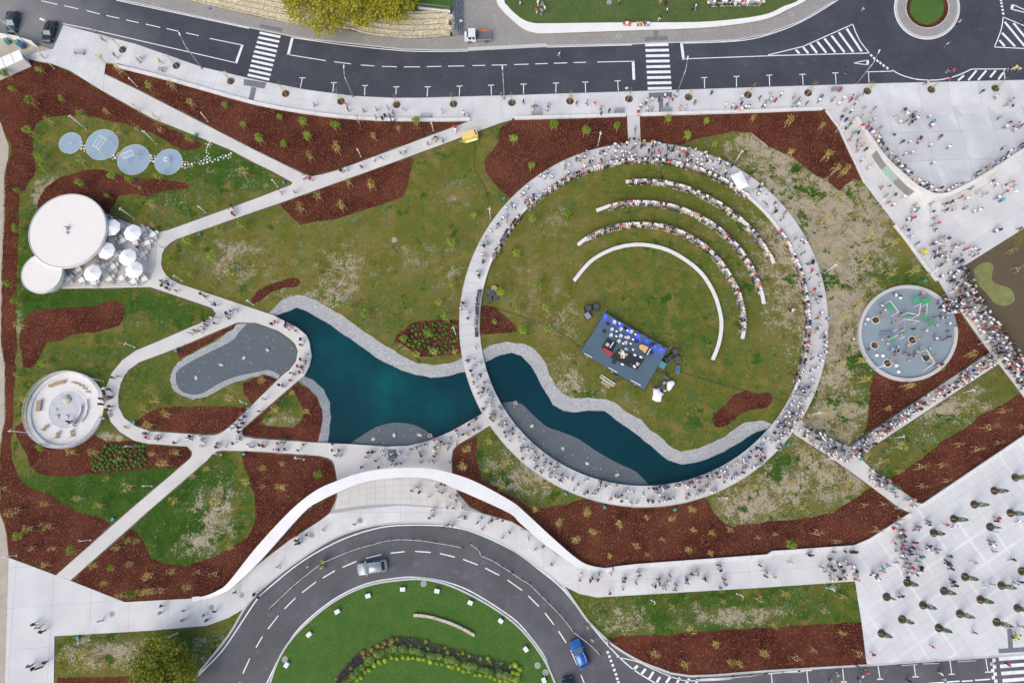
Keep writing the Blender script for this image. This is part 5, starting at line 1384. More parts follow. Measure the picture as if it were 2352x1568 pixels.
# ---------------------------------------------------------------- concert stage
def sz(x, y):
    return (1304.7 + x * 0.16407, 679.9 + y * 0.16407)
ZS = 1.0
def stage():
    q = [P(*sz(x, y), ZS) for x, y in ((520, 235), (1400, 735), (1065, 1310), (175, 780))]
    c = sum(q, Vector()) / 4
    o = empty('concert_stage', (c.x, c.y, 0))
    # deck of panels
    nu, nv = 6, 4
    for i in range(nu):
        for j in range(nv):
            pts = []
            for u, v in ((i, j), (i + 1, j), (i + 1, j + 1), (i, j + 1)):
                pts.append(q[0].lerp(q[1], u / nu).lerp(q[3].lerp(q[2], u / nu), v / nv))
            m_ = sum(pts, Vector()) / 4
            pts = [m_ + (p - m_) * 0.994 for p in pts]
            child_at(MB().prism([(p.x, p.y) for p in pts], ZS - 0.12, ZS).build('deck_panel', 'stage'), o)
    ins = [c + (p - c) * 0.985 for p in q]
    child_at(MB().prism([(p.x, p.y) for p in ins], 0.02, ZS - 0.13).build('skirt', 'black'), o)
    for k in range(4):
        a, b = q[k], q[(k + 1) % 4]
        child_at(MB().tube((a.x, a.y, ZS - 0.08), (b.x, b.y, ZS - 0.08), 0.06, 0.06, 6).build('edge_rail', 'dark'), o)
    standable([(p.x, p.y, ZS) for p in q[::-1]], [(0, 1, 2, 3)])
    tag(o, 'blue grey concert stage with black skirt', 'on the ring lawn', 'stage')
    return q
SQ = stage()
SDIR = (SQ[1] - SQ[0]).normalized(); SANG = math.atan2(SDIR.y, SDIR.x); SN = Vector((-SDIR.y, SDIR.x, 0))
def spot(x, y, z=ZS):
    p = P(*sz(x, y), z); return Vector((p.x, p.y, z))
def riser(pts, h, look):
    w = [P(*sz(*p), ZS + h) for p in pts]
    o = MB().prism([(p.x, p.y) for p in w], ZS, ZS + h).build('stage_riser', 'black')
    standable([(p.x, p.y, ZS + h) for p in w[::-1]], [(0, 1, 2, 3)])
    tag(o, look, '', 'riser')
riser([(545, 590), (690, 655), (618, 785), (470, 712)], 0.3, 'smaller black riser left of the drum kit on stage')
riser([(700, 745), (1065, 880), (968, 1032), (600, 862)], 0.3, 'larger black riser under drum kit and percussion')
MB_ = MB().box((0, 0, 0), (1.6, 0.5, 0.7), 0).build('red_case', 'red', None, False, spot(550, 785)); MB_.rotation_euler.z = SANG; tag(MB_, 'red box', 'at front of the smaller riser', 'case')
# white plastic chairs of the orchestra
sc0 = chair_proto(); sc0.name = 'stage_chair'
first = True
for x, y in ((645, 375), (610, 475), (735, 472), (880, 508), (597, 555), (732, 568), (835, 590), (705, 638), (800, 662)):
    c = sc0 if first else copy_tree(sc0); first = False
    c.location = spot(x, y); c.rotation_euler.z = SANG + math.pi / 2 + random.uniform(-.3, .3)
    tag(c, 'white orchestra chair', 'on the stage left half', 'chair', 'orchestra chairs')
for x, y in ((548, 685), (810, 748), (967, 955)):
    c = copy_tree(sc0); p = P(*sz(x, y), ZS + 0.3); c.location = (p.x, p.y, ZS + 0.3 if (x != 810) else ZS); c.rotation_euler.z = SANG
    tag(c, 'white musician chair', ['on the smaller riser', 'behind the drum kit', 'on the larger riser'][(548, 810, 967).index(x)], 'chair')
def music_stand(x, y):
    o = empty('music_stand', spot(x, y), SANG + random.uniform(-.4, .4))
    MB().tube((0, 0, 0.02), (0, 0, 1.0), 0.018, 0.018, 6).build('pole', 'black', o)
    for k in range(3):
        MB().tube((0, 0, 0.2), (0.22 * math.cos(k * 2.1), 0.22 * math.sin(k * 2.1), 0.0), 0.012, 0.012, 5).build('foot', 'black', o)
    MB().box((0, 0, 1.0), (0.42, 0.03, 0.30), 0, 0, 1.0, (-0.9, 'X')).build('desk', 'black', o)
    MB().box((0, -0.03, 1.02), (0.32, 0.012, 0.24), 0, 0, 1.0, (-0.9, 'X')).build('sheet', 'cloth', o)
    tag(o, 'music stand with white sheet', 'on the stage', 'music stand', 'music stands')
for x, y in ((705, 405), (665, 518), (815, 505), (925, 560), (663, 585), (788, 600), (895, 630), (757, 687), (860, 687), (893, 770)):
    music_stand(x, y)
def monitor(x, y):
    o = empty('stage_monitor', spot(x, y), SANG + random.uniform(-.2, .2))
    MB().add([(-.3, -.25, 0), (.3, -.25, 0), (.3, .25, 0), (-.3, .25, 0), (-.3, -.12, .36), (.3, -.12, .36), (.3, .25, .2), (-.3, .25, .2)], [(3, 2, 1, 0), (4, 5, 6, 7), (0, 1, 5, 4), (1, 2, 6, 5), (2, 3, 7, 6), (3, 0, 4, 7)]).build('cabinet', 'black', o)
    MB().box((0, 0.12, 0.26), (0.5, 0.26, 0.02), 0, 0, 1, (-0.4, 'X')).build('grille', 'dark', o)
    tag(o, 'black wedge stage monitor', 'on the stage floor', 'speaker', 'stage monitors')
for x, y in ((560, 388), (505, 495), (805, 447), (955, 630), (1190, 672), (640, 925), (1165, 790)):
    monitor(x, y)
# grand piano
def piano():
    o = empty('grand_piano', spot(1050, 750), SANG)
    out = [(-0.95, 0.30), (-0.98, 0.0), (-0.85, -0.35), (-0.45, -0.55), (0.0, -0.52), (0.35, -0.70), (0.75, -0.72), (0.75, 0.72), (0.0, 0.62), (-0.6, 0.55)]
    MB().prism(out, 0.62, 0.98).build('case', 'black', o)
    ins = [(x * 0.9 - 0.02, y * 0.86) for x, y in out if True]
    MB().prism([(min(x, 0.55), y) for x, y in ins], 0.981, 1.0).build('soundboard', 'pianowood', o)
    MB().prism([(0.75, -0.72), (1.05, -0.72), (1.05, 0.72), (0.75, 0.72)], 0.62, 0.78).build('key_shelf', 'black', o)
    MB().prism([(0.86, -0.62), (1.02, -0.62), (1.02, 0.62), (0.86, 0.62)], 0.781, 0.80).build('keyboard', 'whitepaint', o)
    for x, y in ((-0.7, 0), (0.7, -0.6), (0.7, 0.6)):
        MB().tube((x, y, 0), (x, y, 0.62), 0.05, 0.07, 8).build('leg', 'black', o)
    tag(o, 'open black grand piano showing its wooden soundboard', 'on the stage', 'piano')
M['pianowood'] = plain('piano_wood', (0.62, 0.37, 0.14), 0.5, 0.2)
piano()
def drums():
    p = P(*sz(755, 825), ZS + 0.3)
    o = empty('drum_kit', (p.x, p.y, ZS + 0.3), SANG)
    def d(x, y, r, z0, h, mt='whitepaint'):
        s = MB().lathe((x, y, z0), [(r, 0), (r, h)], 16).build('drum', mt, o)
        MB().lathe((x, y, z0 + h), [(r * 0.93, 0.002), (r * 0.93, 0.012)], 16).build('drum_head', 'cloth', s)
        for a in range(3):
            MB().tube((x + r * .8 * math.cos(a * 2.1), y + r * .8 * math.sin(a * 2.1), z0 + 0.02), (x + r * math.cos(a * 2.1), y + r * math.sin(a * 2.1), 0), 0.015, 0.015, 5).build('drum_leg', 'metal', s)
    def cy(x, y, r, z):
        MB().lathe((x, y, z), [(r, 0), (r * 0.3, 0.03), (0.02, 0.05)], 16).build('cymbal', 'brass', o)
        MB().tube((x, y, 0), (x, y, z), 0.015, 0.015, 5).build('cymbal_stand', 'metal', o)
    d(0.0, 0.0, 0.30, 0.2, 0.45); d(-0.35, 0.15, 0.18, 0.5, 0.18); d(0.30, 0.2, 0.20, 0.45, 0.25); d(-0.1, 0.42, 0.2, 0.5, 0.16, 'orangewood'); d(0.38, -0.25, 0.25, 0.1, 0.4, 'bluebox')
    cy(-0.55, -0.05, 0.24, 0.95); cy(0.58, 0.25, 0.27, 1.0); cy(-0.45, 0.5, 0.22, 0.9); cy(0.1, -0.5, 0.25, 0.95)
    MB().lathe((0.1, 0.75, 0.0), [(0.17, 0), (0.17, 0.5)], 12).build('stool', 'black', o)
    tag(o, 'drum kit with pale heads and cymbals', 'on the larger riser', 'drum kit')
M['brass'] = plain('brass', (0.60, 0.45, 0.20), 0.3, 0.1, 0.7)
M['orangewood'] = plain('tan_drum', (0.55, 0.38, 0.22), 0.5)
drums()
def keyboard(x, y, L, ang, look, place):
    p = P(*sz(x, y), ZS + 0.9)
    o = empty('keyboard', (p.x, p.y, gzs(p)), ang)
    MB().box((0, 0, 0.78), (L, 0.32, 0.09)).build('body', 'black', o)
    MB().box((0, -0.06, 0.871), (L * 0.9, 0.15, 0.012)).build('keys', 'whitepaint', o)
    for s in (-1, 1):
        MB().tube((-s * 0.35, 0, 0.02), (s * 0.35, 0, 0.78), 0.02, 0.02, 5).build('stand_leg', 'black', o)
    tag(o, look, place, 'keyboard')
def gzs(p):
    return BVHTree.FromPolygons(BV, BF).ray_cast(Vector((p.x, p.y, 3)), Vector((0, 0, -1)))[0].z
keyboard(605, 685, 1.3, SANG + 1.5, 'electric keyboard with white keys', 'on the smaller riser')
for x, y, s in ((1015, 860, 0.5), (925, 990, 0.55), (880, 960, 0.45), (760, 955, 0.5), (845, 985, 0.35), (935, 825, 0.5)):
    p = P(*sz(x, y), ZS + 0.5)
    o = empty('percussion_table', (p.x, p.y, gzs(p)), SANG + random.uniform(-.3, .3))
    MB().box((0, 0, 0.55), (s, s * 0.6, 0.04)).build('top', 'cloth' if s > .45 else 'dark', o)
    for sx in (-1, 1):
        for sy in (-1, 1):
            MB().tube((sx * s * .4, sy * s * .25, 0), (sx * s * .4, sy * s * .25, 0.55), 0.015, 0.015, 5).build('leg', 'metal', o)
    tag(o, 'small percussion table', 'on the larger stage riser', 'table', 'percussion tables')
def mat_emit(name, c, s):
    m, nt, b, pos = new_mat(name)
    b.inputs['Base Color'].default_value = (*c, 1); b.inputs['Emission Color'].default_value = (*c, 1); b.inputs['Emission Strength'].default_value = s
    return m
M['lens_blue'] = mat_emit('blue_lens', (0.02, 0.03, 1.0), 6.0)
# blue stage lamps along the back edge
for k, (x, y) in enumerate(((520, 262), (640, 330), (735, 385), (862, 465), (985, 545), (1105, 615), (1215, 690), (1310, 735))):
    tgt = spot(x - 4, y + 18)
    b = tgt + SN * 0.55
    o = empty('stage_lamp', (b.x, b.y, ZS), SANG)
    MB().box((0, 0, 0.0), (0.30, 0.22, 0.05)).build('base', 'black', o)
    MB().tube((0, 0.06, 0.22), (0, -0.14, 0.16), 0.13, 0.15, 10).build('head', 'black', o)
    MB().tube((0, -0.145, 0.158), (0, -0.150, 0.156), 0.12, 0.12, 10).build('lens', 'lens_blue', o)
    ld = bpy.data.lights.new('blue_beam', 'SPOT'); ld.energy = 85; ld.color = (0.02, 0.03, 1.0); ld.spot_size = math.radians(95); ld.spot_blend = 0.5; ld.shadow_soft_size = 0.06
    lo_ = bpy.data.objects.new('blue_beam', ld); COL.objects.link(lo_); lo_.parent = o
    lo_.location = (0, -0.22, 0.42)
    lo_.rotation_euler = Vector((0, 0.45, 0.42)).to_track_quat('Z', 'Y').to_euler()
    tag(o, 'black stage lamp throwing blue light', 'on the stage back edge', 'stage lamp', 'blue stage lamps')
# sound and light equipment round the stage
def case(x, y, size, ang, mat, look, place, lid=None, name='flight_case', z=0.0, zc=None, conv=sz):
    p = P(*conv(x, y), z + (zc if zc is not None else size[2]))
    o = empty(name, (p.x, p.y, z), ang)
    MB().box((0, 0, 0.04), size).build('body', mat, o)
    top = MB().box((0, 0, 0.04 + size[2]), (size[0] * 0.9, size[1] * 0.86, 0.02)).build('lid', lid or mat, o)
    mb = MB(); a, b = size[0] / 2, size[1] / 2
    for u, v in (((-a, -b), (a, -b)), ((a, -b), (a, b)), ((a, b), (-a, b)), ((-a, b), (-a, -b))):
        mb.tube((*u, 0.04 + size[2]), (*v, 0.04 + size[2]), 0.025, 0.025, 4)
    mb.build('edge_trim', 'metal', o)
    for sx in (-1, 1):
        for sy in (-1, 1):
            MB().tube((sx * a * .8, sy * b * .8, 0), (sx * a * .8, sy * b * .8, 0.05), 0.04, 0.04, 6).build('caster', 'black', o)
    return tag(o, look, place, 'case')
def speaker(x, y, size, ang, look, place):
    p = P(*sz(x, y), size[2])
    o = empty('loudspeaker', (p.x, p.y, 0), ang)
    MB().box((0, 0, 0), size).build('cabinet', 'black', o)
    MB().box((0, -size[1] / 2, 0.1), (size[0] * .9, 0.05, size[2] - .2)).build('grille', 'dark', o)
    MB().box((0, 0, size[2]), (size[0] * .8, size[1] * .8, 0.04)).build('top_panel', 'dark', o)
    tag(o, look, place, 'speaker')
speaker(285, 165, (1.1, 1.0, 1.5), 0.3, 'black loudspeaker stack, left of the pair', 'off the stage upper left corner')
speaker(398, 145, (1.1, 1.0, 1.5), -0.3, 'black loudspeaker stack, right of the pair', 'off the stage upper left corner')
case(275, 275, (0.9, 1.2, 0.7), 0.6, 'black', 'black equipment case with pale label', 'off stage upper left', 'grey')
speaker(1505, 775, (1.1, 1.0, 1.5), 0.4, 'black loudspeaker stack', 'off the stage right end')
case(1475, 850, (1.2, 0.8, 0.9), 0.5, 'black', 'black amplifier rack nearest the right loudspeaker', 'off the stage')
case(1400, 900, (0.7, 0.7, 0.9), 0.5, 'black', 'small black amplifier rack', 'touching the stage right edge')
case(1540, 895, (0.7, 0.9, 0.8), 0.2, 'dark', 'dark grey equipment case', 'right of the amplifier racks')
case(1320, 965, (1.1, 1.1, 0.8), SANG, 'dark', 'dark case with teal top', 'beside the stage right corner', 'teal')
case(1540, 1025, (0.55, 1.1, 0.7), -0.15, 'metal', 'silver edged case with blue lid', 'right of the stage', 'bluebox')
case(1340, 1115, (0.6, 0.6, 0.8), 0.5, 'black', 'square black case with silver rim', 'below stage right corner', 'dark')
case(1385, 1150, (0.5, 0.5, 0.6), 0.5, 'black', 'small square black case', 'between silver rimmed case and white cover', 'dark')
case(1350, 1215, (0.6, 0.45, 0.5), 0.5, 'dark', 'grey black case with pale items', 'below the square black cases', 'grey')
case(1320, 1275, (0.6, 0.6, 0.5), 0.5, 'black', 'low black case', 'between the two white covers', 'dark')
case(650, 1130, (0.6, 0.5, 0.4), SANG, 'black', 'low dark case', 'in front of stage front edge', 'dark')
def heap(pts, h, look, place, mat='cloth', seed=1):
    """sheet thrown over gear"""
    w = [P(*sz(*p), 0.3) for p in pts]
    c = sum(w, Vector()) / len(w)
    rg = random.Random(seed)
    vs = [(p.x - c.x, p.y - c.y, 0.0) for p in w]
    for sc, zz in ((0.92, 0.75), (0.55, 1.0)):
        vs += [((p.x - c.x) * sc, (p.y - c.y) * sc, h * zz * rg.uniform(.85, 1.1)) for p in w]
    vs.append((0, 0, h * 1.03)); n = len(w)
    fs = []
    for r in range(2):
        fs += [(r * n + (k + 1) % n, r * n + k, (r + 1) * n + k, (r + 1) * n + (k + 1) % n) for k in range(n)]
    fs += [(2 * n + (k + 1) % n, 2 * n + k, 3 * n) for k in range(n)]
    fs.append(tuple(range(n)))
    o = MB().add(vs, fs).build('dust_sheet', mat, None, True, (c.x, c.y, 0.0))
    tag(o, look, place, 'cover')
heap([(1180, 1285), (1230, 1300), (1275, 1275), (1290, 1330), (1345, 1370), (1310, 1420), (1300, 1480), (1240, 1478), (1175, 1445), (1190, 1370)], 0.9, 'larger crumpled white sheet', 'over gear below the stage', seed=2)
heap([(1385, 1200), (1430, 1180), (1480, 1185), (1495, 1230), (1450, 1290), (1420, 1330), (1385, 1310), (1380, 1250)], 1.0, 'smaller white sheet', 'over gear right of the larger sheet', seed=5)
heap([(1330, 1310), (1375, 1300), (1388, 1330), (1340, 1345)], 0.4, 'small ochre bag', 'between the white sheets', 'orangewood', 8)
def ladder():
    a, b = P(*sz(455, 1115), 0.3), P(*sz(650, 1245), 0.3)
    o = empty('truss_section', ((a.x + b.x) / 2, (a.y + b.y) / 2, 0))
    d = (b - a).normalized(); w = Vector((-d.y, d.x, 0)) * 0.22
    for s in (-1, 1):
        for z in (0.06, 0.40):
            child_at(MB().tube((*(a + w * s).xy, z), (*(b + w * s).xy, z), 0.04, 0.04, 6).build('rail', 'whitepaint'), o)
    L = (b - a).length
    for k in range(10):
        p = a + d * L * k / 9
        child_at(MB().tube((*(p + w).xy, 0.40), (*(p - w).xy, 0.40), 0.025, 0.025, 5).build('rung', 'whitepaint'), o)
        child_at(MB().tube((*(p + w).xy, 0.06), (*(p + w).xy, 0.40), 0.025, 0.025, 5).build('rung', 'whitepaint'), o)
    tag(o, 'white truss section lying on the grass', 'in front of the stage', 'truss')
    a, b = P(*sz(470, 1190), 0.1), P(*sz(590, 1275), 0.1)
    o = empty('timber_planks', ((a.x + b.x) / 2, (a.y + b.y) / 2, 0), math.atan2(b.y - a.y, b.x - a.x))
    for k in range(3):
        MB().box((0, -0.2 + k * 0.2, 0.0), ((b - a).length, 0.18, 0.08 + 0.02 * k)).build('plank', 'wood', o)
    tag(o, 'bundle of tan timber planks', 'beside the white truss section', 'planks')
ladder()
def rail_thing(pts, h, look, place, conv=sz, z0=ZS):
    o = None
    ps = [P(*conv(*p), z0) for p in pts]
    o = empty('guard_rail', (ps[0].x, ps[0].y, z0))
    for a, b in zip(ps[:-1], ps[1:]):
        for t in (0.5, 1.0):
            child_at(MB().tube((a.x, a.y, z0 + h * t), (b.x, b.y, z0 + h * t), 0.03, 0.03, 5).build('rail', 'metal'), o)
    for a in ps:
        child_at(MB().tube((a.x, a.y, z0), (a.x, a.y, z0 + h), 0.03, 0.03, 5).build('post', 'metal'), o)
    tag(o, look, place, 'rail')
rail_thing([(535, 195), (470, 285), (415, 360), (378, 400)], 1.0, 'silver guard rail', 'on the stage left steps', z0=0.0)
rail_thing([(1430, 715), (1395, 775), (1360, 835)], 1.0, 'silver guard rail', 'on the stage right end', z0=0.0)
for k, (x0, y0, x1, y1) in enumerate(((220, 812, 330, 870), (560, 1010, 680, 1075), (870, 1185, 1010, 1260))):
    a, b = P(*sz(x0, y0), 0.3), P(*sz(x1, y1), 0.3)
    o = empty('light_bar', (*((a + b) / 2).xy, ZS), math.atan2(b.y - a.y, b.x - a.x))
    MB().box((0, 0, 0.0), ((b - a).length, 0.12, 0.1)).build('bar', 'whitepaint', o)
    MB().box((0, -0.25, 0.0), (0.22, 0.4, 0.12)).build('clamp', 'grey', o)
    tag(o, 'white light bar', 'on the stage front edge', 'light bar', 'light bars')
# ---------------------------------------------------------------- tent on the ring
tq = [P(x, y, 2.5) for x, y in ((1678, 404), (1702, 394.7), (1719.3, 428.4), (1696.3, 437.8))]
tc = sum(tq, Vector()) / 4
tent = empty('canopy_tent', (tc.x, tc.y, ZR))
child_at(MB().add([p for p in tq] + [Vector((p.x, p.y, 2.72)) * 1.0 for p in tq] + [Vector((tc.x, tc.y, 2.95))], [(3, 2, 1, 0), (0, 1, 5, 4), (1, 2, 6, 5), (2, 3, 7, 6), (3, 0, 4, 7), (4, 5, 8), (5, 6, 8), (6, 7, 8), (7, 4, 8)]).build('canopy', 'cloth'), tent)
for p in tq:
    w = tc + (p - tc) * 0.93
    child_at(MB().tube((w.x, w.y, ZR), (w.x, w.y, 2.55), 0.035, 0.035, 6).build('leg', 'whitepaint'), tent)
tag(tent, 'white canopy tent', 'standing on the ring path', 'tent')
# ---------------------------------------------------------------- mixing desks on the ring, left side
def mz(x, y):
    return (1047.4 + x * 0.10547, 624.8 + y * 0.10547)
for k, (x, y, w, l, mt, look) in enumerate(((508, 415, 0.65, 0.5, 'dark', 'dark mixing desk, topmost of the row'), (500, 490, 0.6, 0.5, 'black', 'black console, second of the row from top'), (475, 590, 0.55, 0.9, 'black', 'long black console, third of the row'), (460, 695, 0.6, 0.4, 'dark', 'dark console with pale rim, fourth of the row'),
                                           (456, 835, 0.55, 1.5, 'dark', 'long slate desk in the row middle'), (450, 970, 0.55, 0.5, 'grey', 'grey desk with white lamp'), (432, 1090, 0.65, 1.2, 'grey', 'long grey desk in the lower row'), (445, 1238, 0.5, 0.65, 'black', 'short dark desk near the row bottom'), (448, 1350, 0.55, 0.9, 'dark', 'bottom desk of the row'))):
    p = P(*mz(x, y), 1.0)
    o = empty('mixing_desk', (p.x, p.y, ZR + 0.012), 0.03)
    MB().box((0, 0, 0.75), (w, l, 0.10)).build('console', mt, o)
    MB().box((w * 0.25, 0, 0.85), (w * 0.3, l * 0.8, 0.04)).build('fader_bank', 'black' if mt != 'black' else 'grey', o)
    MB().box((0, 0, 0.72), (w * 1.15, l * 1.08, 0.03)).build('table_top', 'metal', o)
    for sx in (-1, 1):
        for sy in (-1, 1):
            MB().tube((sx * w * .5, sy * l * .48, 0), (sx * w * .5, sy * l * .48, 0.72), 0.02, 0.02, 5).build('leg', 'metal', o)
    tag(o, look, 'on the ring path', 'mixing desk', 'mixing desks')
p = P(*mz(830, 350), 0.5); o = empty('cable_drum', (p.x, p.y, 0)); MB().lathe((0, 0, 0), [(0.5, 0), (0.5, 0.06), (0.25, 0.06), (0.25, 0.5), (0.5, 0.5), (0.5, 0.56)], 20).build('spool', 'wood', o); MB().lathe((0, 0, 0.07), [(0.42, 0), (0.42, 0.42)], 18).build('wound_cable', 'cable', o); tag(o, 'round wooden cable drum', 'beside the mixing desks', 'cable drum')
for x, y, s, lk in ((765, 455, (0.9, 0.9, 0.8), 'open black case with silver rim'), (880, 535, (0.7, 0.7, 0.7), 'square black case with white rim'), (715, 590, (0.9, 0.8, 0.6), 'plain black case'), (725, 405, (0.9, 0.6, 0.5), 'low black case under cable drum')):
    case(x, y, s, 0.3, 'black', lk, 'on grass beside the mixing desks', 'dark', conv=mz)
# ---------------------------------------------------------------- vehicles
CARMAT = {}
def carpaint(name, c):
    m, nt, b, pos = new_mat(name)
    b.inputs['Base Color'].default_value = (*c, 1); b.inputs['Roughness'].default_value = 0.28; b.inputs['Metallic'].default_value = 0.25
    b.inputs['Coat Weight'].default_value = 0.6; b.inputs['Coat Roughness'].default_value = 0.05
    M[name] = m
    return name
def car(name, pc, front, L, Wd, H, paint, look, place, kind='suv'):
    """pc: picture point of the car's middle at half height; front: picture point ahead of it"""
    c = P(pc[0], pc[1], H * 0.6); f = P(front[0], front[1], H * 0.6)
    a = math.atan2(f.y - c.y, f.x - c.x)
    g = gz(c.x, c.y)
    o = empty(name, (c.x, c.y, g), a)
    # stations along the length: x, half width at waist, waist height, roof height, half width at roof
    h = L / 2
    st = [(-h, .80, .62, .62, .70), (-h + .10, .92, .80, .84, .78), (-h + .28, .98, .95, 1.0, .80), (-h + .75, 1.0, .97, H - .06, .72), (-.2 * h, 1.0, .96, H, .76), (.12 * h, 1.0, .95, H - .02, .77), (.45 * h, 1.0, .94, 1.0, .86), (.62 * h, .98, .90, .93, .80), (h - .30, .94, .80, .83, .78), (h - .08, .84, .68, .70, .66), (h, .70, .55, .56, .55)]
    if kind == 'sedan':
        st[2] = (-h + .45, .98, .92, .95, .80); st[3] = (-h + 1.25, 1.0, .95, H - .05, .68); st[1] = (-h + .10, .92, .80, .84, .80)
    hw = Wd / 2
    vs = []
    for x, w, zw, zr, wr in st:
        vs += [(x, -w * hw * .9, .25), (x, -w * hw, .50), (x, -w * hw * .97, zw), (x, -wr * hw, zr), (x, wr * hw, zr), (x, w * hw * .97, zw), (x, w * hw, .50), (x, w * hw * .9, .25)]
    fs = []; n = len(st)
    for k in range(n - 1):
        for i in range(8):
            j = (i + 1) % 8
            fs.append((8 * k + i, 8 * k + j, 8 * k + 8 + j, 8 * k + 8 + i))
    fs += [tuple(range(8)), tuple(range(8 * n - 1, 8 * n - 9, -1))]
    body = MB().add(vs, [f_[::-1] for f_ in fs]).build('body', paint, o, True)
    def glass(k0, k1, rows, nm, mt, ins=0.90, out=0.012):
        """pane lying on the body between two stations"""
        q = []
        for k, i in rows:
            v = Vector(vs[8 * k + i]); q.append(v)
        c_ = sum(q, Vector()) / len(q)
        nrm = (q[1] - q[0]).cross(q[2] - q[0]).normalized()
        if nrm.dot(c_ - Vector((0, 0, .5))) < 0:
            nrm = -nrm; q = q[::-1]
        q = [c_ + (v - c_) * ins + nrm * out for v in q]
        MB().add(q, [tuple(range(len(q)))]).build(nm, mt, o)
    glass(5, 6, [(5, 3), (6, 3), (6, 4), (5, 4)], 'windscreen', 'screen', 0.93)
    glass(2, 3, [(2, 3), (3, 3), (3, 4), (2, 4)], 'rear_window', 'glass', 0.9)
    for i0, i1 in ((2, 3), (5, 4)):
        glass(3, 4, [(3, i0), (4, i0), (4, i1), (3, i1)], 'side_window', 'glass', 0.86, 0.014)
        glass(4, 5, [(4, i0), (5, i0), (5, i1), (4, i1)], 'side_window', 'glass', 0.86, 0.014)
        glass(5, 6, [(5, i0), (6, i0), (5, i1)], 'side_window', 'glass', 0.8, 0.014)
    for s in (-1, 1):
        for x in (-h * .58, h * .62):
            w = MB().tube((x, s * hw * .98, .33), (x, s * hw * .78, .33), .33, .33, 16).build('wheel', 'tyre', o)
            MB().tube((x, s * hw * .985, .33), (x, s * hw * .97, .33), .20, .20, 10).build('rim', 'metal', w)
        MB().box((h - .22, s * hw * .66, .66), (.26, .34, .10)).build('headlight', 'screen', o)
        MB().box((-h + .10, s * hw * .72, .70), (.16, .24, .18)).build('tail_light', 'red', o)
        MB().box((.36 * h, s * (hw + .08), .98), (.16, .22, .13)).build('wing_mirror', paint, o)
        MB().tube((-h + .9, s * hw * .70, H - .03), (.1 * h, s * hw * .72, H + .015), .02, .02, 5).build('roof_rail', 'metal', o)
    MB().box((h - .02, 0, .40), (.06, hw * 1.1, .16)).build('grille', 'black', o)
    MB().box((.52 * h, 0, .985), (.05, hw * 1.5, .02)).build('wiper_cowl', 'black', o)
    tag(o, look, place, 'car')
carpaint('black_car_paint', (0.010, 0.011, 0.020)); carpaint('slate_car_paint', (0.035, 0.05, 0.065)); carpaint('silver_car_paint', (0.30, 0.315, 0.345)); carpaint('blue_car_paint', (0.012, 0.12, 0.42)); carpaint('white_truck_paint', (0.80, 0.82, 0.83))
car('parked_car', (26, 48), (20, 78), 4.5, 1.85, 1.7, 'slate_car_paint', 'dark slate estate car with chrome window trim', 'at the top left corner')
car('parked_car', (112, 71), (103, 100), 4.5, 1.82, 1.45, 'black_car_paint', 'black saloon car', 'parked beside the top left pavement', 'sedan')
car('suv', (853.5, 1303), (824, 1308), 4.75, 1.95, 1.68, 'silver_car_paint', 'silver estate car with roof rails', 'driving round the roundabout')
car('hatchback', (1331, 1502), (1319, 1472), 4.3, 1.8, 1.5, 'blue_car_paint', 'bright blue hatchback', 'driving at the roundabout right side')
car('saloon_car', (1309, 1590), (1303, 1560), 4.4, 1.8, 1.45, 'black_car_paint', 'black car cut off by the bottom edge', 'behind the blue hatchback', 'sedan')
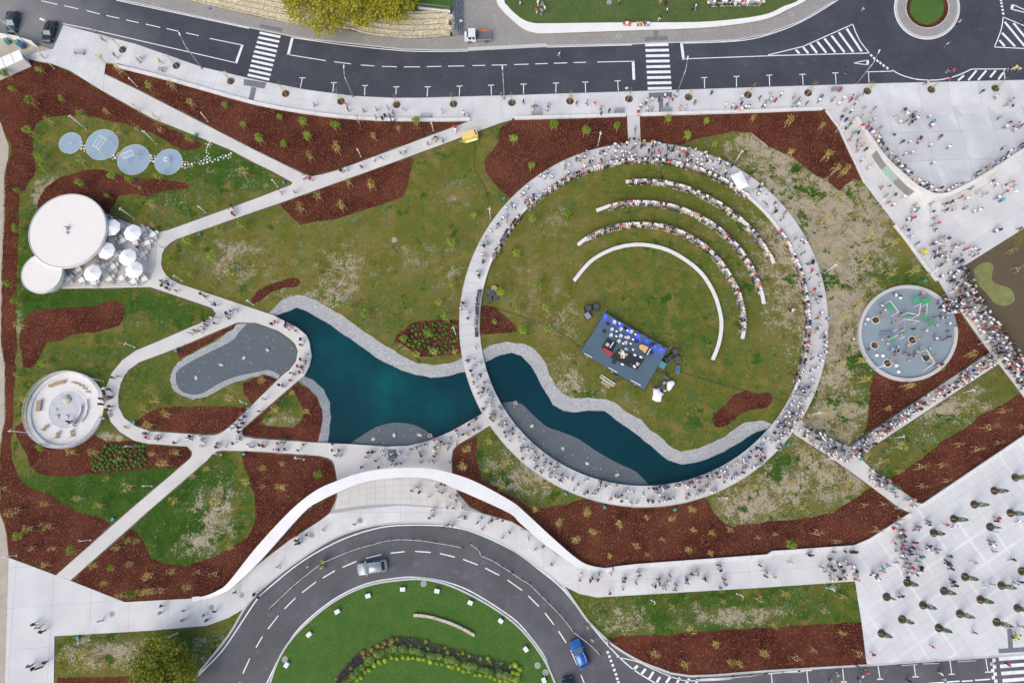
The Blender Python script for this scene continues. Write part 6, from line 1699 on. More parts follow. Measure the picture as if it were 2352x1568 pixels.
def pickup():
    c = P(1097.5, 83, 0.9)
    o = empty('pickup_truck', (c.x, c.y, gz(c.x, c.y)), math.pi + 0.03)
    # x forward
    cab = [(0.35, 0.95, .45, 1.0), (0.40, .95, 1.05, 1.95), (1.7, .93, 1.05, 1.95), (2.15, .92, 1.0, 1.05), (2.45, .90, .95, .98)]
    vs = []
    for x, w, zw, zr in cab:
        zr = max(zr, zw + .02)
        vs += [(x, -w, .40), (x, -w, zw), (x, -w * .88, zr), (x, w * .88, zr), (x, w, zw), (x, w, .40)]
    fs = []
    for k in range(len(cab) - 1):
        for i in range(6):
            j = (i + 1) % 6
            fs.append((6 * k + 6 + i, 6 * k + 6 + j, 6 * k + j, 6 * k + i))
    fs += [(0, 1, 2, 3, 4, 5)[::1], tuple(range(6 * len(cab) - 1, 6 * len(cab) - 7, -1))]
    MB().add(vs, fs).build('cab', 'white_truck_paint', o)
    MB().add([(1.78, -.78, 1.86), (2.10, -.80, 1.14), (2.10, .80, 1.14), (1.78, .78, 1.86)], [(0, 1, 2, 3)]).build('windscreen', 'glass', o)
    for s in (-1, 1):
        for x0, x1 in ((0.55, 1.0), (1.15, 1.75)):
            q = [(x0, s * .965, 1.15), (x1, s * .965, 1.15), (x1, s * .89, 1.72), (x0, s * .89, 1.72)]
            MB().add(q, [(0, 1, 2, 3) if s < 0 else (3, 2, 1, 0)]).build('side_window', 'glass', o)
        for x in (-1.5, 1.55):
            w = MB().tube((x, s * .95, .36), (x, s * .72, .36), .36, .36, 16).build('wheel', 'tyre', o)
            MB().tube((x, s * .965, .36), (x, s * .94, .36), .2, .2, 10).build('rim', 'metal', w)
        MB().box((-1.15, s * .93, .72), (2.6, .06, .40)).build('side_board', 'metal' if s > 0 else 'orange', o)
        MB().box((2.2, s * 1.08, 1.2), (.1, .2, .28)).build('wing_mirror', 'black', o)
    MB().box((-1.15, 0, .66), (2.6, 1.8, .06)).build('bed_floor', 'bedgrey', o)
    for k in range(9):
        MB().box((-1.15, -.8 + k * .2, .721), (2.55, .03, .015)).build('bed_rib', 'dark', o)
    MB().box((-2.45, 0, .72), (.06, 1.86, .40)).build('tailgate', 'metal', o)
    MB().box((0.20, 0, .72), (.08, 1.8, .85)).build('headboard', 'dark', o)
    MB().box((0, 0, .40), (4.6, .8, .2)).build('chassis', 'black', o)
    tag(o, 'white twin cab pickup truck with open bed', 'parked on the setts', 'truck')
M['bedgrey'] = plain('truck_bed', (0.14, 0.15, 0.18), 0.6, 0.25)
pickup()
def trailer():
    c = P(1079, 314, 1.0)
    o = empty('yellow_trailer', (c.x, c.y, gz(c.x, c.y)), math.radians(17))
    MB().box((0, 0, 0.45), (2.75, 1.35, 1.45)).build('body', 'yellow', o)
    MB().box((0, 0, 1.90), (2.85, 1.45, 0.07)).build('roof', 'yellowtop', o)
    for y in (-.28, .28):
        MB().box((1.1, y, 1.97), (0.30, 0.40, 0.05)).build('roof_hatch', 'dark', o)
    MB().box((0.1, -0.69, 0.95), (2.0, 0.05, 0.75)).build('serving_flap', 'yellow', o)
    MB().box((0.1, -0.85, 0.92), (2.1, 0.3, 0.04)).build('counter', 'whitepaint', o)
    for s in (-1, 1):
        w = MB().tube((0, s * 0.66, 0.30), (0, s * 0.48, 0.30), 0.30, 0.30, 14).build('wheel', 'tyre', o)
        MB().tube((-1.35, s * 0.3, 0.42), (-2.0, 0, 0.42), 0.04, 0.04, 6).build('drawbar', 'metal', o)
    MB().tube((-1.95, 0, 0.42), (-1.95, 0, 0.0), 0.03, 0.03, 6).build('prop_stand', 'metal', o)
    tag(o, 'bright yellow kiosk trailer', 'beside the diagonal path', 'trailer')
trailer()
GROUND = BVHTree.FromPolygons(BV, BF)
# ---------------------------------------------------------------- zones used in descriptions
def nearest(zones, x, y):
    return min(zones, key=lambda z: (z[0] - x) ** 2 + (z[1] - y) ** 2)[2]
ZT = [(60, 230, 'in the top left mulch'), (150, 230, 'left of the upper diagonal path'), (330, 260, 'in mulch below the diagonal path'), (360, 190, 'in the upper wedge bed, left'), (550, 270, 'in the upper wedge bed, middle'), (700, 320, 'in the upper wedge bed, lower'), (880, 290, 'in the upper wedge bed, right'),
      (100, 330, 'by the smallest fitness disc'), (200, 380, 'below the fitness discs'), (480, 370, 'right of the fitness discs'), (250, 440, 'behind the round pavilion'), (20, 500, 'in the far left mulch strip'), (360, 490, 'between pavilion and path'), (30, 680, 'left of the small annex'), (450, 580, 'on the lawn by the terrace'), (520, 620, 'on the lawn right of terrace'), (550, 520, 'on the lawn beside the path'), (760, 450, 'in the mulch below the diagonal path'), (1040, 560, 'on the lawn left of ring'), (800, 700, 'on the lawn above the pond'), (990, 770, 'in the shrub bed by ring'), (1230, 310, 'in mulch above ring, left'), (1370, 290, 'in mulch above ring, middle'), (1560, 290, 'in mulch above ring, right'), (1640, 320, 'beside the dry patch above ring'), (1860, 300, 'in the mulch below the plaza'), (1940, 360, 'in the mulch beside the ramp'),
      (1220, 480, 'on the ring lawn, upper left'), (1240, 640, 'on the ring lawn, left'), (1230, 730, 'on the ring lawn near desks'), (1930, 460, 'on the dry ground, upper'), (1990, 530, 'on dry ground by lower plaza'), (1960, 640, 'on the dry ground, middle'), (1930, 740, 'left of the playground, upper'), (2050, 620, 'above the playground'), (1950, 850, 'left of the playground, lower'), (2300, 600, 'on bare soil by the puddle'),
      (80, 850, 'above the round slatted plaza'), (50, 900, 'left of the round slatted plaza'), (350, 930, 'inside the left path loop'), (140, 1030, 'below the round slatted plaza'), (350, 1050, 'in the lower left shrub bed'), (220, 1120, 'on the green bank, lower left'), (30, 1150, 'in the far left mulch, lower'), (480, 1080, 'on the tufted lawn, upper'), (440, 1200, 'on the tufted lawn, lower'), (620, 900, 'beside the pond footbridge'), (660, 940, 'in the mulch left of pond'), (640, 1070, 'in the mulch left of arch'), (610, 1120, 'in mulch beside the arch, lower'), (1120, 1020, 'in grass right of the terrace'), (1180, 1080, 'in grass below the ring'), (100, 1240, 'in mulch above lower left plaza'), (300, 1280, 'in the lower left red bed'), (420, 1330, 'in the red bed near arch'), (220, 1500, 'on the dry patch, bottom left'),
      (1300, 1210, 'in the long red bed, left'), (1450, 1220, 'in the long red bed, middle'), (1600, 1240, 'in the long red bed, right'), (1720, 1250, 'in the long red bed, far right'), (1850, 1230, 'in the red bed near cypress plaza'), (1760, 1100, 'on dry ground below ring'), (1900, 1080, 'on the rough ground, lower right'), (1880, 960, 'beside the ring exit path'), (2030, 970, 'in mulch below the playground'), (2180, 880, 'in mulch right of playground'), (2120, 1060, 'in the right slanting bed, lower'), (2220, 1010, 'in the right slanting bed, middle'), (2300, 960, 'in the right slanting bed, upper'), (1550, 1390, 'on the bottom grass strip, left'), (1750, 1390, 'on the bottom grass strip, middle'), (1900, 1390, 'on the bottom grass strip, right'), (1560, 1500, 'in the bottom red bed, left'), (1700, 1500, 'in the bottom red bed, middle'), (1900, 1500, 'in the bottom red bed, right'), (1480, 1560, 'by the bottom road')]
# ---------------------------------------------------------------- park lamps
LAMPS = []
def lamps(i, j, s):
    v = [float(q) for q in s.replace(';', ',').split(',')]
    for k in range(0, len(v), 4):
        LAMPS.append(T(i, j, [(v[k], v[k + 1]), (v[k + 2], v[k + 3])]))
lamps(0, 0, '500,630,315,475;1260,795,1185,715;1910,1115,1850,1045;790,1188,620,1050;1437,1320,1300,1190')
lamps(1, 0, '1630,1200,1620,1130;965,1438,935,1365')
lamps(2, 0, '790,1335,815,1200;2040,1505,2125,1378')
lamps(3, 0, '622,1210,690,1125')
lamps(0, 1, '1235,440,1085,345;1888,383,1825,325;1670,1008,1600,970;1495,710,1462,690;2325,1228,2265,1190')
lamps(1, 1, '200,145,150,80;2155,440,2143,325;1835,1495,1805,1420')
lamps(3, 1, '1000,330,1075,270;1468,957,1550,910;520,940,645,850;1610,1148,1730,1085')
lamps(0, 2, '945,365,775,315;268,840,65,810;1235,50,1150,22;1240,968,1145,952;2265,567,2205,540;2030,1038,1960,1030;1395,1325,1310,1310')
lamps(1, 2, '440,1080,350,1072')
lamps(2, 2, '1900,1437,1980,1440')
lamps(3, 2, '945,262,1080,222;380,680,490,650;1165,885,1245,880;525,1080,595,1072;1800,467,1895,440;1935,25,2020,5;1175,1528,1240,1530')
lamps(0, 3, '150,393,0,412;830,253,735,262;820,1165,705,1200;1630,1110,1520,1140')
lamps(2, 3, '2070,745,2105,765;1285,805,1305,835')
lamps(3, 3, '540,690,600,710')
lamp_mesh = {}
for (bx, by), (hx, hy) in LAMPS:
    b = base(bx, by)
    # height from how far the head leans out of the foot
    best = min((abs(math.hypot(PX((b.x, b.y, b.z + q * 0.1))[0] - bx, PX((b.x, b.y, b.z + q * 0.1))[1] - by) - math.hypot(hx - bx, hy - by)), q * 0.1) for q in range(15, 60))[1]
    h = 4.8 if best > 3.9 else 3.0
    o = empty('park_lamp', b, random.uniform(0, 6.28))
    if h not in lamp_mesh:
        A = MB().tube((0, 0, 0), (0, 0, h), 0.085, 0.055, 10).mesh('pole', 'whitepaint', True)
        B = MB().lathe((0, 0, 0), [(0.16, 0), (0.16, 0.04), (0.10, 0.06)], 10).mesh('base_plate', 'metal')
        C = [MB().tube((0, 0, z), (0.20 * math.cos(a), 0.20 * math.sin(a), z + 0.03), 0.03, 0.03, 6).mesh('bracket', 'whitepaint') for z, a in ((h - 0.35, 0), (h - 0.15, 2.2), (h - 0.05, 4.1))]
        D = [MB().tube((0.18 * math.cos(a), 0.18 * math.sin(a), z + 0.10), (0.24 * math.cos(a), 0.24 * math.sin(a), z - 0.10), 0.06, 0.075, 10).mesh('spot_head', 'whitepaint', True) for z, a in ((h - 0.35, 0), (h - 0.15, 2.2), (h - 0.05, 4.1))]
        lamp_mesh[h] = (A, B, C, D)
    A, B, C, D = lamp_mesh[h]
    link('pole', A, o); link('base_plate', B, o)
    for c_, d_ in list(zip(C, D))[:3 if h > 4 else 2]:
        link('bracket', c_, o); link('spot_head', d_, o)
    tag(o, 'tall white park lamp with spot heads' if h > 4 else 'short white park lamp', nearest(ZT, bx, by), 'lamp', 'white park lamps')
# street lamps along the top road
for k, (bx, by, hx, hy) in enumerate(((464, 157, 407, 66), (811, 222, 789.5, 155), (1158, 227, 1154, 155), (1557, 208, 1580, 131), (1966, 194, 2021, 115), (62, 100, -20, 25))):
    b = base(bx, by); h = 7.0
    hd = P(hx, hy, h + 0.3)
    d = Vector((hd.x - b.x, hd.y - b.y, 0)); L = min(2.6, max(1.4, d.length)); d.normalize()
    o = empty('street_lamp', b, math.atan2(d.y, d.x))
    MB().tube((0, 0, 0.05), (0, 0, h - 0.6), 0.11, 0.07, 10).build('pole', 'metal', o, True)
    MB().tube((0, 0, h - 0.6), (L * 0.75, 0, h + 0.15), 0.06, 0.05, 8).build('arm', 'metal', o, True)
    MB().box((0, 0, 0), (0.42, 0.42, 0.05)).build('base_plate', 'grey', o)
    MB().add([(L * .72, -.08, h + .12), (L * .72 + .75, -.14, h + .18), (L * .72 + .75, .14, h + .18), (L * .72, .08, h + .12), (L * .72, -.06, h + .22), (L * .72 + .7, -.10, h + .28), (L * .72 + .7, .10, h + .28), (L * .72, .06, h + .22)], [(3, 2, 1, 0), (4, 5, 6, 7), (0, 1, 5, 4), (1, 2, 6, 5), (2, 3, 7, 6), (3, 0, 4, 7)]).build('lamp_head', 'whitepaint', o)
    tag(o, 'tall bent grey street lamp', ['left of the left crosswalk', 'right of the left crosswalk', 'in the middle of the pavement', 'just right of the right crosswalk', 'beside the right give way triangle', 'beside the parked slate car'][k], 'street lamp', 'street lamps along the top road')
# ---------------------------------------------------------------- young trees
def leaf_cloud(rx, rz, cz, n, size, seed, flat=0.0, clumps=14, fill=0.75):
    rg = np.random.default_rng(seed)
    cl = rg.normal(size=(clumps, 3)); cl /= np.linalg.norm(cl, axis=1)[:, None]
    cl *= (rg.uniform(0.25, 1.0, clumps) ** 0.6)[:, None]
    mb = MB()
    vs, fs = [], []
    for i in range(n):
        c = cl[rg.integers(clumps)] * fill + rg.normal(size=3) * 0.20
        p = Vector((c[0] * rx, c[1] * rx, cz + c[2] * rz))
        d = Vector(rg.normal(size=3)).normalized(); u = d.orthogonal().normalized(); w = d.cross(u)
        s = size * rg.uniform(0.6, 1.3)
        o = len(vs)
        vs += [p - u * s, p + w * s * 0.5, p + u * s, p - w * s * 0.5]
        fs.append((o, o + 1, o + 2, o + 3))
    return mb.add(vs, fs)
TREEKIND = {}
def tree_kind(kind, var):
    key = (kind, var)
    if key in TREEKIND:
        return TREEKIND[key]
    h = {'g': 2.6, 'y': 2.9, 'b': 3.3}[kind]
    o = empty('young_tree')
    rg = random.Random(var * 13 + ord(kind))
    mb = MB().tube((0, 0, 0), (0.03, 0.02, h * 0.6), 0.045, 0.03, 6)
    mb.tube((0.03, 0.02, h * 0.6), (rg.uniform(-.1, .1), rg.uniform(-.1, .1), h), 0.03, 0.012, 5)
    for k in range(6 if kind != 'b' else 9):
        a = rg.uniform(0, 6.28); z0 = h * rg.uniform(0.5, 0.85); L = rg.uniform(0.35, 0.8)
        mb.tube((0.02, 0.02, z0), (L * math.cos(a), L * math.sin(a), z0 + L * 0.9), 0.016, 0.006, 4)
    mb.build('trunk', 'bark', o)
    if kind == 'g':
        leaf_cloud(0.82, 0.85, h - 0.5, 560, 0.11, var + 1, clumps=18).build('crown', 'leaf_g', o)
    elif kind == 'y':
        leaf_cloud(0.85, 0.85, h - 0.4, 150, 0.085, var + 31, clumps=16).build('crown', 'leaf_y', o)
    else:
        leaf_cloud(0.50, 0.9, h - 0.2, 40, 0.06, var + 61, clumps=10).build('crown', 'leaf_y', o)
    r = 0.42; hs = 1.45
    ft = [(r * math.cos(a), r * math.sin(a)) for a in (0.5, 0.5 + 2.09, 0.5 + 4.19)]
    for x, y in ft:
        MB().tube((x * 1.15, y * 1.15, 0), (x, y, hs), 0.035, 0.035, 6).build('stake', 'stake', o)
    for k in range(3):
        a, b = ft[k], ft[(k + 1) % 3]
        MB().tube((*a, hs - 0.08), (*b, hs - 0.08), 0.03, 0.03, 5).build('stake_rail', 'stake', o)
    TREEKIND[key] = o
    o['fresh'] = 1
    return o
def place_tree(kind, x, y, zc=None, place=None, group=None):
    p = tree_kind(kind, random.randrange(5))
    o = p if p.get('fresh') else copy_tree(p)
    if 'fresh' in p:
        del p['fresh']
    if 'fresh' in o:
        del o['fresh']
    sz_ = 0.9 if kind == 'g' else 1.0
    b = base(x, y, {'g': 2.0, 'y': 1.9, 'b': 0.8}[kind] if zc is None else zc)
    o.location = b; o.rotation_euler.z = random.uniform(0, 6.28)
    s = random.uniform(0.68, 1.18) * sz_; o.scale = (s, s, s)
    tag(o, {'g': 'leafy green young tree', 'y': 'sparse yellow young tree', 'b': 'bare staked young tree'}[kind], place or nearest(ZT, x, y), 'tree', group or 'young staked trees')
def trees(i, j, s, default='y'):
    for it in s.split():
        q = it.split(',')
        x, y = T(i, j, [(float(q[0]), float(q[1]))])[0]
        place_tree(q[2] if len(q) > 2 else default, x, y)
trees(0, 0, '345,625 38,670 95,800 275,920 540,885 735,1035 240,1190 345,1430 1730,1260 440,1105,y 1080,1200,y 965,1015,y 1095,645,y 1345,770 1570,775,y 1750,945,y 2045,945 2220,1130 175,550 735,1465,y 380,1530 930,540,y 1265,1000,b 1440,1085,b 1480,1200,b 1270,1190,b', 'g')
trees(1, 0, '205,1055 425,1110 730,1140 245,1310 470,1245 745,1365,y 490,1430,y 1075,1240,y 1300,1160,y 1470,1110 950,1120,b 30,1275', 'g')
trees(2, 0, '390,1140 680,1195 965,1150 175,1515 20,1270 1440,1080 1795,1090 1615,1240 1870,1310 2225,1070,y', 'g')
trees(3, 0, '195,1110 510,1140 210,1400 545,1430 730,1540 620,1550')
trees(0, 1, '125,165 725,110 1015,40 960,210 1440,40 1170,70 140,525 50,1025 120,1190 1720,640 1550,810 1735,940 2000,520 1940,790 2210,490 2120,920 1940,1040 1950,290 2240,20,y 1385,490,y 1400,320,y 180,1420,y 1285,160,b', 'g')
trees(1, 1, '845,105 565,235 1060,135 785,325 410,345 2000,385,g 1795,660,g 1795,1010,g 1680,1195,g 755,1210,g 860,1240,g 1000,1310,g 2195,1375,g 2240,1110,g 1740,1340,g 1590,1490,g 1350,1540,g')
trees(2, 1, '190,435 515,380 40,750 235,1035 310,1255 50,1270 335,1455 100,1470', 'g')
trees(3, 1, '525,90,b 460,240 640,240 550,430 810,400,b 1030,460 700,560,b 920,590 490,640 1170,650 660,780 890,800 1340,915 1140,940 970,1010 630,1080 820,1215 700,1340 630,1510 290,45,b 690,10 2230,740,b 2280,910,b')
trees(0, 2, '375,195,g 130,300,g 200,530 350,970,g 650,1015 865,1020 1080,1075 1380,1030 1610,1020 1510,1120 1430,540 1300,610 1525,670 1365,770 2110,525 1890,1170 1760,1240 960,1255 1180,1340 690,1440 900,1510 1600,1460 2000,1470 2260,1290 60,1350,b 180,1550,b 400,1490')
trees(1, 2, '50,360 325,465 180,620 460,640 230,1120 60,1165 565,1220,g 240,1340 70,1330,b 2140,920 2120,1180 2300,1110 1940,990 1900,1150 2260,1330 1640,100 1820,90 1480,120')
trees(2, 2, '165,1260 210,1540 690,1550 1650,1540 2250,1330 2280,1240')
trees(3, 2, '1875,115 1120,610 1290,405 880,350 860,170 690,190 520,640 710,640 690,860 230,1290 310,1000 540,1195 740,1300 330,1520 1220,960 2140,640,b 2000,790,b 2320,780,b 2110,930,b 1740,945,b 1900,990,b 1580,1135,b 1380,1150,b 1190,1195,b 1020,1100,b 1400,1325,b 1630,1280,b 880,1500,b 1050,1490,b')
trees(0, 3, '85,20 260,150 430,130 260,340 460,335 640,345,g 400,480 1240,265 1060,330 1160,260 850,490 1000,515,g 1180,475 1370,580 1570,545 1830,545,b 1990,560,b 940,660 1300,730 1190,760,g 1380,720 1500,710,b 1720,690 1090,770 150,215,g 2110,320 590,1310 770,1290 870,1290 1010,1240 1080,1350 835,1395 690,1430 1340,1180')
trees(2, 3, '430,95 985,105 1240,45 1470,60 740,180 590,245 1670,160 1840,190 1370,245,b 1130,300,b 1620,340 1830,375 900,400 1240,385,b 1990,155,b 2250,230,b 690,10 1930,815,b 1680,830,b 1460,860,b 1280,1045,b 1640,1070 2080,1035,b 1870,1210 1310,1300 1580,1390 2010,1380 2310,1290 2090,1390 2260,790,b 1030,1090,b')
trees(3, 3, '60,200,b 430,185,b 620,265,b 980,160,b 215,290,g 1190,60,b 680,770,b 160,750 500,900,b 690,1110 410,1260,b 240,1330,b 820,1290,b 60,1040')
# trees in round soil pits of the pavement and the playground
def pit(x, y, r, z, ring=False, dx=0.0):
    c = P(x, y, z)
    o = empty('tree_pit', (c.x, c.y, z))
    MB().lathe((0, 0, 0), [(r, -0.05), (r, 0.010)], 20).build('soil', 'soil', o)
    mb = MB(); sweep(mb, [((r + .05) * math.cos(k / 20 * 6.2832), (r + .05) * math.sin(k / 20 * 6.2832)) for k in range(20)], 0.10, -0.05, 0.05 if ring else 0.02, closed=True)
    mb.build('rim', 'whitepaint' if ring else 'wire', o)
    return o, c
PITS = T(0, 0, [(1127, 458), (1620, 605), (2120, 747)]) + T(1, 0, [(272, 862), (780, 933), (1292, 963), (1815, 957), (2350, 945)]) + T(2, 0, [(533, 930), (1075, 910), (1622, 893), (2168, 873)]) + T(3, 0, [(368, 855), (912, 838), (1500, 825), (2088, 812)])
def ground_top(x, y, z0):
    p = P(x, y, z0); return gz(p.x, p.y)
for k, (x, y) in enumerate(PITS):
    g = ground_top(x, y, 0.13)
    o, c = pit(x, y, 0.62, g + 0.003)
    tag(o, 'round dark tree pit with bare sapling', 'along the top pavement', 'tree pit', 'pavement tree pits')
    place_tree('b' if k != 8 and k != 13 else 'y', x, y, 0.0, 'in a pavement tree pit', 'pavement saplings')
for x, y in T(3, 1, [(988, 1372), (1325, 1555)]) + T(3, 2, [(980, 35), (1095, 200), (1452, 148)]):
    o, c = pit(x, y, 0.60, 0.123, True)
    tag(o, 'round tree pit with white rim', 'in the playground floor', 'tree pit', 'playground tree pits')
    place_tree('b', x, y, 0.0, 'in a playground tree pit', 'playground saplings')
# cypresses
def cypress_kind(v):
    o = empty('cypress_tree')
    MB().tube((0, 0, 0), (0, 0, 0.8), 0.05, 0.045, 6).build('trunk', 'bark', o)
    h = 3.3 + 0.3 * v
    rg = np.random.default_rng(v + 5)
    vs, fs = [], []
    for i in range(420):
        t = rg.uniform(0, 1) ** 1.2
        r = 0.40 * (math.sin(math.pi * min(1, t * 0.9 + 0.14)) ** 0.8) * rg.uniform(0.4, 1.0); a = rg.uniform(0, 6.28)
        p = Vector((r * math.cos(a), r * math.sin(a), 0.45 + (h - 0.45) * t))
        d = Vector((math.cos(a), math.sin(a), 0.2)); u = Vector((0, 0, 1)); w = Vector((-math.sin(a), math.cos(a), 0))
        s = 0.14; o_ = len(vs)
        vs += [p - w * s * .4, p + d * s * .4, p + w * s * .4, p + u * s * 1.4]; fs += [(o_, o_ + 1, o_ + 3), (o_ + 1, o_ + 2, o_ + 3)]
    MB().add(vs, fs).build('crown', 'leaf_d', o)
    for a in (0.3, 2.4, 4.5):
        MB().tube((0.5 * math.cos(a), 0.5 * math.sin(a), 0), (0.42 * math.cos(a), 0.42 * math.sin(a), 1.1), 0.035, 0.035, 6).build('stake', 'stake', o)
    return o
cyk = [cypress_kind(v) for v in range(3)]
fr = [True] * 3
CYP = T(3, 3, [(1045, 1110), (1232, 982), (1425, 850), (1617, 722), (1810, 593), (1090, 775), (1280, 645), (1570, 1060), (1763, 930), (1953, 800), (2145, 670), (2100, 1008), (2293, 878), (2332, 540), (1708, 60), (1522, 186), (2040, 133), (2228, 5), (2290, 400), (1480, 510)][:18]) + T(3, 2, [(2272, 1247), (2080, 1370), (1895, 1495)])
for k, (x, y) in enumerate(CYP):
    g = ground_top(x, y, 0.13)
    o, c = pit(x, y, 0.56, g + 0.003)
    pl = 'in the plaza upper half' if y < 1320 else 'in the plaza lower half'
    tag(o, 'round dark cypress pit', pl, 'tree pit', 'cypress pits')
    v = k % 3
    t = cyk[v] if fr[v] else copy_tree(cyk[v]); fr[v] = False
    t.location = (c.x, c.y, g + 0.01); t.rotation_euler.z = random.uniform(0, 6.28)
    if k in (5, 16):
        t.scale = (0.55, 0.55, 0.8)
    tag(t, 'slim dark green cypress', pl, 'tree', 'plaza cypresses')
# ---------------------------------------------------------------- big trees
def big_tree(cx, cy, lobes, mat, look, place, trunk_h=3.5, leaves=5200, size=0.20, seed=3):
    """lobes: picture centre x, y, radius px, height m"""
    b = P(cx, cy, 0)
    o = empty('large_tree', (b.x, b.y, gz(b.x, b.y)))
    top = max(l[3] for l in lobes)
    mb = MB().tube((b.x, b.y, 0), (b.x, b.y, trunk_h), 0.38, 0.26, 10)
    rg = np.random.default_rng(seed)
    vs, fs = [], []
    for x, y, r, h in lobes:
        c = P(x, y, h); R = r / 13.0
        mb.tube((b.x, b.y, trunk_h - 0.6), (c.x, c.y, h - R * 0.5), 0.16, 0.05, 6)
        clumps = rg.normal(size=(26, 3)); clumps /= np.linalg.norm(clumps, axis=1)[:, None]; clumps *= rg.uniform(.55, 1.0, 26)[:, None]
        for q in clumps[:8]:
            mb.tube((c.x, c.y, h - R * 0.4), (c.x + q[0] * R * .8, c.y + q[1] * R * .8, h + q[2] * R * .6), 0.05, 0.015, 4)
        n = int(leaves * (r / 45.0) ** 2 / 2)
        for i in range(n):
            q = clumps[rg.integers(26)] + rg.normal(size=3) * 0.16
            p = Vector((c.x + q[0] * R, c.y + q[1] * R, h + q[2] * R * 0.75))
            d = Vector(rg.normal(size=3) + np.array([0, 0, .8])).normalized(); u = d.orthogonal().normalized(); w = d.cross(u)
            s = size * rg.uniform(.6, 1.25); k = len(vs)
            vs += [p - u * s, p + w * s * .55, p + u * s, p - w * s * .55]; fs.append((k, k + 1, k + 2, k + 3))
    child_at(mb.build('trunk', 'bark'), o)
    child_at(MB().add(vs, fs).build('crown', mat), o)
    tag(o, look, place, 'tree')
big_tree(790, -20, [(700, 10, 50, 6), (760, 22, 48, 6.5), (745, 55, 34, 5.5), (830, 15, 45, 7), (885, 10, 45, 7), (915, 18, 38, 6.5), (850, 35, 30, 5.5), (800, -30, 60, 8), (690, -25, 50, 7), (890, -40, 60, 8), (940, -10, 30, 6)], 'leaf_o', 'large yellow green tree', 'overhanging the stone gabion wall', 4.0, 4300, 0.21)
big_tree(372, 1545, [(372, 1530, 48, 5), (335, 1555, 36, 4.5), (410, 1550, 38, 4.5), (355, 1505, 34, 4.6), (395, 1508, 30, 4.4), (372, 1590, 50, 4.5), (318, 1525, 22, 3.8), (432, 1570, 26, 4)], 'leaf_q', 'large bushy green tree', 'at the bottom left verge', 3.0, 5200, 0.17, 9)
# ---------------------------------------------------------------- gabion retaining wall
gbase = smooth([(300, -34), (435, 1), (588, 37), (713, 61), (800, 68), (838, 78), (900, 86), (963, 88), (1047, 82)], 4)
gw = W([(p.x, p.y) for p in gbase], 0.1)
tot = [0.0]
for a, b in zip(gw[:-1], gw[1:]):
    tot.append(tot[-1] + (b - a).length)
def g_at(s):
    for k in range(len(gw) - 1):
        if s <= tot[k + 1]:
            t = (s - tot[k]) / (tot[k + 1] - tot[k]); d = (gw[k + 1] - gw[k]).normalized()
            return gw[k].lerp(gw[k + 1], t), d
    return gw[-1], (gw[-1] - gw[-2]).normalized()
gob = empty('gabion_wall', (*P(850, 70, 0).xy, 0.1))
bl = 1.75; nb = int(tot[-1] / bl)
for r in range(5):
    for k in range(nb):
        p, d = g_at((k + 0.5 + 0.5 * (r % 2)) * bl)
        nn = Vector((-d.y, d.x))
        c = p + nn * (0.36 + 0.68 * r)
        bx_ = MB().box((0, 0, 0), (bl - 0.05, 0.66, 0.62 * (r + 1) + random.uniform(-.03, .03))).build('basket', 'gabion')
        bx_.location = (c.x, c.y, 0.1); bx_.rotation_euler.z = math.atan2(d.y, d.x)
        child_at(bx_, gob)
for r in range(5):
    pts = []
    for k in range(nb * 2):
        p, d = g_at(k * bl / 2); nn = Vector((-d.y, d.x)); pts.append(p + nn * (0.02 + 0.68 * r))
    mb = MB(); mb.path([(q.x, q.y, 0.1 + 0.62 * (r + 1) + 0.03) for q in pts], 0.035, 4); child_at(mb.build('mesh_wire', 'wire'), gob)
tag(gob, 'stepped cream stone gabion wall', 'above the top road', 'wall')
g2 = empty('grey_gabion_wall', (*P(1055, 30).xy, 0.1))
for r in range(4):
    for k in range(7):
        a, b = P(1046 - r * 5, 84 - k * 16, 0), P(1046 - r * 5 + 2, 84 - (k + 1) * 16, 0)
        c = (a + b) / 2
        q = MB().box((0, 0, 0), ((b - a).length - 0.05, 0.55, 0.55 * (r + 1))).build('basket', 'gabgrey')
        q.location = (c.x + 1.0, c.y, 0.1); q.rotation_euler.z = math.atan2(b.y - a.y, b.x - a.x); child_at(q, g2)
tag(g2, 'short dark grey gabion return wall', 'behind the white pickup', 'wall')
fo = empty('garden_fence', (*P(1000, 18).xy, 0.0))
a, b = P(960, 18, 3.2), P(1034, 26, 3.2)
child_at(MB().box(((a.x + b.x) / 2, (a.y + b.y) / 2, 3.0), ((b - a).length, 0.35, 0.3), math.atan2(b.y - a.y, b.x - a.x)).build('coping', 'seat'), fo)
for k in range(26):
    p = a.lerp(b, k / 25); child_at(MB().tube((p.x, p.y + .05, 3.3), (p.x, p.y + .05, 4.4), 0.025, 0.025, 4).build('bar', 'metal'), fo)
for z in (3.4, 4.35):
    child_at(MB().tube((a.x, a.y + .05, z), (b.x, b.y + .05, z), 0.03, 0.03, 5).build('rail', 'metal'), fo)
child_at(MB().box(((a.x + b.x) / 2, (a.y + b.y) / 2, 0.0), ((b - a).length, 0.30, 3.0), math.atan2(b.y - a.y, b.x - a.x)).build('footing', 'gabgrey'), fo)
tag(fo, 'steel bar fence on pale coping', 'beside the big overhanging tree', 'fence')
gl = [P(x, y, 3.0) for x, y in ((962, -30), (1036, -30), (1034, 22), (961, 15))]
ob = MB().prism([(p.x, p.y) for p in gl], 0.0, 3.0).build('garden_lawn', 'islandlawn'); structure(ob)
# soil behind the gabion
bk = [p + Vector((-d.y, d.x)) * 3.5 for p, d in (g_at(tot[-1] * k / 20) for k in range(21))]
ob = MB().prism([(p.x, p.y) for p in bk] + [(bk[-1].x - 2, bk[-1].y + 16), (bk[0].x, bk[0].y + 30)], 0.0, 2.9).build('bank_top', 'bankgrass' if False else 'toplawn'); structure(ob)
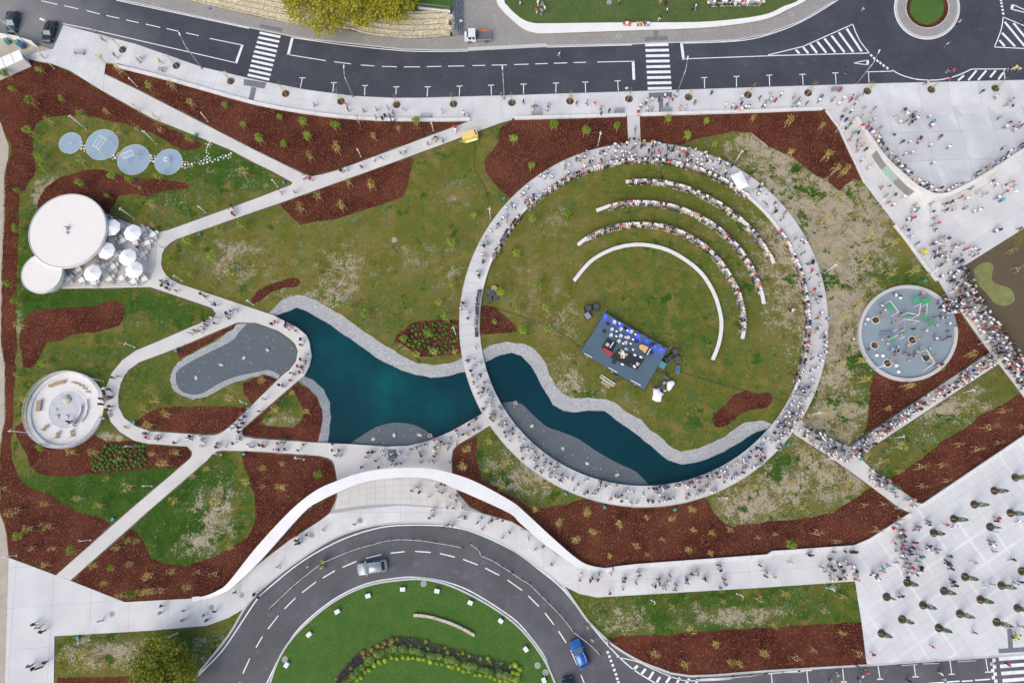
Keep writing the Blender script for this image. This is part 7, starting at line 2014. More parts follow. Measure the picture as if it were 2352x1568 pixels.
# ---------------------------------------------------------------- roundabout planting and light cubes
def iz(x, y, z=0.14):
    return P(*T(1, 3, [(x, y)])[0], z)
CUBES = T(1, 3, [(278, 1402), (485, 1122), (745, 912), (1028, 767), (1347, 707), (1662, 723), (1968, 830), (2248, 997)]) + T(2, 3, [(127, 1258), (293, 1543)])
for k, (x, y) in enumerate(CUBES):
    p = P(x, y, 0.6)
    o = empty('light_box', (p.x, p.y, 0.14), math.atan2(-(x - 940), -(1700 - y)) * -1)
    MB().box((0, 0, 0), (0.78, 0.62, 0.50)).build('housing', 'whitepaint', o)
    MB().box((0, 0, 0.50), (0.70, 0.54, 0.02)).build('lid', 'cloth', o)
    MB().box((0, 0, 0.52), (0.12, 0.12, 0.015)).build('handle', 'grey', o)
    tag(o, 'square white light box', 'on the roundabout lawn edge', 'light box', 'light boxes on the roundabout')
gb = empty('stone_sitting_wall', (*iz(1750, 1000).xy, 0.14))
cp = [iz(x, y, 0.5) for x, y in ((1447, 945), (1530, 950), (1615, 965), (1700, 990), (1790, 1020), (1870, 1055), (1945, 1095), (2007, 1130))]
sp = smooth([p.xy for p in cp], 4)
for k in range(len(sp) - 1):
    a, b = sp[k], sp[k + 1]; c = (a + b) / 2; d = b - a
    q = MB().box((0, 0, 0), (d.length - 0.03, 0.42 + random.uniform(-.03, .03), 0.42 + random.uniform(-.04, .04))).build('stone_block', 'gabion' if k % 2 else 'stone')
    q.location = (c.x, c.y, 0.14); q.rotation_euler.z = math.atan2(d.y, d.x); child_at(q, gb)
tag(gb, 'low curved stone wall', 'on the roundabout lawn', 'wall')
def bush_mesh(r, n, size, seed, mat):
    rg = np.random.default_rng(seed); vs, fs = [], []
    for i in range(n):
        d = rg.normal(size=3); d /= np.linalg.norm(d); d[2] = abs(d[2])
        p = Vector(d * r * rg.uniform(.75, 1.05)); p.z *= 0.95
        nrm = Vector(d + rg.normal(size=3) * .5).normalized(); u = nrm.orthogonal().normalized(); w = nrm.cross(u); s = size * rg.uniform(.6, 1.2); k = len(vs)
        vs += [p - u * s, p + w * s * .6, p + u * s, p - w * s * .6]; fs.append((k, k + 1, k + 2, k + 3))
    mb = MB().add(vs, fs)
    mb.blob((0, 0, r * .15), r * .78, seed, 8, 0, .9)
    return mb.mesh('foliage', mat)
def bushes(pts, r, mat, look, place, zf=iz, n=90, size=0.09, nm='bush', grp=None):
    ms = [bush_mesh(r, n, size, s, mat) for s in range(3)]
    for k, (x, y) in enumerate(pts):
        p = zf(x, y, 0.3 + r * .3)
        o = empty(nm, (p.x, p.y, gz(p.x, p.y)), random.uniform(0, 6))
        s = random.uniform(.8, 1.2); o.scale = (s, s, s)
        link('foliage', ms[k % 3], o)
        tag(o, look, place, 'bush', grp or look)
BVLIME = smooth([(910, 1560), (985, 1480), (1090, 1405), (1220, 1350), (1350, 1330), (1480, 1345), (1600, 1370), (1760, 1410), (1860, 1440), (2000, 1480), (2120, 1500), (2230, 1530), (2330, 1560)], 6)
lim = [BVLIME[int(k * (len(BVLIME) - 1) / 30)] for k in range(31)]
bushes([(p.x + random.uniform(-8, 8), p.y + random.uniform(-12, 12)) for p in lim], 0.42, 'leaf_l', 'round lime green bush', 'in the roundabout hedge row')
hedge_c = smooth([(840, 1560), (930, 1460), (1040, 1360), (1160, 1280), (1290, 1250), (1430, 1270), (1600, 1310), (1800, 1360), (2000, 1420), (2200, 1470), (2400, 1530)], 5)
hd_pts = [hedge_c[int(k * (len(hedge_c) - 1) / 38)] for k in range(39)]
bushes([(p.x, p.y + random.uniform(-8, 8)) for p in hd_pts], 0.80, 'leaf_h', 'grey green hedge shrub', 'in the roundabout hedge', n=260, size=0.09)
bushes([(980, 1290), (1060, 1265), (1120, 1230), (1180, 1200), (1250, 1180), (1300, 1165), (1160, 1240), (1040, 1310), (1240, 1215), (990, 1330)], 0.5, 'leaf_r', 'reddish rose shrub', 'at the roundabout hedge left', n=120)
bushes([(1420, 1225), (1500, 1240), (1580, 1250), (1680, 1265), (1760, 1285), (1860, 1300), (1960, 1320), (2060, 1345), (2150, 1370), (2250, 1390), (2340, 1415), (740, 1530), (800, 1490), (870, 1430), (1560, 1190), (1740, 1245), (1900, 1290), (2130, 1340)], 0.36, 'leaf_g', 'small green rose bush', 'beside the roundabout lavender', n=80)
bushes([(x + random.uniform(-10, 10), y + random.uniform(-10, 10)) for x, y in ((20, 1410), (60, 1490), (10, 1480), (40, 1540), (70, 1450), (0, 1540))], 0.55, 'leaf_l', 'lime green bush', 'at the roundabout lawn right edge', zf=lambda x, y, z: P(*T(2, 3, [(x, y)])[0], z))
def lavender(poly):
    w = [p.xy for p in (iz(*q, 0.3) for q in poly)]
    X = np.array([(p.x, p.y) for p in w]); lo_, hi_ = X.min(0), X.max(0)
    n = 9000
    px, py = RNG.uniform(lo_[0], hi_[0], n), RNG.uniform(lo_[1], hi_[1], n); k = inside(w, px, py)
    mb = MB()
    for x, y in zip(px[k][:1500], py[k][:1500]):
        a = random.uniform(0, 6.28); r = random.uniform(.1, .22); h = random.uniform(.2, .45)
        mb.add([(x, y, .13), (x + r * math.cos(a), y + r * math.sin(a), .14 + h), (x + r * math.cos(a + .9), y + r * math.sin(a + .9), .14 + h * .8)], [(0, 1, 2)])
    o = mb.build('lavender', 'laven'); o['kind'] = 'stuff'
    return o
o = lavender([(1320, 1150), (1500, 1165), (1650, 1215), (1800, 1265), (1990, 1310), (2200, 1360), (2400, 1420), (2400, 1470), (2000, 1370), (1700, 1290), (1450, 1240), (1310, 1210)]); o['label'] = 'purple grey lavender above the roundabout hedge'; o['category'] = 'lavender'
o = lavender([(960, 1280), (1000, 1330), (900, 1420), (820, 1500), (780, 1560), (730, 1560), (780, 1470), (870, 1370)]); o['label'] = 'purple grey lavender left of the roundabout hedge'; o['category'] = 'lavender'
# ---------------------------------------------------------------- shrub clumps in two beds
def clump_bed(pts, n, look, place, seed):
    rg = random.Random(seed)
    w = np.array([(p.x, p.y) for p in W(pts)]); lo_, hi_ = w.min(0), w.max(0); got = []
    wl = [Vector(q) for q in w]
    tries = 0
    while len(got) < n and tries < 6000:
        tries += 1
        x, y = rg.uniform(lo_[0], hi_[0]), rg.uniform(lo_[1], hi_[1])
        if all((x - a) ** 2 + (y - b) ** 2 > 0.3 for a, b in got) and inside(wl, np.array([x]), np.array([y]))[0]:
            got.append((x, y))
    ms = [bush_mesh(0.34, 46, 0.12, s + seed, 'leaf_s') for s in range(3)]
    for k, (x, y) in enumerate(got):
        o = link('shrub_clump', ms[k % 3], None, (x, y, 0.03), rg.uniform(0, 6))
        o.scale = (rg.uniform(.7, 1.2),) * 3
        tag(o, look, place, 'shrub', 'shrubs ' + place)
M['leaf_s'] = mat_leaf('shrub_leaf', (0.03, 0.09, 0.018), (0.12, 0.22, 0.04))
clump_bed([(1050, 740), (1013, 738), (975, 742), (943, 750), (930, 765), (915, 775), (935, 792), (960, 812), (993, 812), (1050, 806)], 70, 'small green leafy shrub', 'in mulch left of ring', 3)
clump_bed(T(0, 2, [(960, 950), (1330, 945), (1330, 1060), (1360, 1140), (1100, 1175), (850, 1195), (850, 1060), (950, 1030)]), 80, 'small green leafy shrub', 'below the round slatted plaza', 4)
# ---------------------------------------------------------------- seedlings and tufts (too many to count)
def seedlings():
    mb = MB()
    for pts, holes in MULCH:
        w = W(pts, 0.05); hs = [W(h, 0.05) for h in holes]
        X = np.array([(p.x, p.y) for p in w]); lo_, hi_ = X.min(0), X.max(0)
        ang = RNG.uniform(0, 3.1); sx, sy = 0.62, 0.52
        R = math.hypot(*(hi_ - lo_)); cx, cy = (lo_ + hi_) / 2
        us, vs = np.meshgrid(np.arange(-R / 2, R / 2, sx), np.arange(-R / 2, R / 2, sy))
        us[1::2] += sx / 2
        us, vs = us.ravel() + RNG.normal(0, .05, us.size), vs.ravel() + RNG.normal(0, .05, vs.size)
        x = cx + us * math.cos(ang) - vs * math.sin(ang); y = cy + us * math.sin(ang) + vs * math.cos(ang)
        k = inside(w, x, y)
        for h in hs:
            k &= ~inside(h, x, y)
        dens = 0.85 if True else 1
        for a, b in zip(x[k], y[k]):
            dn = math.sin(a * 0.11 + 1.3) + math.sin(b * 0.13 + a * 0.05)
            if random.random() > (0.92 if dn > -0.25 else 0.20) or abs(a) > 95:
                continue
            r = random.uniform(.05, .105); t = random.uniform(0, 6.28); h = random.uniform(.08, .16)
            for q in range(2):
                an = t + q * 3.1
                mb.add([(a, b, .03), (a + r * math.cos(an - .35), b + r * math.sin(an - .35), .03 + h), (a + r * math.cos(an + .35), b + r * math.sin(an + .35), .03 + h * .8)], [(0, 1, 2)])
    o = mb.build('seedlings', 'seedling'); o['kind'] = 'stuff'; o['label'] = 'rows of pale seedlings planted in the bark mulch'; o['category'] = 'seedlings'
seedlings()
def tufts():
    g, d = MB(), MB()
    n = 60000
    X, Y = RNG.uniform(0, 2352, n), RNG.uniform(130, 1568, n)
    cnt = 0
    for x, y in zip(X, Y):
        dry, lush, soil = cover_at(x, y)
        if soil > .5:
            continue
        p = P(x, y, 0)
        h = GROUND.ray_cast(Vector((p.x, p.y, 4)), Vector((0, 0, -1)))[0]
        if h is None or h.z > 0.004 or h.z < -0.01:
            continue
        q = random.random()
        if q < lush * 0.55 and dry < .8:
            mb, r = g, random.uniform(.10, .26)
        elif q < lush * .55 + dry * .35:
            mb, r = d, random.uniform(.08, .2)
        else:
            continue
        t = random.uniform(0, 6.28)
        for k in range(3):
            an = t + k * 2.1 + random.uniform(-.4, .4)
            hh = random.uniform(.08, .2)
            mb.add([(p.x, p.y, 0), (p.x + r * math.cos(an - .3), p.y + r * math.sin(an - .3), hh), (p.x + r * math.cos(an + .3), p.y + r * math.sin(an + .3), hh * .7)], [(0, 1, 2)])
    o = g.build('grass_tufts', 'tuft'); o['kind'] = 'stuff'; o['label'] = 'green grass tufts scattered over the rough lawns'; o['category'] = 'grass'
    o = d.build('dry_grass_tufts', 'straw'); o['kind'] = 'stuff'; o['label'] = 'straw coloured dry tufts over the rough lawns'; o['category'] = 'grass'
# ---------------------------------------------------------------- boulders, boxes, manholes, cables, barriers
for k, (i, j, x, y, z, pl) in enumerate(((0, 2, 2030, 210, .05, 'in the left slate bed, middle'), (0, 2, 2240, 145, .05, 'in the left slate bed, upper'), (0, 2, 1800, 330, .05, 'in the left slate bed, lower'), (1, 2, 105, 75, .05, 'in the left slate bed, right'), (1, 2, 1078, 895, -.35, 'in the half round slate bed, left'), (1, 2, 1270, 855, -.35, 'in the half round slate bed, middle'), (1, 2, 1503, 855, -.35, 'in the half round slate bed, right'), (2, 2, 185, 772, -.35, 'in the long slate bed, uppermost'), (2, 2, 470, 980, -.35, 'in the long slate bed, second'), (2, 2, 692, 1118, -.35, 'in the long slate bed, third'), (2, 2, 968, 1220, -.35, 'in the long slate bed, lowest'))):
    p = P(*T(i, j, [(x, y)])[0], z + .2)
    o = MB().blob((0, 0, 0), .36, k + 20, 8, 0, .75, .3).build('boulder', 'stone', None, True, (p.x, p.y, z))
    o.scale = (1.25, .9, 1); o.rotation_euler.z = k
    tag(o, 'pale tan boulder', pl, 'boulder')
for i, j, x, y, pl in ((1, 2, 1600, 862, 'on the half round slate bed'), (2, 2, 30, 563, 'on the long slate bed')):
    p = P(*T(i, j, [(x, y)])[0], -.3)
    mb = MB(); sweep(mb, [(.26 * math.cos(k / 16 * 6.2832), .26 * math.sin(k / 16 * 6.2832)) for k in range(16)], .07, 0, .1, closed=True)
    tag(mb.build('overflow_ring', 'whitepaint', None, False, (p.x, p.y, -.36)), 'white overflow ring', pl, 'drain')
BOXES = T(1, 1, [(255, 115), (2275, 258)]) + T(0, 1, [(1830, 585)]) + T(0, 2, [(1615, 85), (1230, 745), (2240, 1035)]) + T(3, 1, [(1445, 1010)]) + T(3, 2, [(855, 1078), (185, 950)]) + T(0, 3, [(715, 1155), (1035, 65)]) + T(3, 3, [(575, 685)]) + T(0, 0, [(1800, 1238)]) + [(1814, 427)] + T(2, 2, [(850, 1522), (1495, 1545), (490, 1400)])
for x, y in BOXES:
    p = base(x, y, .3)
    o = empty('utility_box', p, random.uniform(0, 3))
    MB().box((0, 0, 0), (.48, .36, .42)).build('housing', 'teal', o); MB().box((0, 0, .42), (.52, .40, .05)).build('lid', 'teal', o)
    tag(o, 'small teal utility box', nearest(ZT, x, y), 'utility box', 'teal utility boxes')
for x, y, z in [(q[0], q[1], None) for q in T(0, 2, [(1020, 672)]) + T(0, 3, [(1028, 935), (1943, 872), (2222, 760)]) + T(1, 3, [(515, 210), (958, 75), (1540, 655), (265, 1350)]) + T(2, 0, [(985, 335), (893, 22)]) + T(3, 0, [(213, 132)]) + T(1, 1, [(1270, 637)]) + T(2, 3, [(235, 1405), (308, 1470)])]:
    p = base(x, y)
    o = empty('manhole_cover', p)
    MB().lathe((0, 0, 0), [(.38, 0), (.38, .022)], 20).build('cover', 'grey', o); mb = MB(); sweep(mb, [(.42 * math.cos(k / 20 * 6.2832), .42 * math.sin(k / 20 * 6.2832)) for k in range(20)], .07, 0, .02, closed=True); mb.build('frame', 'kerb', o)
    tag(o, 'round grey manhole cover', 'on the roundabout lawn' if (600 < x < 1290 and y > 1330) else 'on the big lawn' if y < 620 and x > 800 and x < 1000 else 'on the top lawn side' if y < 130 else 'on the promenade', 'manhole cover', 'manhole covers')
def cable(pts, look, place, r=.035):
    q = smooth(pts, 5)
    ps = []
    for p in q:
        w = P(p.x, p.y, 0.03); ps.append((w.x, w.y, max(gz(w.x, w.y, .9), 0) + r))
    o = MB().path(ps, r, 5).build('cable', 'cable'); tag(o, look, place, 'cable')
cable(T(1, 0, [(2005, 1310), (2022, 1400), (2000, 1500), (2012, 1568)]) + T(1, 1, [(2030, 20), (2080, 110), (2120, 200), (2145, 320)]), 'black cable', 'from yellow trailer to the ring')
cable([(1108, 703), (1130, 706), (1176, 719), (1215, 733), (1252, 746), (1300, 772), (1330, 795)], 'black cable', 'from mixing desks to stage')
cable([(1562, 852), (1600, 866), (1680, 890), (1763, 908), (1800, 922)], 'black cable', 'from stage toward the ring right')
def barrier(i, j, s, look, place):
    v = [float(q) for q in s.replace(';', ',').split(',')]
    pts = T(i, j, [(v[k], v[k + 1]) for k in range(0, len(v), 2)])
    ws = [P(x, y, .7) for x, y in pts]
    o = empty('barrier_tape', (ws[0].x, ws[0].y, .02))
    mb = MB()
    for a, b in zip(ws[:-1], ws[1:]):
        child_at(MB().box(((a.x + b.x) / 2, (a.y + b.y) / 2, .66), ((b - a).length, .05, .12), math.atan2(b.y - a.y, b.x - a.x)).build('tape', 'whitepaint'), o)
    for w in ws:
        child_at(MB().tube((w.x, w.y, .02), (w.x, w.y, .85), .03, .03, 6).build('post', 'orange'), o)
        child_at(MB().box((w.x, w.y, .021), (.35, .35, .05)).build('foot', 'black'), o)
    tag(o, look, place, 'barrier')
barrier(1, 3, '580,480,690,430;830,370,960,325;1060,300,1160,270;1240,258,1330,250;1440,256,1530,262;1640,280,1760,298;1890,325', 'white barrier tape on posts', 'arching above the silver car')
barrier(1, 3, '120,885,215,795;330,685,420,610;580,485,585,482', 'white barrier tape on posts', 'left of the silver car')
barrier(1, 3, '1965,292,2045,345;2068,400,2185,450;2260,500,2350,555', 'kinked white barrier tape', 'right of the promenade crowd')
barrier(2, 3, '0,560,90,620;160,660,270,770;330,830,430,930;490,1000,565,1100;710,1210,810,1310', 'long white barrier tape', 'beside the blue hatchback')
barrier(2, 3, '1720,1530,1880,1520;2040,1515,2210,1500', 'white barrier tape', 'along the bottom red bed')
barrier(3, 3, '0,1478,150,1470;300,1468,380,1440', 'white barrier tape', 'at the bottom red bed end')
barrier(3, 3, '1225,1405,1370,1395', 'short white barrier tape', 'on the parking bays, left')
barrier(3, 3, '1420,1390,1570,1385', 'short white barrier tape', 'on the parking bays, middle')
barrier(3, 3, '1740,1370,1910,1360', 'short white barrier tape', 'on the parking bays, right')
# white fence panels and container at the top left
o = empty('site_hoarding', (*P(45, 92, 1).xy, .02))
for k, (a, b) in enumerate((((-60, 68), (-4, 84)), ((0, 86), (30, 92)), ((32, 92), (58, 97)), ((62, 99), (86, 107)))):
    u, v = P(*a, .3), P(*b, .3)
    child_at(MB().box(((u.x + v.x) / 2, (u.y + v.y) / 2, .02), ((v - u).length, .08, 1.9), math.atan2(v.y - u.y, v.x - u.x), 0, 1.0).build('panel', 'white'), o)
tag(o, 'row of white site hoarding panels', 'at the top left corner', 'hoarding')
u, v = P(-30, 160, 2.3), P(45, 127, 2.3)
o = empty('site_cabin', (*((u + v) / 2).xy, 0), math.atan2(v.y - u.y, v.x - u.x))
MB().box((0, 0, 0), (7.0, 2.2, 2.25)).build('body', 'white', o); MB().box((0, 0, 2.25), (7.05, 2.25, .06)).build('roof', 'cloth', o)
for s in (-1.8, 0, 1.8):
    MB().box((s, 0, 2.31), (.06, 2.2, .03)).build('roof_seam', 'grey', o)
MB().box((3.5, 0, .1), (.04, .9, 1.9)).build('door', 'grey', o)
tag(o, 'white flat roofed site cabin', 'at the top left mulch corner', 'cabin')
for k, (x, y) in enumerate(((17, 92), (42, 96), (52, 102))):
    p = P(x, y + 4, .5)
    o = empty('rubbish_bin', (p.x, p.y, .02), .3)
    MB().box((0, 0, .1), (.6, .7, .9), 0, 0, 1.08).build('body', 'teal' if k < 2 else 'bluebox', o); MB().box((0, 0, 1.0), (.68, .78, .08)).build('lid', 'teal' if k < 2 else 'bluebox', o)
    for s in (-1, 1):
        MB().tube((s * .25, .3, .1), (s * .30, .3, .1), .1, .1, 8).build('wheel', 'black', o)
    tag(o, ['green wheeled bin', 'teal wheeled bin', 'blue wheeled bin'][k], 'behind the white hoarding', 'bin')
# street furniture on the pavement
def park_bench(x, y, ang, look, place):
    p = base(x, y, .4); o = empty('park_bench', p, ang)
    for k in range(4):
        MB().box((0, -.22 + k * .14, .42), (1.9, .11, .05)).build('seat_slat', 'metal', o)
    for k in range(2):
        MB().box((0, .30, .55 + k * .16), (1.9, .04, .11)).build('back_slat', 'metal', o)
    for s in (-.75, .75):
        MB().box((s, 0, 0), (.08, .5, .42)).build('leg', 'grey', o); MB().box((s, .33, .3), (.06, .04, .45)).build('back_post', 'grey', o)
    tag(o, look, place, 'bench')
for k, (i, j, x, y, a) in enumerate(((2, 0, 225, 1042, 0), (2, 0, 985, 1020, .05), (2, 0, 1415, 1012, 0), (1, 0, 1560, 1070, 0), (0, 0, 725, 485, -.1), (3, 0, 630, 825, .03))):
    q = T(i, j, [(x, y)])[0]; park_bench(q[0], q[1], a, 'grey steel slatted bench', ['on the pavement above the left ring mulch', 'just left of the ring entrance', 'by the right crosswalk paving', 'by the wall above diagonal path end', 'on the upper left pavement', 'among the crowd at pavement right end'][k])
def sign(x, y, look, place, mat='bluebox', zc=1.1):
    p = base(x, y, 0); o = empty('road_sign', p, random.uniform(-.2, .2))
    MB().tube((0, 0, 0), (0, 0, 2.5), .03, .03, 6).build('post', 'metal', o); MB().box((0, -.03, 1.95), (.5, .03, .5)).build('plate', mat, o)
    tag(o, look, place, 'sign')
sign(*T(0, 0, [(1978, 150)])[0], 'blue square road sign', 'on the north pavement'); sign(*T(0, 0, [(2110, 730)])[0], 'white backed road sign', 'left of the left crosswalk', 'whitepaint'); sign(*T(2, 0, [(1038, 870)])[0], 'white backed road sign', 'left of the right crosswalk', 'whitepaint'); sign(*T(1, 0, [(1892, 262)])[0], 'round white road sign', 'beside the white pickup', 'whitepaint')
# traffic cone shapes and litter bins near the desk are too small to tell apart
# ================================================================ people
GROUND = BVHTree.FromPolygons(BV, BF)
SKIN = [plain('skin_light', (0.60, 0.38, 0.28), 0.6, 0.05), plain('skin_tan', (0.46, 0.27, 0.18), 0.6, 0.05), plain('skin_brown', (0.25, 0.14, 0.09), 0.6, 0.05)]
HAIR = [plain('hair_black', (0.012, 0.010, 0.009), 0.6, 0.1), plain('hair_brown', (0.05, 0.028, 0.016), 0.6, 0.1), plain('hair_dark_brown', (0.025, 0.016, 0.011), 0.6, 0.1), plain('hair_fair', (0.26, 0.17, 0.08), 0.6, 0.1), plain('hair_grey', (0.35, 0.34, 0.33), 0.6, 0.1)]
CLOTH = {k: plain('cloth_' + n, c, 0.85, 0.08) for k, n, c in (('w', 'white', (0.78, 0.78, 0.79)), ('k', 'black', (0.018, 0.018, 0.024)), ('b', 'navy', (0.025, 0.045, 0.16)), ('r', 'red', (0.52, 0.03, 0.04)), ('t', 'turquoise', (0.04, 0.36, 0.44)), ('p', 'pink', (0.62, 0.30, 0.36)), ('o', 'orange', (0.60, 0.25, 0.09)), ('g', 'green', (0.05, 0.26, 0.12)), ('y', 'yellow', (0.66, 0.52, 0.10)), ('n', 'beige', (0.50, 0.38, 0.26)), ('e', 'grey', (0.27, 0.28, 0.30)), ('v', 'lime', (0.50, 0.66, 0.06)), ('m', 'maroon', (0.17, 0.03, 0.05)), ('l', 'pale_blue', (0.32, 0.45, 0.66)), ('d', 'denim', (0.07, 0.12, 0.24)))}
CNAME = {'w': 'white', 'k': 'black', 'b': 'navy', 'r': 'red', 't': 'turquoise', 'p': 'pink', 'o': 'orange', 'g': 'green', 'y': 'yellow', 'n': 'beige', 'e': 'grey', 'v': 'lime yellow', 'm': 'maroon', 'l': 'pale blue', 'd': 'denim blue'}
SHOE = [plain('shoe_dark', (0.03, 0.03, 0.03), 0.7), plain('shoe_white', (0.7, 0.7, 0.7), 0.7)]
def person_mesh(pose, sub):
    """one skinned body; returns verts, faces, slot per face (0 skin 1 hair 2 top 3 bottom 4 shoes)"""
    J, R = {}, {}
    def j(n, x, y, z, r):
        J[n] = Vector((x, y, z)); R[n] = r
    sit = pose == 'sit'
    zp = 0.55 if sit else 0.94
    lean = -0.06 if sit else 0.0
    j('pelvis', 0, 0, zp, (.16, .12)); j('waist', 0, lean * .5, zp + .16, (.145, .105)); j('chest', 0, lean, zp + .36, (.175, .125)); j('neck0', 0, lean, zp + .53, (.085, .075)); j('neck', 0, lean + .01, zp + .58, (.055, .055)); j('head0', 0, lean + .02, zp + .64, (.078, .088)); j('head', 0, lean + .015, zp + .73, (.092, .105)); j('top', 0, lean, zp + .82, (.05, .06))
    stride = {'walk1': .26, 'walk2': -.26}.get(pose, 0.04)
    for s, nm in ((-1, 'L'), (1, 'R')):
        st = stride * s
        if sit:
            j('hip' + nm, s * .10, 0.02, zp - .03, (.095, .09)); j('knee' + nm, s * .13, .43, zp - .03, (.065, .065)); j('ank' + nm, s * .13, .47, zp - .45, (.045, .045)); j('toe' + nm, s * .14, .64, zp - .50, (.045, .035))
        else:
            j('hip' + nm, s * .095, 0, zp - .08, (.095, .10)); j('knee' + nm, s * .10, st * .5 + (.06 if st > 0 else 0), .50, (.066, .068)); j('ank' + nm, s * .10, st, .10 + (.05 if st < -.1 else 0), (.045, .048)); j('toe' + nm, s * .11, st + .15, .045, (.046, .035))
        sh = zp + .47
        j('sho' + nm, s * .19, lean, sh, (.068, .064))
        if pose == 'phone':
            j('elb' + nm, s * .25, .05, sh - .27, (.046, .046)); j('wri' + nm, s * .12, .30, sh - .10, (.035, .035)); j('han' + nm, s * .08, .36, sh - .06, (.036, .026))
        elif sit:
            j('elb' + nm, s * .25, .04, sh - .27, (.046, .046)); j('wri' + nm, s * .14, .28, sh - .36, (.035, .035)); j('han' + nm, s * .11, .37, sh - .38, (.036, .026))
        else:
            sw = -st * .7
            j('elb' + nm, s * .27, sw * .4 - .02, sh - .28, (.046, .046)); j('wri' + nm, s * .29, sw + .03, sh - .52, (.034, .034)); j('han' + nm, s * .28, sw + .06, sh - .61, (.036, .026))
    E = [('pelvis', 'waist', 2), ('waist', 'chest', 2), ('chest', 'neck0', 2), ('neck0', 'neck', 0), ('neck', 'head0', 0), ('head0', 'head', 1), ('head', 'top', 1)]
    for nm in 'LR':
        E += [('pelvis', 'hip' + nm, 3), ('hip' + nm, 'knee' + nm, 3), ('knee' + nm, 'ank' + nm, 3), ('ank' + nm, 'toe' + nm, 4), ('neck0', 'sho' + nm, 2), ('sho' + nm, 'elb' + nm, 2), ('elb' + nm, 'wri' + nm, 0), ('wri' + nm, 'han' + nm, 0)]
    names = list(J); idx = {n: i for i, n in enumerate(names)}
    me = bpy.data.meshes.new('skeleton')
    me.from_pydata([J[n] for n in names], [(idx[a], idx[b]) for a, b, _ in E], [])
    ob = bpy.data.objects.new('skeleton', me); COL.objects.link(ob)
    sk = ob.modifiers.new('s', 'SKIN')
    me.skin_vertices.new() if not me.skin_vertices else None
    for n in names:
        v = me.skin_vertices[0].data[idx[n]]; v.radius = R[n]; v.use_root = n == 'pelvis'
    if sub:
        ob.modifiers.new('u', 'SUBSURF').levels = sub
    dg = bpy.context.evaluated_depsgraph_get()
    ev = ob.evaluated_get(dg); m2 = ev.to_mesh()
    vs = [v.co.copy() for v in m2.vertices]; fs = [tuple(p.vertices) for p in m2.polygons]
    ev.to_mesh_clear()
    bpy.data.objects.remove(ob); bpy.data.meshes.remove(me)
    slots = []
    for f in fs:
        c = sum((vs[i] for i in f), Vector()) / len(f)
        best, sl = 9, 2
        for a, b, k in E:
            p, q = J[a], J[b]; d = q - p; t = max(0, min(1, (c - p).dot(d) / d.length_squared))
            dist = (c - (p + d * t)).length - (R[a][0] + (R[b][0] - R[a][0]) * t) * .8
            if dist < best:
                best, sl = dist, k
        if sl == 1 and c.y > lean + .06 and c.z < zp + .77:
            sl = 0
        slots.append(sl)
    zmin = min(v.z for v in vs)
    vs = [Vector((v.x, v.y, v.z - zmin)) for v in vs]
    return vs, fs, slots
POSES = ['stand', 'walk1', 'walk2', 'phone', 'sit']
PM = {p: person_mesh(p, 1) for p in POSES}
PLOW = {p: person_mesh(p, 0) for p in POSES}
PMESH = {}
for p, (vs, fs, sl) in PM.items():
    me = bpy.data.meshes.new('person_' + p)
    me.from_pydata(vs, [], fs)
    for q in (SKIN[0], HAIR[0], CLOTH['w'], CLOTH['d'], SHOE[0]):
        me.materials.append(q)
    me.polygons.foreach_set('material_index', sl)
    me.polygons.foreach_set('use_smooth', [True] * len(fs))
    PMESH[p] = me
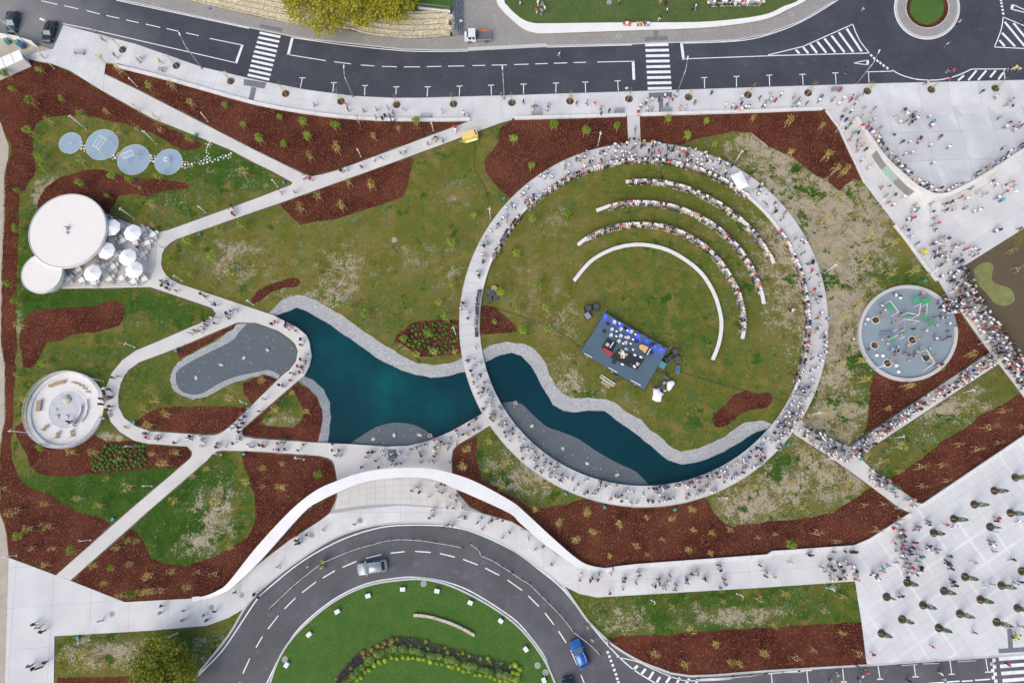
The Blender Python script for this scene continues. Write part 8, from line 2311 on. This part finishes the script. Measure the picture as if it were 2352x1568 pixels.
ZP = [(300, 130, 'on the upper left pavement'), (60, 120, 'beside the site cabin'), (700, 240, 'on the pavement by left crosswalk'), (850, 260, 'on the pavement above the wedge bed'), (1080, 260, 'near the bed end on pavement'), (1250, 240, 'on the pavement above ring mulch'), (1380, 240, 'on pavement left of ring entrance'), (1490, 235, 'by the right crosswalk'), (1600, 225, 'on the pavement right of crosswalk'), (1720, 240, 'on the pavement near plaza'), (1830, 225, 'at the pavement right end'), (1930, 230, 'at the ramp head'), (1960, 280, 'beside the ramp wall top'), (2000, 250, 'at the upper plaza entry'), (2080, 265, 'on the upper plaza'), (2070, 320, 'in the middle of upper plaza'), (2160, 320, 'on the upper plaza right part'), (2280, 230, 'by the plaza road edge'), (2320, 290, 'at the far right of plaza'), (1975, 340, 'on the ramp'), (2320, 350, 'on the plaza parapet right'),
      (2040, 440, 'on the ramp foot'), (2110, 480, 'on the lower plaza left'), (2190, 470, 'below the rounded plaza tip'), (2280, 430, 'on the lower plaza upper right'), (2150, 530, 'in the lower plaza middle'), (2320, 540, 'at the lower plaza edge'), (2030, 720, 'in the playground upper left'), (2030, 810, 'in the playground lower left'), (2110, 720, 'on the playground climbing frame'), (2110, 820, 'in the playground middle'), (2160, 760, 'in the playground right'), (2150, 850, 'on the playground lower rim'),
      (930, 370, 'on the diagonal path'), (1040, 310, 'near the yellow trailer'), (780, 390, 'at the diagonal path fork'), (690, 410, 'at the path fork'), (540, 480, 'on the path to the terrace'), (270, 560, 'on the pavilion terrace'), (390, 660, 'at the terrace exit'), (480, 700, 'on the path below terrace'), (530, 720, 'at the path junction above pond'), (460, 750, 'on the left loop path upper'), (650, 755, 'on the pond footbridge upper'), (695, 830, 'on the pond footbridge'), (640, 890, 'on the footbridge lower end'), (265, 870, 'above the round plaza entrance'), (248, 920, 'at the round plaza entrance'), (165, 970, 'in the round sandpit'), (340, 1005, 'on the left loop lower path'), (450, 1020, 'on the lower path left'), (545, 980, 'at the lower path crossing'), (640, 1025, 'on the path below the pond'), (770, 1040, 'at the terrace left end'), (870, 1060, 'on the pond terrace'), (910, 1045, 'on the dark paving patch'), (980, 1040, 'on the pond terrace right'), (1030, 1010, 'on the terrace ramp'), (1080, 970, 'where terrace meets the ring'), (960, 1125, 'on tiles below the arch'), (1020, 1130, 'on right tiles below arch'), (690, 1235, 'on the promenade left'), (720, 1300, 'on the road near barrier tape'), (820, 1210, 'on the promenade middle'), (1000, 1190, 'on promenade above the roundabout'), (1100, 1200, 'on the promenade right of tiles'), (1230, 1260, 'on promenade under arch end'), (1350, 1330, 'on right promenade left end'), (1430, 1325, 'on the right promenade'), (1530, 1330, 'on the right promenade middle'), (1600, 1320, 'on right promenade further right'), (1780, 1310, 'on the promenade near plaza'), (1860, 1290, 'by the promenade wall'), (1930, 1300, 'in the promenade end crowd'), (2010, 1310, 'on cypress plaza left edge'), (2080, 1270, 'in the cypress plaza crowd'), (2110, 1220, 'on cypress plaza upper left'), (2180, 1200, 'among the upper cypresses'), (2290, 1220, 'on the cypress plaza right'), (2150, 1290, 'right of the plaza crowd'), (2250, 1330, 'among the right cypresses'), (2060, 1370, 'among the left cypresses'), (2200, 1480, 'on the plaza bottom'), (2330, 1450, 'near the bottom right crosswalk'), (1980, 1540, 'on the bottom right road'), (2160, 1540, 'on the bottom parking bays'), (90, 1440, 'on the bottom left plaza'), (75, 1540, 'at bottom left plaza corner'), (230, 1420, 'on the left promenade start'), (440, 1400, 'on the lower left promenade'), (560, 1360, 'on the promenade at arch foot'), (1350, 1450, 'on the road by grass strip'), (1410, 1470, 'at the bottom red bed tip'), (1100, 620, 'on the ring path left'), (1075, 700, 'beside the mixing desks'), (1480, 330, 'at the ring entrance'), (1220, 30, 'on the top lawn left'), (1350, 15, 'on the top lawn'), (1450, 50, 'on the white terrace wall'), (1520, 30, 'on the top lawn right'), (1650, 10, 'on the terrace bench'), (1300, 125, 'on the top road'), (1960, 30, 'on the road left of small roundabout'), (2170, 110, 'on road below small roundabout'), (2170, 165, 'at the road edge above plaza'), (2330, 155, 'on the road at far right'), (1950, 165, 'on the road by parking bays'), (1820, 715, 'on the ring lawn right edge')]
PEOPLE = []          # x, y, top colour, forced pose
def ppl(i, j, s, z=1.0, pose=None):
    for it in s.split():
        q = it.split(',')
        x, y = T(i, j, [(float(q[0]), float(q[1]))])[0]
        PEOPLE.append((x, y, q[2], pose))
ppl(0, 0, '850,275,e 935,355,n 385,515,v 1055,510,g 1275,515,w 1265,550,p 1465,560,v 1485,640,n')
ppl(1, 0, '535,955,t 825,955,r 845,1005,k 985,1010,e 1105,1000,n 1205,985,e 1355,1005,n 1255,1025,p 1095,1070,p 1160,1085,k 1185,1065,k 1230,1065,b 1225,1105,w 1265,1100,w 1710,1020,l 1910,1040,w 1950,1050,p 2255,860,t 1830,1165,r 1830,1195,w 1650,1280,y 1715,1285,e 1580,1320,r 1330,1410,m 1370,1375,w 1150,1450,k 1085,1460,w 965,1530,b 825,1550,w 780,1560,b')
ppl(2, 0, '435,495,w 105,930,k 215,960,p 190,995,e 245,995,t 335,960,n 318,1000,w 595,945,b 690,940,p 760,950,r 815,990,o 820,1040,k 895,1015,k 1240,930,w 1290,910,w 1350,915,k 1405,875,w 1425,960,b 1430,900,p 1510,868,w 1480,895,n 1190,970,w 1215,960,e 1285,995,n 1250,1000,w 1165,1005,w 1160,1035,r 1545,990,p 1595,985,w 1680,940,r 1835,850,b 2115,890,w 2110,945,k 2280,895,k 1970,965,w 2030,970,w 2060,990,r 2110,1000,w 2150,985,w 2180,985,w 2325,945,n 2320,970,w 1130,1165,l 1080,1280,k 1120,1280,k 1170,1270,o 1215,1300,v 1290,1305,o 1330,1320,t')
ppl(2, 0, '75,30,w 230,95,r 270,100,e 300,75,w 280,30,e 240,20,w 1425,90,w 1365,15,o 1415,25,k 985,15,e 1690,55,w 1665,65,k 1360,160,k 1030,205,r 1055,215,w 1080,205,r 1155,205,n 1185,205,o 1220,205,b 1250,205,w')
ppl(3, 0, '868,90,p 1755,205,n 1650,405,n 735,650,k 1665,640,k 1700,645,r 2225,625,k 2275,620,y 2310,635,n 1465,755,n 1665,730,r 2340,195,k 20,870,n 30,910,w 70,920,r 125,865,w 240,885,n 285,910,r 240,955,t 280,960,w 360,945,k 490,890,g 475,920,w 600,910,o 655,950,w 700,900,w 770,890,p 765,915,r 825,890,t 855,880,n 790,965,b 665,825,r 885,990,e 985,990,k 710,1010,e 770,1015,w 680,1075,k 720,1100,b 770,1100,n 860,1070,e 935,1050,n 985,1095,w 940,1115,n 875,1145,r 910,1175,r 1035,1170,e 710,1185,k 755,1145,b 790,1225,t 825,1225,k 760,1275,n 835,1280,p 825,1330,n 875,1330,p 820,1385,e 900,1370,k 868,1465,w 930,1535,w 1155,1245,b 1255,1010,b 1280,1045,w 1180,1080,n 1215,1115,w 1340,1045,e 1330,1080,k 1370,1085,w 1320,1125,k 1275,1110,b 1485,1065,w 1515,1120,t 1510,1150,w 1585,1255,m 1240,1300,k 1305,1300,w 1400,1270,b 1390,1300,p 1500,1330,w 1665,1350,w 1265,1410,w 1330,1395,w 1520,1490,w 1970,840,b 2100,885,w 2235,920,n 2210,950,l 2245,975,k 2135,1075,e 2225,1125,k 2285,1145,p 2325,1155,m 2270,1190,w 2190,1160,w 2165,1355,n')
ppl(3, 1, '1045,150,r 1115,145,k 1085,230,e 1170,220,k 1255,235,w 1105,295,r 1155,310,w 1355,310,n 1340,360,w 1375,355,t 1335,435,r 1290,440,w 1510,300,l 1515,380,b 1540,430,n 1570,480,r 1520,495,e 1540,540,k 1640,300,k 1690,285,k 1640,360,k 1710,355,n 1780,240,r 1830,250,w 1815,340,e 1900,370,w 1945,360,w 1935,200,l 1995,215,e 1870,160,e 2060,100,b 2105,125,w 2180,135,k 2240,110,o 2195,190,r 2255,145,e 2280,190,w 2120,240,w 2150,270,t 1255,520,n 1285,550,b 1320,600,w 1375,665,k 1410,735,v 2095,550,w 2130,545,k 2320,530,m 225,1280,w 210,1265,k')
for it in '480,410,w 460,510,b 535,465,w 670,250,w 740,280,b 245,665,w 80,880,w 490,880,w 580,845,k 300,1020,b 560,945,w 610,1020,l 715,980,w 690,1050,k 665,1105,r 810,1070,r 860,1100,k 950,1110,o 965,1060,n 870,1175,n 850,970,y 1025,1000,p 1165,1005,w 1095,760,w 925,735,k 1240,870,w 1235,835,p 1330,890,k 1415,850,m 1410,760,k 1260,680,w 1220,570,b 1290,560,b 1340,575,w 1405,570,l 1420,660,w 1350,490,w 970,555,r 1075,495,r 1000,640,n 640,635,n 750,520,m 870,545,k 745,830,n 1260,1250,p 1310,1240,m 1160,1230,e 1040,240,n'.split():
    q = it.split(','); PEOPLE.append((*pz(float(q[0]), float(q[1])), q[2], None))
ppl(0, 1, '1480,1015,k 1505,1015,n 1490,1055,k 1550,1045,b 1535,1080,k 1615,1100,r 1845,1130,k 1885,1155,k 1935,1215,w 1980,1230,k 2080,1310,k 2120,1290,b 2160,1285,l 2090,1350,n 1995,1350,p 1940,1350,w 1880,1380,k 1885,1410,b 1970,1400,k 1860,1440,w 1780,1470,n 1825,1480,o 1740,1495,w 2125,325,k 2115,370,w 2135,395,r 1290,655,k 1265,705,b 905,815,o 905,855,n 1060,440,k 1010,430,k 1020,1025,y')
ppl(1, 1, '440,60,w 475,55,p 500,75,r 350,190,e 225,195,n 780,5,k 140,1405,k 175,1390,r 270,1425,b 275,1400,m 320,1430,p 285,1455,w 365,1470,b 410,1550,k 2110,610,n 2130,665,e 2095,690,k 2100,785,n 2085,840,k 2035,940,w 2048,965,k 1900,1215,m 1885,1260,w 1915,1260,w 1960,1290,n 1945,1355,k 2300,340,w 2310,410,e 2305,465,o')
ppl(0, 2, '1030,330,k 1085,320,e 955,430,w 995,440,k 930,525,k 980,525,o 1010,510,k 925,575,k 1005,595,m 990,630,k 955,705,w 1150,785,y 1330,845,e 1340,880,r 1435,870,w 1440,895,p 1600,930,k 1730,890,w 1745,870,b 1845,870,w 1860,905,t 1850,960,w 2000,940,t 1985,970,r 2060,960,w 2140,935,k 2185,895,w 2190,870,w 2285,950,w 2310,970,l 2280,610,p 2210,670,r 2250,690,b 2200,720,k 2230,750,b 2150,765,w 2190,790,k 2120,795,w 2195,830,b 630,735,k 650,755,k 670,760,w')
ppl(1, 2, '410,30,m 455,115,w 410,165,k 445,185,n 380,225,r 420,240,m 400,285,r 325,295,k 335,300,w 310,355,r 215,400,k 250,410,e 70,525,n 30,640,b 30,950,k 65,960,r 170,990,w 195,935,r 245,930,e 210,1000,r 265,990,b 385,1000,b 435,945,r 700,940,k 700,1000,m 765,1000,k 730,1045,e 760,1055,w 1010,1065,p 1030,1020,k 1070,1015,k 970,1155,k 1095,1095,k 1125,1155,k 1160,1005,w 1170,1045,w 1250,1030,w 1290,1045,k 1315,1025,w 1210,1085,w 1250,1095,b 1250,1135,w 1285,1125,r 1330,1120,e 1380,1050,w 1500,1020,e 1515,1050,k 1515,1105,e 1575,1105,w 1630,1105,m 1555,950,t 1510,960,n 1475,970,o 1415,990,o 1635,1000,w 1655,1030,y 1635,1055,k 1640,970,e 1680,960,w 1635,910,p 1665,910,w 1700,920,b 1725,945,o 1770,940,n 1785,885,p 1760,980,p 1840,930,w 1850,855,w 1840,815,r 1900,855,k 1940,850,n 1955,765,k 1980,740,w 2020,710,k 2000,810,k 2045,800,b 1780,1110,r 1430,1370,m 1500,1385,k 1480,1340,w 1650,1335,w 1700,1310,m 1735,1320,e 1670,1385,w 1710,1390,e 1780,1425,n 1845,1415,e 1585,1430,w 1835,1465,r 1755,1525,e 1815,1530,k 1890,1530,w 1620,1550,w')
ppl(1, 3, '360,215,r 370,260,k 370,290,b 400,280,k 465,205,k 615,160,v 905,110,r 200,500,n 20,780,k 480,498,v 615,450,v 610,500,v 1590,55,l 1620,35,w 1720,140,m 1760,120,y 1803,125,r 1870,50,w 1920,50,k 2035,95,k 2075,50,e 2080,155,r 2135,105,w 2165,75,k 2215,60,k 2260,240,w 2330,185,m 2265,80,k')
ppl(2, 3, '150,245,w 290,315,k 210,350,w 365,480,m 640,565,w 625,625,o 740,605,k 720,630,m 800,570,l 785,620,r 910,570,e 900,745,m 1040,605,k 1025,635,b 1020,705,e 1160,555,w 1170,580,b 1140,650,m 1315,680,k 1355,615,m 1355,655,k 1405,710,w 1400,680,w 1450,580,m 1445,640,w 1510,665,t 1505,710,p 1605,615,b 1610,650,n 1655,570,k 1695,560,w 1705,580,n 1770,610,m 1790,640,w 1905,490,e 1915,535,b 1920,695,e 1950,615,r 1965,665,t 2280,490,k 2330,550,p 2335,590,m 700,1055,n 740,1175,w 880,1190,w 895,1220,b')
ppl(3, 3, '210,465,w 60,595,e 375,395,k 400,390,k 610,365,e 710,360,b 770,365,k 805,365,m 570,430,k 605,450,w 655,470,w 715,450,w 740,475,r 785,490,w 575,500,m 605,530,b 665,500,k 495,505,e 540,545,l 690,540,b 705,570,w 590,580,w 590,620,w 660,610,k 705,605,e 808,540,k 810,580,p 820,620,p 990,575,k 970,570,w 1010,610,w 1048,515,t 1060,545,p 1110,490,l 1185,460,n 1240,165,r 1215,180,w 1250,215,k 1185,110,e 1155,145,r 1230,240,n 1250,265,b 1165,285,m 1205,245,e 1250,305,r 1355,280,r 1330,325,k 1250,340,r 1300,355,b 1395,345,l 1195,355,n 1265,380,l 1235,395,w 1320,385,k 1365,395,n 1415,410,t 1260,430,e 1290,468,r 1385,450,g 1325,510,r 1270,510,e 1410,505,k 1405,530,k 1300,560,w 1370,575,m 1275,595,k 1490,310,b 1475,335,w 1565,340,e 1545,370,e 1680,405,k 1650,460,k 1670,485,m 1690,520,b 1700,635,k 1720,670,k 1900,465,p 1235,770,b 1200,775,b 1480,90,g 1480,115,k 1390,135,o 1365,160,e 1645,115,r 1715,125,w 2090,180,l 2110,55,r 2110,80,k 2055,270,e 2065,300,w 2085,360,e 2255,435,k 2310,80,w 2000,680,w 2065,660,e 2280,655,l 2330,640,b 2320,1045,p 2290,1120,v 2275,1155,v 1900,1105,m 1515,1235,r 970,1305,r 820,1410,b 905,1465,r 870,1500,w 850,1540,t 655,1495,e 585,1550,o 1590,1480,w 1620,1525,l 1300,1550,k 2210,1400,r 2080,1395,n')
ppl(0, 3, '310,1028,m 345,1060,n 380,1095,m 270,1410,e 305,1435,k 350,1430,k 410,1378,k 915,998,t 1480,860,b 1468,925,l 1690,900,b 1680,990,e 1875,945,t 1900,990,m 1970,910,k 2155,735,k 2335,755,k')
def surf(x, y, zc=1.0):
    p = base(x, y, zc)
    return p
# which of them stand most clear of the others: those become things of their own
pos = [surf(x, y, 0.95) for x, y, c, q in PEOPLE]
A = np.array([(p.x, p.y) for p in pos])
D2 = ((A[:, None, :] - A[None, :, :]) ** 2).sum(-1) + np.eye(len(A)) * 1e9
order = np.argsort(-D2.min(1))
single = set(int(k) for k in order[:296])
BOT = {'w': 'kddenw', 'k': 'kkdew', 'b': 'dkewn'}
CROWD = []           # x, y, z, yaw, pose, scale, slots
def outfit(c, rg):
    b = rg.choice(BOT.get(c, 'kddewn'))
    return (rg.choice(SKIN[:2] + SKIN[:1]), rg.choice(HAIR[:3] + HAIR), CLOTH[c], CLOTH[b], rg.choice(SHOE)), b
prg = random.Random(11)
def add_crowd(p, yaw, pose, c=None, sc=1.0):
    c = c or prg.choice('wwwwwwwwwwkkkkkkbbrnneeepolwl')
    mats, _ = outfit(c, prg)
    CROWD.append((p, yaw, pose, sc, mats))
for k, (x, y, c, fp) in enumerate(PEOPLE):
    p = pos[k]
    inplay = ((x - 2086) / 112) ** 2 + ((y - 765) / 109) ** 2 < 1
    sc = prg.uniform(.62, .85) if inplay and prg.random() < .65 else prg.uniform(.93, 1.06)
    pose = fp or prg.choice(['stand', 'stand', 'walk1', 'walk2', 'walk1', 'phone'])
    yaw = prg.uniform(0, 6.28)
    sitting = 1410 < x < 1500 and 45 < y < 60
    if sitting:
        pose = 'sit'; yaw = math.pi
        p = P(x, 57, 0.70); p = Vector((p.x, p.y, 0.70 - 0.42)); p.y = P(x, 56, 0.7).y
    if k not in single:
        add_crowd(p, yaw, pose, c, sc); continue
    o = link('person', PMESH[pose], None, p, yaw)
    o.scale = (sc, sc, sc)
    mats, b = outfit(c, prg)
    for sI, mt in enumerate(mats):
        o.material_slots[sI].link = 'OBJECT'; o.material_slots[sI].material = mt
    dark = {'k': 'black', 'd': 'denim', 'e': 'grey', 'n': 'beige', 'w': 'white'}[b]
    tag(o, ('child' if sc < .9 else 'person') + ' in %s top and %s trousers' % (CNAME[c], dark), nearest(ZP, x, y), 'person', 'people in the park')
# ---- seated rows
STAGEC = P(1445, 800, 0)
def seat_row(line, gap, z, skip=(), lo=0.0, hi=1.0, jit=.06, side=0.0):
    d = 0.0; nxt = gap * .5
    tot_ = sum((b - a).length for a, b in zip(line[:-1], line[1:]))
    run = 0.0
    for a, b in zip(line[:-1], line[1:]):
        L = (b - a).length
        while nxt <= run + L:
            t = (nxt - run) / L; f = nxt / tot_
            nxt += gap * prg.uniform(.75, 1.25)
            if f < lo or f > hi or any(u < f < v for u, v in skip):
                continue
            p = a.lerp(b, t)
            to = Vector((STAGEC.x - p.x, STAGEC.y - p.y)).normalized()
            q = p + to * (0.10 + prg.uniform(-jit, jit))
            yaw = math.atan2(to.y, to.x) - math.pi / 2 + prg.uniform(-.2, .2)
            add_crowd(Vector((q.x, q.y, z - 0.45)), yaw, 'sit')
        run += L
seat_row(B2, 0.50, 0.47, [(.0, .04), (.36, .38), (.60, .62)], 0.03, 0.975)
seat_row(B3, 0.50, 0.47, [(.0, .05)], 0.05, 0.95)
seat_row(B4, 0.52, 0.47, [(.24, .27), (.70, .735)], 0.01, 0.96)
seat_row(BR, 0.55, 0.52, [(.0, .055), (.16, .175), (.62, .70), (.735, .75)], 0.05, 0.985)
# terrace bench guests, top right
tb = [P(x, y, 1.0).xy for x, y in T(2, 0, [(1810, 22), (2310, 12)])]
seat_row([tb[0], tb[1]], 0.62, 1.02)
bo = empty('terrace_bench', (*((tb[0] + tb[1]) / 2), 0.55), math.atan2((tb[1] - tb[0]).y, (tb[1] - tb[0]).x))
MB().box((0, 0, .38), ((tb[1] - tb[0]).length + .6, .6, .09)).build('seat', 'white', bo)
for q in (-4, 0, 4):
    MB().box((q, 0, 0), (.3, .4, .38)).build('support', 'white', bo)
tag(bo, 'long white bench full of people', 'on the top lawn terrace', 'bench')
# ---- standing crowds
def crowd_in(poly, n, mind=.45, z=None, colours=None, ells=None):
    w = W(poly, .1); X = np.array([(p.x, p.y) for p in w]); lo_, hi_ = X.min(0), X.max(0)
    got = []; tries = 0
    while len(got) < n and tries < n * 60:
        tries += 1
        x, y = prg.uniform(lo_[0], hi_[0]), prg.uniform(lo_[1], hi_[1])
        if any((x - a) ** 2 + (y - b) ** 2 < mind ** 2 for a, b in got) or not inside(w, np.array([x]), np.array([y]))[0]:
            continue
        got.append((x, y))
        add_crowd(Vector((x, y, gz(x, y))), prg.uniform(0, 6.28), prg.choice(['stand', 'walk1', 'walk2', 'phone']), None, prg.uniform(.9, 1.05) if prg.random() < .85 else .68)
def ring_sector(a0, a1, f0=.08, f1=.92):
    pts = []
    m_ = 12
    for f in (f0, f1):
        row = []
        for k in range(m_ + 1):
            a = math.radians(a0 + (a1 - a0) * k / m_)
            row.append((RING_I[0] + (RING_I[2] + (RING_O[2] - RING_I[2]) * f) * math.cos(a), RING_I[1] + (RING_O[1] - RING_I[1]) * f + (RING_I[3] + (RING_O[3] - RING_I[3]) * f) * math.sin(a)))
        pts += row if f == f0 else row[::-1]
    return pts
crowd_in(ring_sector(255, 300, .15), 80, .5); crowd_in(ring_sector(225, 255, .12), 26, .5); crowd_in(ring_sector(195, 225, .3), 10); crowd_in(ring_sector(300, 325, .3), 12); crowd_in(ring_sector(330, 360, .3), 20); crowd_in(ring_sector(0, 22, .3), 16); crowd_in(ring_sector(22, 38, .05), 42, .4); crowd_in(ring_sector(38, 62, .05), 42, .45); crowd_in(ring_sector(62, 92, .05), 38, .45); crowd_in(ring_sector(92, 118, .1), 26); crowd_in(ring_sector(118, 146, .1), 46, .45); crowd_in(ring_sector(146, 172, .08), 36, .45); crowd_in(ring_sector(62, 88, .02, .2), 16, .4)
crowd_in([(1840, 968), (1866, 990), (1949, 1028), (1975, 1046), (1950, 1062), (1915, 1052), (1830, 998)], 48, .4)
crowd_in([(1949, 1024), (2110, 918), (2120, 935), (1972, 1044)], 58, .42); crowd_in([(2110, 918), (2268, 815), (2290, 832), (2120, 935)], 46, .42); crowd_in([(1990, 1068), (2110, 1155), (2085, 1165), (1975, 1095)], 20)
crowd_in([(2185, 700), (2215, 620), (2262, 712), (2310, 782), (2278, 808), (2210, 715)], 96, .36); crowd_in([(2278, 805), (2312, 785), (2352, 832), (2352, 908), (2298, 836)], 60, .36); crowd_in([(2140, 610), (2130, 560), (2160, 545), (2225, 575), (2250, 575), (2210, 612), (2205, 660), (2180, 678)], 46, .45)
crowd_in([(2150, 690), (2195, 690), (2200, 720), (2160, 725)], 26, .4)
# along the parapet of the upper plaza
for k in range(len(ctr) - 1):
    a, b = ctr[k], ctr[k + 1]
    for t in np.arange(0.1, 1.0, 0.62 / max(.2, (b - a).length)):
        p = a.lerp(b, float(t)); f = (k + t) / len(ctr)
        if f < .08 or f > .93 or prg.random() < (.12 if f < .62 else .55):
            continue
        d = (b - a).normalized(); nn = Vector((-d.y, d.x))
        nn = nn if inside(up_poly, np.array([p.x + nn.x]), np.array([p.y + nn.y]))[0] else -nn
        q = p + nn * prg.uniform(.55, 1.2)
        add_crowd(Vector((q.x, q.y, gz(q.x, q.y))), math.atan2(-nn.y, -nn.x) - math.pi / 2, prg.choice(['stand', 'phone']))
def build_crowd():
    mats, mi = [], {}
    V, F, S = [], [], []
    off = 0
    cache = {p: (np.array([tuple(v) for v in PLOW[p][0]]), PLOW[p][1], PLOW[p][2]) for p in POSES}
    for p, yaw, pose, sc, ms in CROWD:
        v, f, sl = cache[pose]
        c, s = math.cos(yaw) * sc, math.sin(yaw) * sc
        w = np.empty_like(v); w[:, 0] = v[:, 0] * c - v[:, 1] * s + p.x; w[:, 1] = v[:, 0] * s + v[:, 1] * c + p.y; w[:, 2] = v[:, 2] * sc + p.z
        V.append(w); F += [tuple(i + off for i in q) for q in f]; off += len(v)
        loc = []
        for m_ in ms:
            if m_.name not in mi:
                mi[m_.name] = len(mats); mats.append(m_)
            loc.append(mi[m_.name])
        S += [loc[k] for k in sl]
    me = bpy.data.meshes.new('crowd')
    me.from_pydata(np.concatenate(V).tolist(), [], F)
    for m_ in mats:
        me.materials.append(m_)
    me.polygons.foreach_set('material_index', S); me.polygons.foreach_set('use_smooth', [True] * len(F))
    o = link('crowd', me); o['kind'] = 'stuff'; o['label'] = 'dense festival crowd seated and standing around the ring'; o['category'] = 'crowd'
    print('crowd', len(CROWD), 'singles', len(single))
build_crowd()
# ---------------------------------------------------------------- bicycles and a pushchair
def bicycle(x, y, ang, look, place, mat='black'):
    p = base(x, y, .5); o = empty('bicycle', p, ang)
    for s in (-.52, .52):
        pts = [(s + .33 * math.cos(k / 16 * 6.2832), 0, .34 + .33 * math.sin(k / 16 * 6.2832)) for k in range(17)]
        w = MB().path(pts, .022, 5).build('wheel', 'tyre', o)
        mb = MB()
        for k in range(6):
            mb.tube((s, 0, .34), (s + .32 * math.cos(k), 0, .34 + .32 * math.sin(k)), .005, .005, 3)
        mb.build('spokes', 'metal', w)
    mb = MB().path([(-.52, 0, .34), (-.15, 0, .32), (.38, 0, .78), (-.22, 0, .80), (-.15, 0, .32)], .025, 5); mb.tube((.52, 0, .34), (.36, 0, .95), .02, .02, 5); mb.tube((-.52, 0, .34), (-.22, 0, .8), .018, .018, 5); mb.build('frame', mat, o)
    MB().tube((.34, -.28, .98), (.34, .28, .98), .016, .016, 5).build('handlebar', 'black', o)
    MB().box((-.26, 0, .88), (.26, .13, .06)).build('saddle', 'black', o)
    tag(o, look, place, 'bicycle')
bicycle(*T(0, 0, [(1485, 630)])[0], .3, 'bicycle', 'on the upper left pavement', 'red'); bicycle(*T(2, 0, [(1130, 1190)])[0], 1.6, 'dark bicycle', 'on the short path into the ring'); bicycle(1736, 441, 2.3, 'white framed bicycle', 'on the ring beside the tent', 'whitepaint'); bicycle(1758, 468, 2.2, 'black bicycle', 'lower right of the white tent')
def stroller(x, y, mat, look, place):
    p = base(x, y, .4); o = empty('pushchair', p, 1.0)
    MB().add([(-.25, -.35, .45), (.25, -.35, .45), (.25, .25, .35), (-.25, .25, .35), (-.25, -.45, .95), (.25, -.45, .95), (.25, .05, .85), (-.25, .05, .85)], [(3, 2, 1, 0), (4, 5, 6, 7), (0, 1, 5, 4), (1, 2, 6, 5), (2, 3, 7, 6), (3, 0, 4, 7)]).build('hood', mat, o)
    for sx in (-.27, .27):
        for sy in (-.3, .35):
            MB().tube((sx, sy, .12), (sx * 1.15, sy, .12), .12, .12, 10).build('wheel', 'tyre', o)
        MB().tube((sx, .35, .15), (sx, -.7, 1.0), .015, .015, 5).build('frame_bar', 'black', o)
    tag(o, look, place, 'pushchair')
stroller(*T(3, 1, [(1430, 745)])[0], 'yellow', 'yellow pushchair', 'at the lower plaza narrow end'); stroller(*T(1, 0, [(1640, 1270)])[0], 'black', 'dark pushchair', 'on the diagonal path')
tufts()
finish_labels()
print('objects', len(bpy.data.objects))
